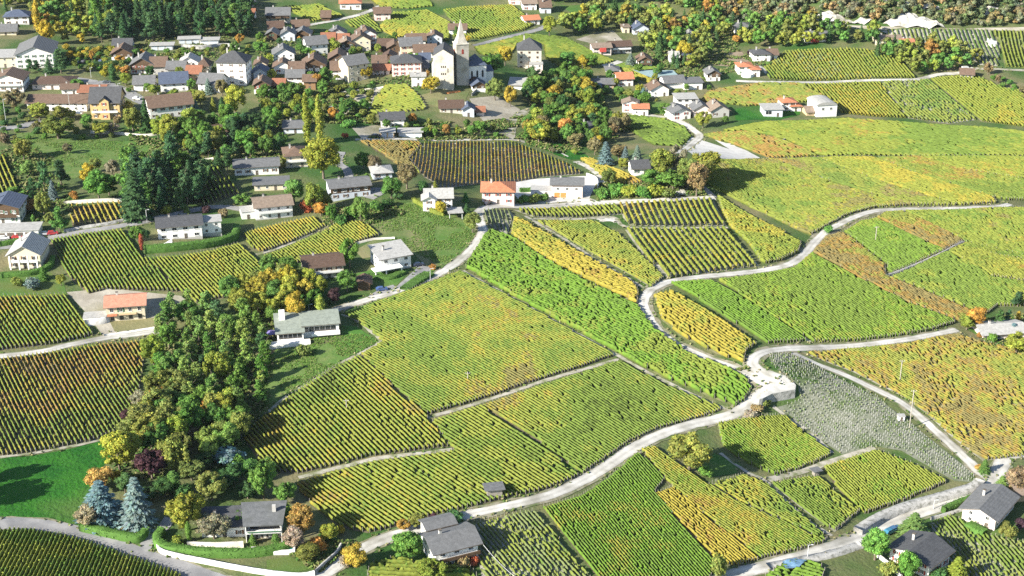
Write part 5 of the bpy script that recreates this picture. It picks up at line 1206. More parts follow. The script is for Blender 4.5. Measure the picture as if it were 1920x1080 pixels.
def pine(seed, wide=.25, nb=24):
    """irregular clumped conifer with flattish plates of needles"""
    rng = np.random.default_rng(seed); bl = []
    for i in range(nb):
        f = rng.uniform(0, 1); z = .22 + .72 * f; w = wide * (1 - .72 * f) * rng.uniform(.45, 1.05); a = rng.uniform(0, 6.28)
        bl.append((w * math.cos(a), w * math.sin(a), z, rng.uniform(.06, .10) * (1.25 - .5 * f)))
    bl += [(0, 0, .92, .05), (0, 0, .82, .07), (0, 0, .7, .085), (0, 0, .55, .1), (0, 0, .4, .1)]
    return blob_crown(seed + 50, bl, 2200, .022, core=.7, sq=.72)
def shrub(seed):
    rng = np.random.default_rng(seed)
    return blob_crown(seed + 9, [(rng.uniform(-.33, .33), rng.uniform(-.33, .33), rng.uniform(.22, .62), rng.uniform(.24, .36)) for _ in range(9)], 900, .075)
def weeping(seed):
    rng = np.random.default_rng(seed); bl = []
    for i in range(20):
        a = rng.uniform(0, 6.28); r = rng.uniform(.05, .30)
        for z in np.arange(.85 - r * .8, .22, -.13): bl.append((r * math.cos(a) * (1.15 - .2 * z), r * math.sin(a) * (1.15 - .2 * z), z, rng.uniform(.05, .085)))
    return blob_crown(seed, bl, 2400, .022, core=.6, sq=1.5)
def trunk(seed, top=.55, r0=.030, limbs=4):
    rng = np.random.default_rng(seed); V, F = [], []
    def tube(p0, p1, ra, rb, n=6):
        p0, p1 = np.array(p0, float), np.array(p1, float); d = unit(p1 - p0); s = unit(np.cross(d, [.3, .9, .2])); t = np.cross(d, s); k = len(V)
        for p, r in ((p0, ra), (p1, rb)):
            for i in range(n): V.append(tuple(p + r * (s * math.cos(2 * math.pi * i / n) + t * math.sin(2 * math.pi * i / n))))
        for i in range(n): F.append((k + i, k + (i + 1) % n, k + n + (i + 1) % n, k + n + i))
    tube((0, 0, -.06), (rng.uniform(-.02, .02), rng.uniform(-.02, .02), top), r0, r0 * .45)
    for i in range(limbs):
        a = rng.uniform(0, 6.28); z = top * rng.uniform(.5, .95)
        tube((0, 0, z), (.2 * math.cos(a), .2 * math.sin(a), z + .2), r0 * .45, r0 * .15, 5)
    return np.array(V), np.array(F)
PROTO = {}
def proto(kind, items):
    PROTO[kind] = []
    for (cr, tr) in items:
        V, F, C = cr
        PROTO[kind].append((mesh('crown', V, F, TREELEAF, C), mesh('trunk', tr[0], tr[1], m_bark), np.abs(V[:, :2]).max() * 2))
proto('D', [(broad(1), trunk(1)), (broad(2, .41, .56, .39, 46), trunk(2)), (broad(3, .32, .57, .42, 38), trunk(3)), (broad(4, .37, .54, .37, 30, (.08, .16)), trunk(4)), (broad(5, .39, .55, .36, 52, (.05, .12)), trunk(5))])
proto('P', [(pine(11), trunk(11, .92, .02, 3)), (pine(12, .29, 28), trunk(12, .92, .02, 3)), (pine(13, .23, 22), trunk(13, .92, .02, 3))])
proto('C', [(conifer(21), trunk(21, .95, .018, 0)), (conifer(22, .26, .05, 13), trunk(22, .95, .018, 0)), (conifer(23, .19, .08, 17), trunk(23, .95, .018, 0))])
proto('L', [(column(31, .085, .06), trunk(31, .6, .016, 0)), (column(32, .075, .05), trunk(32, .6, .016, 0))])
proto('T', [(column(33, .14, .05, 12), trunk(33, .5, .016, 0))])
proto('S', [(shrub(41), trunk(41, .5, .03, 3)), (shrub(42), trunk(42, .5, .03, 3))])
proto('W', [(weeping(51), trunk(51, .7, .03, 4))])
TC = dict(g=((.115, .230, .050), 'green'), bg=((.130, .270, .055), 'bright green'), dg=((.066, .140, .048), 'dark green'), yg=((.245, .295, .052), 'yellow-green'), y=((.39, .33, .050), 'yellow'), o=((.40, .240, .065), 'orange'),
          br=((.225, .190, .100), 'brownish'), ol=((.190, .225, .058), 'olive green'), r=((.36, .10, .05), 'red'), pu=((.080, .042, .052), 'dark purple'), bl=((.170, .255, .235), 'blue-grey'), pn=((.062, .138, .058), 'deep green'), lp=((.200, .305, .080), 'light green'), tan=((.29, .26, .175), 'pale tan'))
KIND = dict(D=('broadleaf_tree', 'tree', 'leafy tree'), P=('pine_tree', 'tree', 'pine'), C=('spruce_tree', 'tree', 'spruce'), L=('poplar_tree', 'tree', 'slender poplar'), T=('cypress_tree', 'tree', 'columnar evergreen'), S=('shrub', 'shrub', 'bush'), W=('willow_tree', 'tree', 'drooping tree'))
TREES = []
def tree_at(p, h, kind, col, wid=None, wood=None, solo=True):
    cm, tm, pw = random.choice(PROTO[kind])
    name, cat, word = KIND[kind]
    if kind == 'D' and col in ('y', 'o', 'r', 'tan', 'br'): name = 'autumn_tree'
    root = link(name, None, loc=(p[0], p[1], p[2] - .1))
    root.rotation_euler = (0, 0, random.uniform(0, 6.28))
    sxy = h if wid is None else (1.55 if kind == 'C' else 1.22) * wid / pw
    root.scale = (sxy * random.uniform(.95, 1.05), sxy * random.uniform(.95, 1.05), h)
    cr = link('crown', cm, root)
    c, cw = TC[col]
    j = random.uniform(.82, 1.18)
    cr.color = (c[0] * j * random.uniform(.88, 1.14), c[1] * j, c[2] * j * random.uniform(.85, 1.15), 1)
    link('trunk', tm, root)
    tag(root, None, cat)
    TREES.append((root, kind, cw, word, h, px((p[0], p[1], p[2] + h * .4)), wood))
    return root
def T(u, v, hp, kind='D', col='g', wp=None):
    p = P([(u, v)])[0]; s = mpp(p)
    tree_at(p, hp * s * 1.08, kind, col, wp * s if wp else None)
LOD = {}
def lod(kind):
    if kind not in LOD:
        LOD[kind] = []
        for sd in range(4):
            rng = np.random.default_rng(300 + sd); bl = []
            if kind == 'D':
                for _ in range(13):
                    d = unit(rng.normal(size=3)); r = rng.uniform(.09, .16); q = rng.uniform(.4, 1) ** .6
                    bl.append((d[0] * q * (.36 - r * .6), d[1] * q * (.36 - r * .6), .52 + d[2] * q * (.38 - r * .6), r))
                LOD[kind].append(blob_crown(400 + sd, bl, 300, .040))
            elif kind == 'F':
                for _ in range(6): bl.append((rng.uniform(-.2, .2), rng.uniform(-.2, .2), rng.uniform(.3, .75), rng.uniform(.15, .23)))
                LOD[kind].append(blob_crown(600 + sd, bl, 110, .06, mini=True))
            else: LOD[kind].append(conifer(500 + sd, .22, .05, 11, 330, .06))
    return LOD[kind]
def low_tree(rng, c, h, w, col, V, F, C, cone=False, far=False):
    v, f, cc = lod('F' if far else 'C' if cone else 'D')[rng.integers(0, 4)]
    a = rng.uniform(0, 6.28); ca, sa = math.cos(a), math.sin(a); k = w / .36 if not cone else w / .2
    q = np.stack([(v[:, 0] * ca - v[:, 1] * sa) * k, (v[:, 0] * sa + v[:, 1] * ca) * k, v[:, 2] * h], 1) + c
    V.append(q); F.append(f + V[0]); C.append(cc * np.array(col) * rng.uniform(.75, 1.2) * np.array([rng.uniform(.9, 1.1), 1, rng.uniform(.85, 1.15)])); V[0] += len(v)
def wood(name, uvs, dist, mix, hr, seed=1, maxn=200, mass=False):
    """trees of one wood, at least dist metres apart; mix: (kind, colour, weight)"""
    A = P(uvs)[:, :2]; rng = np.random.default_rng(seed); pts = []
    wts = np.array([m[2] for m in mix], float); wts /= wts.sum()
    lo, hi = A.min(0), A.max(0)
    Q = rng.uniform(lo, hi, (6000, 2))
    for q in Q[inside(Q, A)]:
        if any((q[0] - a) ** 2 + (q[1] - b) ** 2 < dist * dist for a, b in pts): continue
        if any((q[0] - a) ** 2 + (q[1] - b) ** 2 < (r * .85 + 1.0) ** 2 for a, b, r in FOOT): continue
        pts.append(tuple(q))
        if len(pts) >= maxn: break
    if mass:   # far-off wood that reads as one mass
        V, F, C = [0], [], []
        for q in pts:
            k, c, _ = mix[rng.choice(len(mix), p=wts)]
            h = rng.uniform(*hr)
            low_tree(rng, np.array([q[0], q[1], float(hgt(*q)) - .4]), h, h * (.2 if k in 'PC' else .38), np.array(TC[c][0]) * (.72 if c in 'yo' else .85), V, F, C, k in 'PC')
        tag(link('woodland', mesh('woodland', np.vstack(V[1:]), np.vstack(F), LEAF, np.vstack(C))), name, 'wood', kind='stuff')
        return
    for q in pts:
        k, c, _ = mix[rng.choice(len(mix), p=wts)]
        h = rng.uniform(*hr) * (.45 if k == 'S' else 1)
        tree_at((q[0], q[1], float(hgt(*q))), h, k, c, wid=(h * rng.uniform(.9, 1.3) if k == 'S' else None), wood=name)
# upper left
for a in [(73, 64, 66, 'L', 'y', 17), (90, 84, 46, 'D', 'y', 28), (57, 137, 27, 'P', 'pn', 20), (70, 136, 22, 'P', 'pn', 16), (92, 137, 30, 'C', 'pn', 20), (115, 138, 46, 'P', 'pn', 30),
    (132, 112, 18, 'D', 'y', 18), (148, 113, 16, 'D', 'y', 16), (162, 112, 15, 'D', 'yg', 16), (173, 114, 21, 'D', 'o', 12), (226, 118, 14, 'D', 'o', 18), (256, 108, 19, 'D', 'g', 14), (268, 107, 15, 'D', 'o', 10),
    (212, 150, 29, 'T', 'dg', 17), (196, 148, 20, 'D', 'y', 16), (236, 141, 18, 'D', 'o', 20), (236, 160, 24, 'D', 'yg', 22), (146, 167, 20, 'D', 'g', 24), (290, 179, 21, 'D', 'yg', 22), (277, 173, 18, 'D', 'g', 14),
    (391, 176, 29, 'C', 'bl', 20), (417, 180, 34, 'D', 'br', 22), (442, 217, 56, 'D', 'yg', 42), (75, 226, 35, 'D', 'yg', 36), (115, 226, 28, 'D', 'ol', 30), (132, 222, 18, 'D', 'yg', 20),
    (28, 203, 36, 'D', 'br', 40), (110, 260, 46, 'D', 'ol', 58), (163, 238, 24, 'D', 'g', 24), (190, 257, 31, 'D', 'yg', 28), (213, 252, 22, 'D', 'tan', 22), (275, 246, 62, 'C', 'dg', 26), (250, 247, 46, 'D', 'ol', 32),
    (242, 216, 28, 'D', 'y', 20), (309, 260, 46, 'D', 'yg', 42), (372, 227, 22, 'D', 'g', 30), (402, 237, 20, 'D', 'yg', 20), (419, 228, 45, 'T', 'dg', 14), (436, 256, 44, 'D', 'g', 36), (462, 256, 40, 'P', 'pn', 24),
    (360, 193, 27, 'D', 'yg', 26), (376, 197, 28, 'D', 'ol', 26), (368, 212, 26, 'C', 'bl', 14), (325, 182, 16, 'S', 'yg', 22), (400, 207, 26, 'C', 'yg', 14), (45, 299, 40, 'D', 'ol', 32), (127, 288, 20, 'D', 'br', 20),
    (8, 268, 20, 'S', 'br', 26), (36, 272, 14, 'S', 'yg', 24), (85, 362, 62, 'P', 'pn', 34), (53, 332, 32, 'D', 'lp', 22), (63, 374, 42, 'P', 'pn', 24), (100, 374, 38, 'C', 'bl', 18), (116, 350, 52, 'P', 'pn', 30),
    (30, 380, 30, 'D', 'g', 36), (55, 394, 20, 'D', 'o', 34), (84, 408, 50, 'D', 'ol', 30), (112, 434, 48, 'P', 'g', 34), (95, 420, 24, 'D', 'ol', 22), (63, 418, 16, 'T', 'bg', 9),
    (165, 348, 42, 'D', 'y', 28), (186, 376, 58, 'D', 'bg', 52), (212, 332, 36, 'D', 'tan', 26), (236, 334, 58, 'T', 'dg', 20), (253, 312, 38, 'T', 'dg', 22), (256, 408, 92, 'C', 'pn', 56), (300, 356, 78, 'P', 'pn', 36),
    (327, 352, 88, 'P', 'pn', 44), (350, 345, 44, 'C', 'pn', 26), (262, 322, 36, 'C', 'yg', 16), (316, 372, 34, 'C', 'yg', 20), (288, 388, 66, 'P', 'pn', 34), (338, 396, 48, 'P', 'dg', 28), (140, 372, 16, 'S', 'o', 16),
    (205, 366, 36, 'D', 'g', 34), (180, 322, 26, 'D', 'ol', 24), (115, 536, 24, 'D', 'yg', 22), (82, 524, 26, 'C', 'g', 20), (32, 536, 18, 'S', 'ol', 24), (60, 540, 20, 'S', 'bl', 34), (82, 472, 26, 'T', 'bg', 14),
    (266, 468, 30, 'T', 'r', 11), (258, 452, 30, 'D', 'g', 26), (272, 452, 26, 'D', 'dg', 20), (455, 386, 24, 'D', 'g', 32), (410, 314, 34, 'C', 'pn', 20), (427, 322, 46, 'P', 'pn', 26), (313, 402, 18, 'S', 'yg', 22),
    (350, 398, 16, 'C', 'lp', 12), (388, 398, 14, 'S', 'pu', 18), (420, 408, 18, 'S', 'br', 20)]: T(*a)
# middle
for a in [(607, 335, 84, 'D', 'yg', 74), (590, 400, 62, 'D', 'yg', 40), (552, 380, 46, 'D', 'g', 36), (612, 392, 36, 'D', 'ol', 26), (575, 396, 22, 'S', 'r', 24), (602, 405, 26, 'D', 'o', 30), (676, 418, 52, 'D', 'lp', 34),
    (734, 374, 46, 'D', 'bg', 42), (763, 354, 52, 'D', 'br', 44), (793, 364, 28, 'D', 'dg', 22), (816, 366, 28, 'C', 'yg', 18), (826, 402, 26, 'D', 'y', 22), (873, 378, 19, 'C', 'g', 14), (875, 406, 26, 'C', 'dg', 16),
    (886, 436, 42, 'D', 'ol', 38), (656, 502, 58, 'D', 'bg', 34), (651, 547, 42, 'D', 'g', 40), (682, 316, 32, 'D', 'g', 30), (702, 324, 36, 'D', 'br', 28), (688, 342, 18, 'T', 'bg', 12), (622, 420, 44, 'D', 'g', 20),
    (535, 314, 24, 'T', 'yg', 12), (640, 420, 22, 'S', 'g', 26), (660, 408, 24, 'S', 'g', 30), (705, 395, 22, 'S', 'g', 28), (725, 388, 18, 'S', 'dg', 24), (745, 374, 18, 'S', 'dg', 24),
    (556, 607, 66, 'D', 'y', 42), (536, 588, 42, 'D', 'yg', 32), (512, 604, 36, 'D', 'g', 34), (486, 594, 52, 'D', 'yg', 40), (602, 604, 52, 'T', 'yg', 24), (628, 569, 32, 'D', 'pu', 28), (623, 610, 22, 'C', 'bl', 22), (570, 560, 34, 'D', 'g', 34), (592, 560, 28, 'D', 'bg', 30), (545, 545, 26, 'D', 'g', 34),
    (568, 668, 24, 'S', 'ol', 28), (578, 612, 10, 'S', 'tan', 16), (812, 504, 10, 'S', 'o', 14), (577, 270, 96, 'L', 'yg', 20), (600, 271, 92, 'L', 'yg', 20), (1135, 311, 46, 'C', 'bl', 32), (1172, 306, 32, 'C', 'bl', 18), (1194, 308, 36, 'C', 'bl', 22),
    (-75, 948, 80, 'D', 'g', 70), (-35, 905, 60, 'D', 'g', 50), (1240, 334, 56, 'D', 'yg', 48), (1268, 322, 52, 'D', 'tan', 34), (1290, 352, 56, 'D', 'ol', 44), (1306, 368, 66, 'D', 'br', 40), (1322, 338, 62, 'D', 'yg', 44), (1318, 352, 56, 'D', 'ol', 40), (1262, 358, 44, 'D', 'g', 42), (1222, 352, 34, 'D', 'g', 38), (1140, 352, 38, 'D', 'ol', 26),
    (1157, 366, 24, 'S', 'bg', 32), (1180, 368, 22, 'S', 'yg', 34), (1205, 370, 22, 'S', 'bg', 34), (1228, 370, 26, 'S', 'yg', 34), (1250, 372, 22, 'S', 'ol', 28), (1130, 370, 20, 'S', 'bg', 28), (1036, 288, 13, 'D', 'br', 14), (1077, 290, 12, 'D', 'yg', 14), (1553, 437, 16, 'S', 'bg', 17),
    (1170, 318, 22, 'D', 'yg', 22), (1160, 300, 30, 'D', 'br', 30), (1115, 290, 34, 'D', 'br', 30), (985, 380, 14, 'S', 'bg', 26), (1020, 376, 12, 'S', 'g', 26), (1000, 380, 16, 'S', 'ol', 34)]: T(*a)
# lower left garden
for a in [(290, 694, 72, 'D', 'yg', 44), (300, 790, 66, 'D', 'ol', 54), (285, 842, 74, 'D', 'ol', 60), (390, 800, 56, 'D', 'o', 24), (425, 786, 60, 'D', 'yg', 48), (452, 820, 54, 'D', 'ol', 44), (415, 835, 44, 'D', 'yg', 44), (350, 826, 34, 'D', 'tan', 46), (225, 884, 84, 'D', 'yg', 62), (248, 868, 70, 'D', 'yg', 44),
    (286, 898, 64, 'D', 'pu', 54), (328, 886, 80, 'W', 'ol', 60), (188, 918, 44, 'D', 'o', 52), (192, 974, 80, 'C', 'bl', 78), (260, 984, 98, 'C', 'bl', 64), (165, 990, 46, 'D', 'tan', 42), (327, 924, 44, 'T', 'g', 30), (398, 938, 58, 'D', 'ol', 56), (352, 996, 80, 'D', 'yg', 68), (402, 1010, 52, 'D', 'tan', 62),
    (333, 1022, 20, 'S', 'yg', 26), (355, 1016, 42, 'T', 'bg', 14), (474, 1020, 22, 'C', 'g', 16), (517, 1014, 24, 'C', 'g', 14), (452, 990, 40, 'D', 'g', 30), (425, 866, 32, 'S', 'bl', 62), (220, 905, 26, 'D', 'y', 22), (300, 920, 14, 'S', 'y', 16), (495, 935, 74, 'D', 'bg', 48), (536, 944, 44, 'D', 'g', 40), (470, 900, 44, 'D', 'g', 44),
    (567, 1008, 68, 'D', 'o', 50), (552, 1032, 48, 'D', 'tan', 42), (580, 1050, 34, 'D', 'ol', 48), (595, 1030, 28, 'S', 'o', 34), (618, 1014, 34, 'D', 'yg', 34), (666, 1064, 48, 'D', 'y', 50), (650, 1062, 30, 'S', 'tan', 26), (764, 1050, 58, 'D', 'bg', 56), (757, 994, 22, 'D', 'o', 26), (782, 990, 32, 'D', 'ol', 30), (812, 996, 36, 'D', 'pu', 32),
    (850, 976, 18, 'S', 'dg', 44), (812, 1092, 52, 'D', 'yg', 46), (870, 1066, 26, 'S', 'br', 24), (890, 1058, 18, 'S', 'r', 20), (860, 1078, 14, 'S', 'g', 26), (1292, 884, 76, 'D', 'ol', 84), (1322, 892, 18, 'S', 'bg', 30), (1345, 1080, 46, 'S', 'ol', 36), (1640, 1050, 62, 'D', 'bg', 50), (1700, 1085, 56, 'D', 'bg', 46), (1666, 1078, 30, 'S', 'ol', 36),
    (1712, 1004, 48, 'C', 'lp', 58), (1792, 1090, 52, 'C', 'yg', 46), (1760, 1092, 30, 'S', 'dg', 36), (1850, 944, 24, 'T', 'y', 14), (1876, 924, 36, 'C', 'lp', 34), (1862, 930, 20, 'S', 'yg', 26), (1908, 924, 56, 'D', 'br', 54), (1886, 1014, 40, 'D', 'ol', 34), (1914, 994, 26, 'D', 'pu', 30), (1845, 886, 28, 'C', 'g', 22), (1835, 880, 10, 'S', 'o', 18),
    (1830, 614, 42, 'D', 'o', 38), (1812, 618, 28, 'D', 'yg', 30), (1872, 616, 38, 'P', 'dg', 24), (1888, 612, 34, 'P', 'pn', 22), (1908, 606, 24, 'T', 'y', 11), (1905, 664, 44, 'D', 'yg', 44), (1860, 640, 16, 'S', 'bg', 22), (1836, 632, 10, 'S', 'o', 14), (1898, 630, 26, 'C', 'bl', 30), (1908, 575, 30, 'P', 'pn', 24)]: T(*a)
for a in [(440, 905, 40, 'D', 'dg', 44), (465, 935, 34, 'D', 'dg', 40), (420, 915, 30, 'S', 'dg', 50), (385, 880, 36, 'D', 'dg', 40), (360, 900, 44, 'D', 'ol', 44), (310, 930, 36, 'D', 'dg', 40), (235, 925, 40, 'D', 'dg', 34), (275, 940, 30, 'D', 'dg', 36), (345, 935, 30, 'S', 'dg', 40), (500, 890, 34, 'D', 'g', 36), (445, 875, 26, 'S', 'g', 40), (530, 965, 24, 'S', 'g', 34), (640, 1000, 16, 'S', 'y', 20),
    (1420, 770, 12, 'S', 'br', 26), (1435, 762, 14, 'S', 'ol', 22), (1408, 782, 12, 'S', 'tan', 26), (245, 830, 50, 'D', 'ol', 48), (330, 800, 44, 'D', 'br', 40), (365, 790, 40, 'D', 'g', 40), (240, 790, 26, 'D', 'pu', 30), (262, 765, 34, 'D', 'tan', 34)]: T(*a)
# upper middle and right
for a in [(1030, 68, 40, 'D', 'yg', 30), (1282, 113, 38, 'D', 'y', 32), (928, 188, 42, 'D', 'ol', 36), (947, 123, 38, 'D', 'y', 26), (925, 140, 42, 'D', 'g', 40), (957, 200, 40, 'D', 'y', 24), (1092, 128, 26, 'D', 'y', 20), (1108, 128, 28, 'D', 'g', 24), (1063, 126, 30, 'D', 'g', 30), (1182, 124, 24, 'C', 'bl', 22),
    (855, 66, 18, 'C', 'g', 12), (877, 78, 12, 'S', 'y', 12), (808, 175, 34, 'D', 'y', 30), (687, 148, 26, 'D', 'y', 24), (594, 165, 28, 'D', 'o', 20), (612, 160, 34, 'D', 'g', 24), (540, 168, 16, 'S', 'yg', 16), (613, 174, 16, 'D', 'y', 12), (625, 100, 30, 'D', 'yg', 26), (668, 106, 22, 'D', 'ol', 22), (575, 104, 16, 'D', 'bg', 20), (490, 100, 24, 'D', 'g', 26),
    (505, 118, 18, 'S', 'yg', 22), (655, 238, 14, 'S', 'bg', 28), (646, 258, 10, 'S', 'r', 14), (1010, 268, 44, 'D', 'yg', 44), (1058, 260, 40, 'D', 'o', 28), (1078, 236, 16, 'D', 'r', 12), (1085, 246, 34, 'P', 'g', 30), (1002, 264, 20, 'D', 'y', 16), (1060, 210, 24, 'P', 'g', 20), (1110, 245, 34, 'P', 'pn', 26), (1078, 274, 26, 'D', 'br', 30), (1120, 280, 26, 'D', 'y', 24),
    (1250, 215, 22, 'D', 'g', 30), (1318, 240, 32, 'D', 'yg', 28), (1208, 190, 18, 'S', 'g', 26), (1180, 184, 18, 'D', 'ol', 24), (1160, 180, 18, 'D', 'g', 22), (1206, 182, 18, 'C', 'bl', 18), (1286, 180, 12, 'C', 'g', 10), (1440, 122, 8, 'S', 'g', 12), (1408, 106, 14, 'D', 'pu', 14), (1380, 80, 14, 'D', 'o', 16), (1360, 232, 16, 'D', 'g', 14), (1132, 176, 14, 'S', 'g', 20)]: T(*a)
wood('pine wood behind the village', [(175, 24), (300, 20), (470, 18), (472, 72), (430, 74), (330, 70), (290, 78), (230, 84), (180, 80)], 5.2, [('P', 'pn', 5), ('C', 'pn', 3), ('P', 'dg', 2), ('P', 'g', 1.6), ('D', 'yg', 1.0)], (11, 18), 3, 95)
wood('mixed wood at the top left', [(-10, -5), (470, -6), (470, 14), (300, 18), (175, 22), (180, 80), (130, 88), (104, 70), (60, 62), (58, 20), (-10, 22)], 6.5, [('D', 'g', 3), ('D', 'yg', 3), ('D', 'ol', 2), ('P', 'dg', 2), ('D', 'y', 1.4), ('D', 'o', .5)], (8, 15), 4, 95, mass=True)
wood('pines above the broad vineyard', [(300, 610), (335, 590), (400, 600), (470, 605), (500, 640), (500, 700), (490, 760), (465, 800), (420, 800), (380, 775), (310, 770), (295, 690)], 6.1, [('P', 'lp', 6), ('P', 'g', 5), ('P', 'pn', 1), ('D', 'yg', 1.2), ('D', 'g', 1.0)], (8.5, 13), 5, 95)
wood('autumn thicket above the sage-roofed villa', [(425, 560), (470, 545), (520, 520), (560, 530), (600, 560), (585, 600), (520, 600), (450, 600)], 5.0, [('D', 'g', 3), ('D', 'yg', 4), ('D', 'y', 1.5), ('D', 'ol', 1)], (7, 12), 6, 30)
wood('thicket below the pines', [(260, 790), (300, 740), (380, 775), (440, 810), (430, 860), (380, 880), (330, 850), (280, 860)], 5.2, [('D', 'ol', 3), ('D', 'yg', 3), ('D', 'o', .3), ('D', 'g', 3), ('D', 'lp', 1)], (8, 13), 7, 30)
wood('dark pines beside the villa lane', [(235, 340), (330, 320), (390, 350), (372, 388), (310, 398), (245, 400)], 4.8, [('P', 'pn', 4), ('C', 'pn', 2), ('P', 'g', 1.5)], (10, 19), 8, 34)
wood('gardens between the villas', [(370, 240), (440, 235), (520, 240), (530, 290), (440, 300), (400, 300), (330, 290), (290, 255)], 6.0, [('D', 'g', 3), ('D', 'dg', 2), ('P', 'pn', 3), ('D', 'yg', 1.5), ('D', 'ol', 1.5), ('D', 'br', .8)], (7, 13), 9, 46)
wood('shrubby slope under the village', [(480, 180), (560, 178), (640, 170), (700, 165), (690, 215), (640, 232), (560, 230), (500, 225)], 4.6, [('S', 'g', 4), ('S', 'ol', 3), ('D', 'g', 2), ('D', 'yg', 1.5), ('S', 'dg', 2), ('D', 'o', .5)], (5, 9), 10, 75)
wood('thicket under the church hill', [(680, 232), (780, 230), (850, 238), (900, 236), (950, 258), (800, 258), (760, 245), (690, 240)], 4.8, [('D', 'g', 3), ('D', 'ol', 3), ('S', 'g', 3), ('D', 'yg', 1.5), ('D', 'o', .7)], (4, 8), 11, 64)
wood('trees in the village gardens', [(480, 70), (620, 60), (800, 70), (810, 140), (800, 172), (690, 160), (600, 165), (480, 170), (240, 175), (250, 120), (400, 100)], 9.5, [('D', 'g', 3), ('S', 'g', 3), ('D', 'yg', 2), ('D', 'dg', 2), ('D', 'o', .6), ('S', 'ol', 2)], (4, 8), 12, 60)
wood('wooded bank under the tower house', [(985, 200), (1000, 160), (1060, 140), (1100, 150), (1130, 195), (1100, 215), (1040, 215)], 5.6, [('D', 'g', 4), ('D', 'dg', 2), ('D', 'ol', 2), ('D', 'yg', 1.5), ('D', 'y', .5)], (7, 12), 13, 46)
wood('copse beside the dark house', [(985, 265), (990, 225), (1040, 220), (1120, 222), (1180, 250), (1120, 275), (1060, 275)], 5.4, [('D', 'g', 3), ('P', 'g', 2), ('D', 'yg', 2), ('D', 'br', 1.2), ('D', 'o', .8)], (7, 12), 14, 40)
wood('long wood above the pink and red villa', [(1040, 55), (1090, 30), (1170, 22), (1250, 30), (1250, 50), (1190, 62), (1150, 52), (1085, 70)], 6.2, [('D', 'ol', 4), ('D', 'g', 3), ('D', 'yg', 2.5), ('D', 'y', 1), ('P', 'dg', 1)], (8, 14), 15, 48, mass=True)
wood('mixed wood in the upper middle', [(1200, 95), (1250, 50), (1330, 30), (1400, 40), (1375, 66), (1330, 82), (1330, 110), (1300, 135), (1250, 125), (1225, 108)], 6.4, [('D', 'g', 3), ('D', 'yg', 2.5), ('P', 'dg', 2.5), ('D', 'o', 1.2), ('D', 'ol', 2), ('D', 'y', .8)], (8, 14), 16, 64, mass=True)
wood('tree belt beside the far road', [(1630, 100), (1680, 88), (1720, 95), (1775, 92), (1832, 116), (1826, 124), (1780, 132), (1715, 146), (1690, 125)], 6.0, [('D', 'g', 4), ('D', 'ol', 3), ('D', 'yg', 2.5), ('P', 'dg', 1), ('D', 'o', .6)], (8, 13), 17, 56, mass=True)
wood('trees around the red-fronted house', [(1380, 60), (1440, 50), (1520, 42), (1560, 62), (1640, 66), (1640, 86), (1560, 84), (1480, 90), (1400, 90)], 6.5, [('D', 'g', 4), ('D', 'yg', 3), ('P', 'dg', 2), ('D', 'y', 1.2), ('D', 'o', .6), ('D', 'ol', 2)], (8, 13), 18, 66, mass=True)
wood('gardens of the outer hamlet', [(1100, 175), (1160, 140), (1220, 130), (1320, 140), (1330, 172), (1260, 190), (1200, 200), (1140, 195)], 9.0, [('D', 'g', 3), ('S', 'g', 3), ('D', 'yg', 1.5), ('S', 'ol', 2)], (4, 8), 19, 34)
wood('top edge trees', [(1010, -6), (1340, -8), (1400, 12), (1330, 26), (1250, 14), (1180, 4), (1050, 6), (1000, 2)], 6.4, [('D', 'g', 4), ('D', 'dg', 3), ('D', 'ol', 2), ('D', 'yg', 1), ('D', 'y', .7)], (8, 14), 20, 44, mass=True)
wood('bushes along the far bank', [(1848, 138), (1870, 140), (1905, 165), (1925, 178), (1925, 190), (1880, 165)], 5.0, [('S', 'g', 3), ('S', 'ol', 2), ('D', 'br', 1)], (5, 8), 21, 18)

wood('gardens beside the village car park', [(120, 92), (205, 88), (255, 98), (275, 112), (240, 128), (200, 142), (175, 140), (130, 122)], 4.2, [('S', 'ol', 3), ('S', 'g', 3), ('S', 'yg', 2), ('S', 'y', 1.2)], (5, 9), 23, 40)
wood('gardens under the ochre villa', [(0, 185), (50, 215), (100, 228), (160, 228), (230, 228), (290, 250), (280, 262), (180, 262), (60, 262), (0, 262)], 6.0, [('S', 'ol', 3), ('S', 'g', 3), ('S', 'br', 1.5), ('S', 'dg', 2)], (4, 8), 24, 46)
wood('gardens above the tower block', [(300, 98), (400, 92), (470, 88), (470, 104), (400, 104), (330, 112), (300, 108)], 5.0, [('S', 'ol', 3), ('S', 'g', 3), ('S', 'yg', 2)], (4, 8), 25, 30)
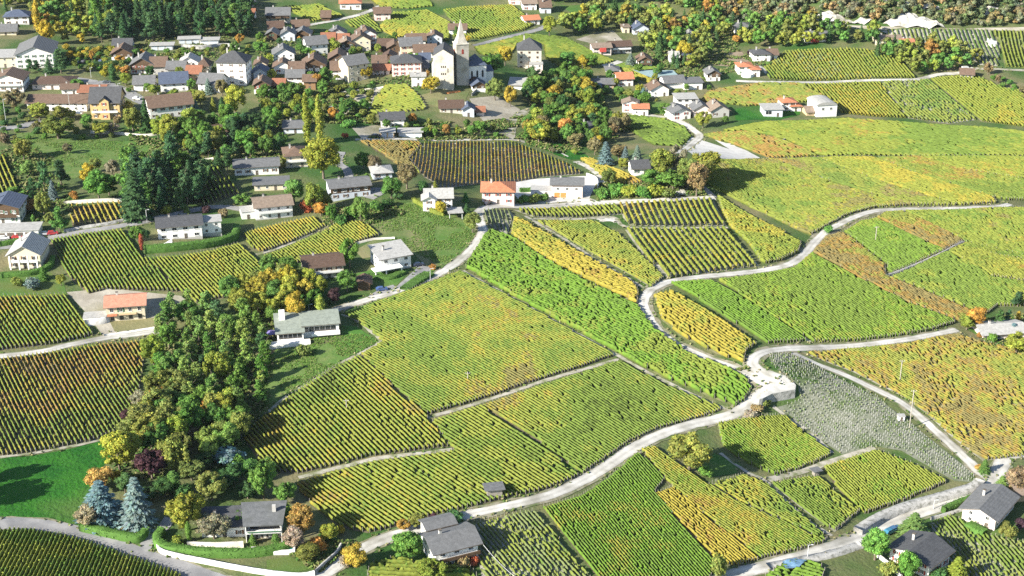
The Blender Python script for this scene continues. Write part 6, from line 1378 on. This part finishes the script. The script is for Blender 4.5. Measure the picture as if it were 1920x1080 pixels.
# labels: what sets a tree apart is its look and the landmark it stands by
def name_trees():
    lands = HOUSES
    lab = {}; woods = {}
    for (root, kind, cw, word, h, q, wd) in TREES:
        if wd:
            t = f"{cw} {word} in the {wd}" if not wd.startswith('trees') and not wd.startswith('pines') and not wd.startswith('dark pines') and not wd.startswith('bushes') and not wd.startswith('top') else f"{cw} {word} among the {wd}"
            root['group'] = wd
            woods.setdefault(t, []).append((q, root))
            continue
        d = [(math.hypot(q[0] - a[0], (q[1] - a[1]) * 1.3), nm, a) for nm, a in lands]
        _, nm, a = min(d)
        dx, dy = q[0] - a[0], q[1] - a[1]
        rel = ('left of' if dx < 0 else 'right of') if abs(dx) > abs(dy) * 1.2 else ('behind' if dy < 0 else 'in front of')
        size = 'tall ' if h > 13 else 'small ' if h < 4.5 and kind != 'S' else ''
        lab.setdefault(f"{size}{cw} {word} {rel} {nm}", []).append((q, root))
    ORD = ['first', 'second', 'third', 'fourth', 'fifth', 'sixth', 'seventh', 'eighth', 'ninth', 'tenth', 'eleventh', 'twelfth']
    for t, L in woods.items():
        L.sort(key=lambda z: z[0][0])
        for i, (q, root) in enumerate(L):
            n = len(L)
            root['label'] = t if n == 1 or n > 12 else t + (', leftmost of its kind' if i == 0 else ', rightmost of its kind' if i == n - 1 else f', {ORD[i]} from the left')
    for t, L in lab.items():
        L.sort(key=lambda z: z[0][0])
        for i, (q, root) in enumerate(L):
            n = len(L)
            if n == 1: root['label'] = t
            elif n == 2: root['label'] = t + (', the left one of two' if i == 0 else ', the right one of two')
            else: root['label'] = t + f", {ORD[min(i, 7)]} from the left"
            if len(root['label'].replace(',', '').split()) > 16: root['label'] = root['label'].replace('leafy tree', 'tree').replace(', the left one of two', ', left of two').replace(', the right one of two', ', right of two')
            root['group'] = 'garden trees and bushes'
name_trees()

# ------------------------------------------------------------------ hedges
def hedge(uvs, h, w, col, label, dens=26):
    L = spline(P(uvs)[:, :2], .9); nr = normals2(L); n = len(L)
    c0 = L.mean(0); orig = np.array([c0[0], c0[1], float(hgt(*c0))])
    prof = [(-1, 0), (-1, .9), (-.75, 1), (.75, 1), (1, .9), (1, 0)]
    m = len(prof); ring = []
    for (q, z) in prof:
        p = L + nr * (q * w / 2 + RNG.uniform(-.1, .1, n))[:, None]
        ring.append(np.column_stack([p, hgt(p[:, 0], p[:, 1]) - .1 + z * h * (1 + RNG.uniform(-.06, .06, n))]))
    V = np.stack(ring, 1).reshape(-1, 3); i = np.arange(n - 1)
    F = np.vstack([np.stack([i * m + q, i * m + q + 1, (i + 1) * m + q + 1, (i + 1) * m + q], 1) for q in range(m - 1)])
    F = np.vstack([F, [[0, 1, 4, 5], [1, 2, 3, 4]], np.array([[5, 4, 1, 0], [4, 3, 2, 1]]) + (n - 1) * m])
    k = int(n * dens * .9); ci = RNG.integers(0, n, k); side = RNG.uniform(-1, 1, k); top = RNG.random(k) < .45
    ls = np.where(top, side, np.sign(side)); lz = np.where(top, 1.0, RNG.uniform(.1, 1, k))
    p = L[ci] + nr[ci] * (ls * w / 2)[:, None] + RNG.uniform(-.45, .45, (k, 2))
    c = np.column_stack([p, hgt(p[:, 0], p[:, 1]) + lz * h])
    nn = np.column_stack([nr[ci] * (np.where(top, 0, ls))[:, None], top.astype(float)]) + RNG.normal(size=(k, 3)) * .5
    K = cards(c, unit(nn), RNG.uniform(.10, .24, k), rng=RNG)
    base = np.array(TC[col][0]) * .72
    C = np.vstack([np.tile(base, (len(V), 1)) * RNG.uniform(.75, 1.1, (len(V), 1)), np.repeat(base * RNG.uniform(.7, 1.45, (k, 1)), 4, 0)])
    F = np.vstack([F, len(V) + np.arange(4 * k).reshape(-1, 4)])
    tag(link('hedge', mesh('hedge', np.vstack([V, K]) - orig, F, LEAF, C), loc=orig), label, 'hedge', 'clipped garden hedges')
hedge([(152, 993), (195, 1003), (240, 1013), (262, 1014), (274, 1002)], 2.2, 2.0, 'bg', 'clipped green hedge along the grey road left of the driveway')
hedge([(305, 1000), (296, 1012), (300, 1026), (330, 1035), (400, 1042), (470, 1042), (525, 1034), (545, 1026)], 2.2, 2.2, 'bg', 'long clipped green hedge around the slate pool villa garden')
hedge([(272, 474), (330, 469), (400, 461), (438, 449), (445, 432)], 2.8, 2.6, 'bg', 'bulging green hedge in front of the white hedged villa')
hedge([(4, 520), (60, 515), (92, 503), (100, 486)], 1.8, 1.8, 'bg', 'bright green hedge below the pillared chalet')
hedge([(0, 462), (40, 455), (68, 448), (74, 458)], 2.0, 1.5, 'bg', 'green hedge between the long carport and the pillared chalet')
hedge([(776, 378), (800, 392), (815, 400), (832, 404)], 1.8, 1.6, 'yg', 'yellow-green hedge along the lawn of the pale-roofed villa')
hedge([(1768, 962), (1790, 952), (1830, 937)], 2.2, 1.8, 'g', 'straight clipped hedge beside the lower white road')
hedge([(1815, 988), (1832, 998), (1846, 1004)], 1.8, 3.2, 'bg', 'short thick hedge in front of the pinkish corner villa')
hedge([(714, 249), (742, 246), (746, 240)], 2.0, 2.2, 'bg', 'square green hedge above the red-fronted garage')
hedge([(757, 246), (768, 238), (778, 226)], 2.0, 1.8, 'g', 'diagonal green hedge beside the white house under the church')
hedge([(172, 124), (200, 122), (240, 118)], 2.2, 2.0, 'dg', 'dark hedge along the village car park')
hedge([(760, 545), (785, 527), (805, 515)], 1.2, 4.5, 'g', 'low green planting between the driveway and the road')
hedge([(690, 520), (730, 522), (755, 512)], 1.2, 3.0, 'g', 'low green planting below the modern driveway villa')
hedge([(975, 360), (1010, 358), (1030, 358)], 1.8, 1.6, 'bg', 'green hedge left of the house with orange garages')
# ------------------------------------------------------------------ undergrowth, far forest, cliffs
def tufts(name, polys, n, hr, cols, kind='stuff', seed=3):
    rng = np.random.default_rng(seed); Vs, Cs = [], []
    for uvs, share in polys:
        A = P(uvs)[:, :2]; lo, hi = A.min(0), A.max(0)
        G = rng.uniform(lo, hi, (int(n * share * 2.2), 2)); G = G[inside(G, A)][:int(n * share)]
        G = G[vn(G[:, 0], G[:, 1], 7, seed) > .35]
        k = len(G); z = hgt(G[:, 0], G[:, 1])
        for _ in range(4):
            h = rng.uniform(*hr, k)
            c = np.column_stack([G + rng.uniform(-.35, .35, (k, 2)), z + h * .5])
            nn = unit(rng.normal(size=(k, 3)) * .45 + np.array([-.35, -.15, 1.0]))
            Vs.append(cards(c, nn, h * .75, rng=rng))
            cc = np.array(cols)[rng.integers(0, len(cols), k)] * rng.uniform(.7, 1.3, (k, 1))
            Cs.append(np.repeat(cc, 4, 0))
    V = np.vstack(Vs); C = np.vstack(Cs)
    return tag(link(name, mesh(name, V, np.arange(len(V)).reshape(-1, 4), LEAF, C)), kind=kind)
GRS = [(.06, .13, .025), (.11, .16, .04), (.20, .19, .09), (.045, .10, .02)]
tufts('undergrowth', [([(480, 178), (700, 162), (690, 235), (500, 235)], 2), ([(680, 230), (900, 230), (1000, 215), (990, 262), (690, 260)], 2), ([(240, 230), (520, 235), (540, 300), (340, 310), (290, 400), (250, 400)], 2.2), ([(985, 270), (1000, 150), (1120, 170), (1180, 250), (1060, 290)], 2),
      ([(600, 395), (720, 380), (760, 400), (690, 430), (610, 425)], 1), ([(260, 800), (300, 600), (520, 610), (500, 780), (430, 870), (330, 900), (200, 900)], 2), ([(425, 560), (560, 510), (620, 570), (560, 610), (440, 600)], 1), ([(0, 250), (110, 300), (140, 400), (60, 440), (0, 400)], 1),
      ([(1120, 345), (1310, 330), (1325, 368), (1120, 374)], .6), ([(1200, 60), (1420, 60), (1440, 120), (1320, 150), (1200, 130)], 2.4), ([(480, 70), (810, 65), (800, 170), (480, 175)], 1.6), ([(460, 60), (120, 90), (250, 170), (400, 150)], 1), ([(1400, 690), (1440, 705), (1425, 712), (1380, 695)], .1),
      ([(540, 1040), (640, 1000), (660, 1020), (600, 1075)], .4), ([(1820, 600), (1920, 590), (1920, 680), (1850, 650)], .4)], 2200, (.35, 1.1), GRS + [(.13, .16, .045), (.15, .15, .06)])
tufts('grass', [([(700, 400), (800, 376), (890, 440), (830, 500), (700, 430)], 1.0), ([(40, 250), (290, 265), (200, 310), (60, 320)], .8), ([(640, 610), (710, 640), (500, 770), (490, 690)], .8)], 4200, (.15, .4), [(.075, .17, .025), (.11, .19, .035), (.15, .18, .06)], seed=9)
def far_forest(name, uvs, holes, n, cols, seed):
    rng = np.random.default_rng(seed); V, F, C = [0], [], []
    A = P(uvs)[:, :2]; HL = [P(h)[:, :2] for h in holes]; lo, hi = A.min(0), A.max(0); k = 0
    cells = {}
    Q = rng.uniform(lo, hi, (n * 30, 2)); Q = Q[inside(Q, A)]
    for h_ in HL: Q = Q[~inside(Q, h_)]
    for q in Q:
        key = (int(q[0] // 4.2), int(q[1] // 4.2))
        if key in cells: continue
        cells[key] = 1
        col = cols[rng.integers(0, len(cols))]; h = rng.uniform(4, 9)
        low_tree(rng, np.array([q[0], q[1], float(hgt(*q)) - .4]), h, h * .42, col, V, F, C, far=True)
        k += 1
        if k >= n: break
    return tag(link(name, mesh(name, np.vstack(V[1:]), np.vstack(F), LEAF, np.vstack(C))), kind='stuff')
CL = [[(1520, 40), (1532, 30), (1548, 23), (1566, 27), (1585, 37), (1600, 41), (1625, 36), (1642, 38), (1620, 47), (1580, 47), (1545, 44)],
      [(1655, 44), (1680, 36), (1695, 27), (1712, 25), (1722, 33), (1745, 37), (1762, 45), (1772, 53), (1740, 56), (1700, 53), (1670, 50)],
      [(1615, 5), (1650, 0), (1680, 4), (1700, 3), (1720, 10), (1762, 13), (1765, 20), (1730, 18), (1690, 12), (1650, 9)], [(1842, 30), (1846, 16), (1860, 12), (1872, 16), (1868, 28)], [(1838, 44), (1848, 32), (1862, 32), (1852, 46)]]
m_chalk = noise_mat('pale_cliff', (0.40, 0.385, 0.35), (0.52, 0.505, 0.47), 0.25, c3=(0.25, 0.235, 0.18), scale2=.10, bump=.5, bscale=.5)
def crag(uvs, amp, label, step=1.3):
    v, f = poly_sheet(P(uvs)[:, :2], 0.1, step)
    A = P(uvs)[:, :2]
    dmin = np.array([np.min(np.linalg.norm(A - p[:2], axis=1)) for p in v])
    e = np.clip(dmin / 6, .0, 1)
    v[:, 2] += amp * (vn(v[:, 0], v[:, 1], 9, 2) * .7 + vn(v[:, 0], v[:, 1], 3.5, 4) * .5 + vn(v[:, 0], v[:, 1], 1.6, 6) * .25) * (.25 + .75 * e) - .5
    return tag(link('cliff', mesh('cliff', v, f, m_chalk)), label, 'cliff', 'pale cliffs')
crag(CL[0], 3, 'white bare cliff below the hillside wood, left one')
crag(CL[1], 3, 'white bare cliff above the far ruled vineyard')
crag(CL[2], 3, 'white cliff band at the top edge of the picture')
crag(CL[3], 3, 'small white crag high in the wood at the right')
crag([(1845, 88), (1848, 76), (1856, 72), (1866, 76), (1870, 90), (1858, 91)], 3.5, 'white boulder outcrop alone in the far ruled vineyard', 1.3)
crag([(1264, 368), (1270, 356), (1284, 352), (1298, 358), (1302, 368)], 2.5, 'white rock outcrop under the clump of trees beside the white road', 1.0)
crag([(1112, 414), (1128, 407), (1145, 406), (1162, 412), (1165, 418), (1140, 417)], 1.2, 'pale rocky patch above the fine-rowed triangular vineyard', 1.0)
patch('scree', [(1525, 46), (1600, 48), (1660, 50), (1770, 56), (1850, 52), (1925, 45), (1925, 56), (1860, 57), (1650, 57), (1540, 50)], m_bare, .1)
far_forest('forest', [(1330, 26), (1395, -40), (1960, -60), (1960, 44), (1850, 50), (1775, 50), (1650, 44), (1520, 34), (1450, 48), (1390, 44)], CL, 900, [(.12, .16, .07), (.16, .19, .085), (.13, .16, .09), (.21, .18, .09), (.25, .19, .085), (.18, .19, .12), (.10, .14, .06)], 31)


def verges(n, seed=5):
    """weeds along the edges of the lanes"""
    rng = np.random.default_rng(seed); G = []
    for nm, LL in ROADS.items():
        for L in LL:
            nr = normals2(L); k = int(len(L) * (3.2 if nm == 'road' else 1.6)); ci = rng.integers(0, len(L), k); wd = 2.3 if nm == 'road' else 1.0
            G.append(L[ci] + nr[ci] * (rng.choice([-1, 1], k) * (wd + rng.uniform(-.15, 1.1, k)))[:, None] + rng.uniform(-1, 1, (k, 2)) * .6)
    G = np.vstack(G); G = G[vn(G[:, 0], G[:, 1], 6, 8) > .38]; k = len(G); z = hgt(G[:, 0], G[:, 1]); Vs, Cs = [], []
    cols = np.array([(.10, .15, .035), (.20, .20, .09), (.28, .25, .14), (.07, .13, .025)])
    for _ in range(4):
        h = rng.uniform(.2, .7, k)
        Vs.append(cards(np.column_stack([G + rng.uniform(-.3, .3, (k, 2)), z + h * .5 + .08]), unit(rng.normal(size=(k, 3)) * .5 + np.array([-.35, -.2, 1.0])), h * .7, rng=rng))
        Cs.append(np.repeat(cols[rng.integers(0, 4, k)] * rng.uniform(.7, 1.3, (k, 1)), 4, 0))
    V = np.vstack(Vs)
    tag(link('verge_weeds', mesh('verge_weeds', V, np.arange(len(V)).reshape(-1, 4), LEAF, np.vstack(Cs))), kind='stuff')
verges(1)

# ------------------------------------------------------------------ walls
def wall(uvs, h, w, mat, label, sink=1.5, step=1.5):
    L = spline(P(uvs)[:, :2], step); nr = normals2(L); n = len(L)
    c0 = L[n // 2]; orig = np.array([c0[0], c0[1], float(hgt(*c0))])
    zt = hgt(L[:, 0], L[:, 1]) + np.asarray(h)
    V = []
    for i in range(n):
        for (q, z) in ((-1, hgt(*L[i]) - sink), (-1, zt[i] + RNG.uniform(-.05, .05)), (1, zt[i] + RNG.uniform(-.05, .05)), (1, hgt(*L[i]) - sink)):
            p = L[i] + nr[i] * q * w / 2; V.append((p[0], p[1], float(z)))
    i = np.arange(n - 1)
    F = np.vstack([np.stack([i * 4 + q, i * 4 + q + 1, (i + 1) * 4 + q + 1, (i + 1) * 4 + q], 1) for q in range(3)] + [np.array([[0, 1, 2, 3]]), np.array([[3, 2, 1, 0]]) + (n - 1) * 4])
    return tag(link('wall', mesh('wall', np.array(V) - orig, F, mat), loc=orig), label, 'wall', 'garden and terrace walls', 'thing')
m_white_wall = noise_mat('white_garden_wall', (0.60, 0.58, 0.54), (0.70, 0.69, 0.66), 0.8, c3=(0.46, 0.43, 0.38), scale2=.5, bump=.04, bscale=2)
wall([(293, 1020), (300, 1036), (330, 1046), (380, 1056), (430, 1066), (500, 1078), (560, 1084), (590, 1080)], 1.6, .5, m_white_wall, 'long white wall below the hedge of the slate pool villa')
wall([(352, 1027), (400, 1029), (457, 1027)], 2.0, .6, m_keep, 'pale rubble terrace wall in front of the slate pool villa')
wall([(590, 1079), (612, 1058), (632, 1040), (640, 1026)], 1.4, .5, m_stone, 'dark stone wall beside the junction of the white road')
wall([(1608, 1000), (1650, 975), (1700, 955), (1760, 938), (1820, 920), (1838, 908)], 1.7, 3.0, m_stone, 'long grey stone bank above the lower white road')
wall([(1440, 1064), (1500, 1052), (1560, 1040), (1615, 1022)], 0.5, 3.0, m_stone, 'grey stone edge below the lower white road')
wall([(1745, 975), (1790, 962), (1835, 948)], 1.0, .5, m_stone, 'low stone wall under the straight clipped hedge')
wall([(1640, 1040), (1665, 1060), (1690, 1085)], 1.2, .5, m_white_wall, 'white garden wall left of the grey-roofed lower villa')
wall([(1662, 519), (1700, 505), (1760, 479), (1805, 455)], .9, .7, m_stone, 'long grey terrace wall across the right-hand vineyards')
wall([(1822, 457), (1845, 450), (1866, 444)], .9, .6, m_stone, 'short dark terrace wall right of the long grey one')
wall([(1482, 341), (1530, 336), (1580, 331)], .8, .6, m_stone, 'low terrace wall in the middle of the upper right vineyards')
wall([(1440, 355), (1455, 351), (1466, 347)], .8, .6, m_stone, 'short terrace wall beside the tree shadow')
wall([(1745, 331), (1765, 331), (1786, 328)], .8, .6, m_stone, 'short pale terrace wall below the yellow vineyard band')
wall([(1542, 262), (1560, 258), (1575, 255)], .8, .6, m_stone, 'short dark terrace wall in the broad far vineyard')
wall([(1460, 268), (1472, 262), (1482, 258)], .7, .6, m_stone, 'short terrace wall beside the orange-brown wedge')
wall([(120, 436), (160, 428), (200, 422), (240, 414)], 1.2, .5, m_stone, 'grey retaining wall along the villa lane')
wall([(120, 384), (170, 380), (228, 378)], 1.5, .6, m_keep, 'pale terrace wall above the tiny vineyard')
wall([(350, 306), (375, 303), (400, 300)], 1.2, .5, m_keep, 'pale wall above the shaded vineyard')
wall([(1060, 384), (1100, 380), (1110, 384)], .4, .5, m_conc, 'low kerb wall beside the white road below the orange garages')
wall([(668, 458), (700, 450), (740, 448)], .8, .5, m_keep, 'pale dry-stone edge above the modern driveway villa')
wall([(340, 90), (380, 92), (420, 88), (450, 92)], 2.2, .6, m_stone, 'grey retaining wall beside the white double garage')
wall([(160, 612), (190, 608), (205, 603)], 2.4, .5, m_white_wall, 'white wall left of the tile-roofed villa')
wall([(195, 630), (250, 622), (290, 616)], .6, .5, m_white_wall, 'low white wall along the lane below the tile-roofed villa')
wall([(1100, 332), (1118, 340), (1122, 356)], 2.0, .6, m_white_wall, 'white retaining wall right of the house with orange garages')
wall([(640, 176), (690, 170), (720, 166)], 1.2, .6, m_keep, 'pale terrace wall above the bare slope')
wall([(600, 206), (650, 200), (700, 206)], 1.0, .6, m_keep, 'pale terrace wall below the bare slope')
wall([(170, 250), (220, 252), (270, 256), (300, 252)], 1.2, .6, m_keep, 'pale garden wall above the rough meadow')
wall([(884, 180), (892, 172), (900, 166)], 1.2, .5, m_stone, 'dark stone steps wall beside the small white barn')

# ------------------------------------------------------------------ poles, lamps, cables
def cyl(name, p0, p1, r, mat, parent, n=7):
    p0, p1 = np.array(p0, float), np.array(p1, float); d = unit(p1 - p0); s = unit(np.cross(d, [.31, .92, .23])); t = np.cross(d, s)
    V = [tuple(p + r * (s * math.cos(2 * math.pi * i / n) + t * math.sin(2 * math.pi * i / n))) for p in (p0, p1) for i in range(n)]
    return link(name, mesh(name, V, [(i, (i + 1) % n, n + (i + 1) % n, n + i) for i in range(n)] + [tuple(range(n))[::-1], tuple(range(n, 2 * n))], mat), parent)
m_metal = noise_mat('galvanised_steel', (0.42, 0.43, 0.43), (0.50, 0.51, 0.51), 2.0, rough=.5)
m_pole = noise_mat('weathered_pole', (0.30, 0.27, 0.23), (0.40, 0.37, 0.33), 2.0)
def upole(u, v, hp, label):
    p = P([(u, v)])[0]; h = hp * mpp(p) * 1.1
    r = tag(link('utility_pole', None, loc=p), label, 'pole', 'utility poles')
    cyl('post', (0, 0, -.5), (0, 0, h), .15, m_pole, r)
    a = cyl('crossarm', (-.8, 0, h - .5), (.8, 0, h - .5), .07, m_pole, r)
    for x in (-.7, 0, .7): cyl('insulator', (x, 0, h - .45), (x, 0, h - .2), .06, m_frame, a)
    return p + np.array([0, 0, h - .4])
tops = [upole(1705, 803, 74, 'utility pole standing beside the white box in the vineyards'), upole(1687, 716, 42, 'utility pole in the orange-brown vineyard behind the nearer pole'), upole(1641, 455, 30, 'thin utility pole in the fresh green vineyard block'), upole(650, 770, 22, 'thin pole inside the broad middle vineyard'), upole(877, 715, 18, 'thin pole near the centre of the broad vineyard')]
def lamp(u, v, hp, label):
    p = P([(u, v)])[0]; h = hp * mpp(p) * 1.1
    r = tag(link('street_lamp', None, loc=p), label, 'street lamp', 'street lamps')
    cyl('post', (0, 0, -.5), (0, 0, h), .11, m_metal, r)
    a = cyl('arm', (0, 0, h - .08), (.9, 0, h + .1), .06, m_metal, r)
    box('lamp_head', (.7, -.16, h + .02, 1.3, .16, h + .2), m_metal, a)
lamp(12, 233, 44, 'tall street lamp at the left edge beside the road'); lamp(132, 211, 34, 'street lamp in front of the very long white building'); lamp(223, 178, 20, 'street lamp on the village road behind the ochre villa')
lamp(171, 146, 18, 'street lamp beside the village car park'); lamp(807, 526, 22, 'street lamp on the grey road below the driveway'); lamp(1514, 1046, 26, 'street lamp beside the lower white road'); lamp(1750, 955, 18, 'street lamp beside the stone bank'); lamp(276, 418, 24, 'street lamp on the villa lane'); lamp(580, 593, 22, 'street lamp behind the long sage-roofed villa'); lamp(521, 588, 22, 'street lamp beside the yellow autumn tree')
a = P([(905, 1020)], 5)[0]; b = P([(990, 1098)], 3)[0]
cb = tag(link('power_cable', None, loc=a), 'pale overhead cable running down from the foreground chalet', 'cable')
N_ = 10
pts = [a + (b - a) * i / N_ - np.array([0, 0, 1.2 * 4 * (i / N_) * (1 - i / N_)]) for i in range(N_ + 1)]
V, F = [], []
for q in pts:
    for k in range(4): V.append(q - a + .06 * np.array([math.cos(k * math.pi / 2), 0, math.sin(k * math.pi / 2)]))
for i in range(N_):
    for k in range(4): F.append((i * 4 + k, i * 4 + (k + 1) % 4, i * 4 + 4 + (k + 1) % 4, i * 4 + 4 + k))
link('wire', mesh('wire', V, F, m_metal), cb)

# ------------------------------------------------------------------ cars
m_tyre = noise_mat('tyre_rubber', (0.02, 0.02, 0.02), (0.035, 0.035, 0.035), 4)
def paint(c):
    k = 'car_paint_%d_%d_%d' % tuple(int(x * 100) for x in c)
    if k in MATS: return MATS[k]
    m, t, b = nt(k); b.inputs['Base Color'].default_value = (*c, 1); b.inputs['Roughness'].default_value = .25; b.inputs['Specular IOR Level'].default_value = .5; b.inputs['Coat Weight'].default_value = .5
    MATS[k] = m; return m
def car(u, v, ang, c, label, van=False):
    p = P([(u, v)])[0]
    r = tag(link('car', None, loc=(p[0], p[1], p[2] + .12)), label, 'car', 'parked cars'); r.rotation_euler = (0, 0, R(ang))
    pm = paint(c)
    prof = [(-2.1, .35), (2.1, .35), (2.15, .75), (1.95, .95), (1.0, 1.02), (.35, 1.48), (-1.3, 1.5), (-1.95, 1.0), (-2.15, .9)] if not van else [(-2.3, .35), (2.3, .35), (2.35, .9), (1.9, 1.15), (1.3, 1.95), (-2.25, 2.0), (-2.35, .9)]
    n = len(prof); w = .86
    V = [(x, s * w * (1 if z < 1.1 else .86), z) for s in (-1, 1) for x, z in prof]
    link('body', mesh('body', V, [tuple(range(n)), tuple(range(n, 2 * n))[::-1]] + [(i, n + i, n + (i + 1) % n, (i + 1) % n) for i in range(n)], pm), r)
    for s in (-1, 1):
        yy = s * .80
        link('side_window', mesh('side_window', [(.8, yy, 1.05), (.3, yy * .97, 1.40), (-1.2, yy * .97, 1.42), (-1.7, yy, 1.05), (.8, yy + s * .03, 1.05), (.3, yy * .97 + s * .03, 1.40), (-1.2, yy * .97 + s * .03, 1.42), (-1.7, yy + s * .03, 1.05)], [(0, 1, 2, 3), (4, 7, 6, 5), (0, 4, 5, 1), (1, 5, 6, 2), (2, 6, 7, 3), (3, 7, 4, 0)], m_glass), r)
        for x in (-1.35, 1.35):
            o = cyl('wheel', (x, s * .72, .32), (x, s * .93, .32), .33, m_tyre, r, 10)
            cyl('rim', (x, s * .93, .32), (x, s * .945, .32), .19, m_metal, o, 8)
        box('headlight', (2.08, s * .6 - .15, .62, 2.17, s * .6 + .15, .78), m_frame, r)
    link('windscreen', mesh('windscreen', [(1.02, -.7, 1.05), (1.02, .7, 1.05), (.42, .66, 1.46), (.42, -.66, 1.46), (1.06, -.7, 1.07), (1.06, .7, 1.07), (.46, .66, 1.48), (.46, -.66, 1.48)], BOXF, m_glass), r)
car(200, 156, 20, (.12, .14, .16), 'grey car on the village road left of the white one'); car(257, 187, -20, (.65, .65, .64), 'white car at the lower end of the village road'); car(785, 499, 25, (.03, .04, .07), 'dark blue car on the driveway of the modern villa')
car(716, 545, 15, (.05, .09, .22), 'blue car beside the small dark shed'); car(1668, 1000, 35, (.04, .16, .24), 'teal car parked beside the lower road, left of a second one'); car(1676, 996, 35, (.05, .12, .22), 'blue car parked beside the lower road, right of the teal one')
car(8, 449, 10, (.65, .65, .64), 'white car in front of the long carport at the left edge'); car(33, 447, 8, (.45, .04, .04), 'red car in front of the long carport'); car(99, 440, 15, (.40, .04, .05), 'red car on the lane right of the long carport'); car(86, 441, 12, (.45, .47, .5), 'silver car on the lane beside a red one')
for i, (u, cc, w) in enumerate([(137, (.5, .5, .52), 'silver car at the left end of the village car park'), (147, (.06, .10, .2), 'dark blue car second in the village car park'), (157, (.08, .08, .09), 'black car third in the village car park'), (190, (.08, .1, .16), 'dark car alone at the right of the village car park')]): car(u, 118 - i * .4, 80, cc, w)
car(637, 150, 10, (.65, .65, .65), 'white car beside the tall narrow cream house'); car(1810, 131, 15, (.65, .65, .65), 'white car by the stone hut on the far road', van=True); car(705, 257, 10, (.03, .03, .04), 'black car left of the red-fronted garage'); car(915, 383, 60, (.04, .04, .05), 'black car in front of the pink villa')

# ------------------------------------------------------------------ odd things
p = P([(509, 634)])[0]
r = tag(link('parasol', None, loc=p), 'purple parasol on the terrace left of the sage-roofed villa', 'parasol')
cyl('pole', (0, 0, -.5), (0, 0, 2.6), .05, m_metal, r)
V = [(0, 0, 2.9)] + [(2.0 * math.cos(i * math.pi / 4), 2.0 * math.sin(i * math.pi / 4), 2.2) for i in range(8)] + [(0, 0, 2.8)] + [(2.0 * math.cos(i * math.pi / 4), 2.0 * math.sin(i * math.pi / 4), 2.12) for i in range(8)]
link('canopy', mesh('canopy', V, [(0, 1 + i, 1 + (i + 1) % 8) for i in range(8)] + [(9, 10 + (i + 1) % 8, 10 + i) for i in range(8)], noise_mat('purple_canvas', (.18, .15, .36), (.22, .19, .42), 2)), r)
p = P([(149, 219)])[0]
r = tag(link('garden_tent', None, loc=p), 'small white garden tent in front of the long white building', 'tent')
V = [(-2, -2, 2.2), (2, -2, 2.2), (2, 2, 2.2), (-2, 2, 2.2), (0, 0, 3.4)]
link('canopy', mesh('canopy', V, [(0, 1, 4), (1, 2, 4), (2, 3, 4), (3, 0, 4)], m_frame), r)
for x in (-1.9, 1.9):
    for y in (-1.9, 1.9): cyl('post', (x, y, -.6), (x, y, 2.2), .05, m_metal, r)
v, f = poly_sheet(P([(836, 174), (862, 170), (864, 173), (838, 177)])[:, :2], .25, 1.5)
tag(link('tarpaulin', mesh('tarpaulin', v, f, m_owood)), 'orange-red tarpaulin spread below the old stone house', 'tarpaulin')
v, f = poly_sheet(P([(1185, 137), (1262, 138), (1272, 148), (1225, 153), (1215, 150)])[:, :2], 2.0, 2.5)
tag(link('bird_net', mesh('bird_net', v, f, noise_mat('blue_net', (.20, .29, .30), (.27, .36, .37), .6))), 'blue-green netting stretched over vines behind the hall', 'net')
p = P([(1689, 788)])[0]
r = tag(link('pump_house', None, loc=p), 'small white box house with arched front beside the utility pole', 'hut')
V, F = multi([(-1.0, -.8, -1.5, 1.0, .8, 1.8)]); link('wall', mesh('wall', V, F, plaster(WALLC['white'])), r)
box('roof', (-1.2, -1.0, 1.82, 1.2, 1.0, 1.95), roofmat('pale'), r); door(r, 0, -.8, .05, .8, 1.5, 0)
v, f = poly_sheet(P([(1466, 1062), (1490, 1055), (1512, 1060), (1498, 1072), (1472, 1076)])[:, :2], 1.3, .7)
v[:, 2] += .7 * vn(v[:, 0], v[:, 1], 1.6, 3)
tag(link('bird_net', mesh('bird_net', v, f, noise_mat('deep_blue_net', (.08, .16, .26), (.14, .24, .34), 1.2))), 'crumpled blue net over the vines at the lower edge', 'net')
# ------------------------------------------------------------------ the air: light haze over the valley
hm = bpy.data.materials.new('haze')
hm.use_nodes = True
ht = hm.node_tree
ht.nodes.remove(ht.nodes['Principled BSDF'])
pv = ht.nodes.new('ShaderNodeVolumePrincipled')
pv.inputs['Color'].default_value = (0.80, 0.88, 1.0, 1)
pv.inputs['Density'].default_value = 0.00002
pv.inputs['Anisotropy'].default_value = 0.2
ht.links.new(pv.outputs[0], ht.nodes['Material Output'].inputs['Volume'])
zb = float(V_MIN) - 1.0
tag(link('haze', mesh('haze', bxv(-10600, -4200, zb, 10600, 16900, float(V_MAX) + 3), BOXF, hm)), kind='stuff')
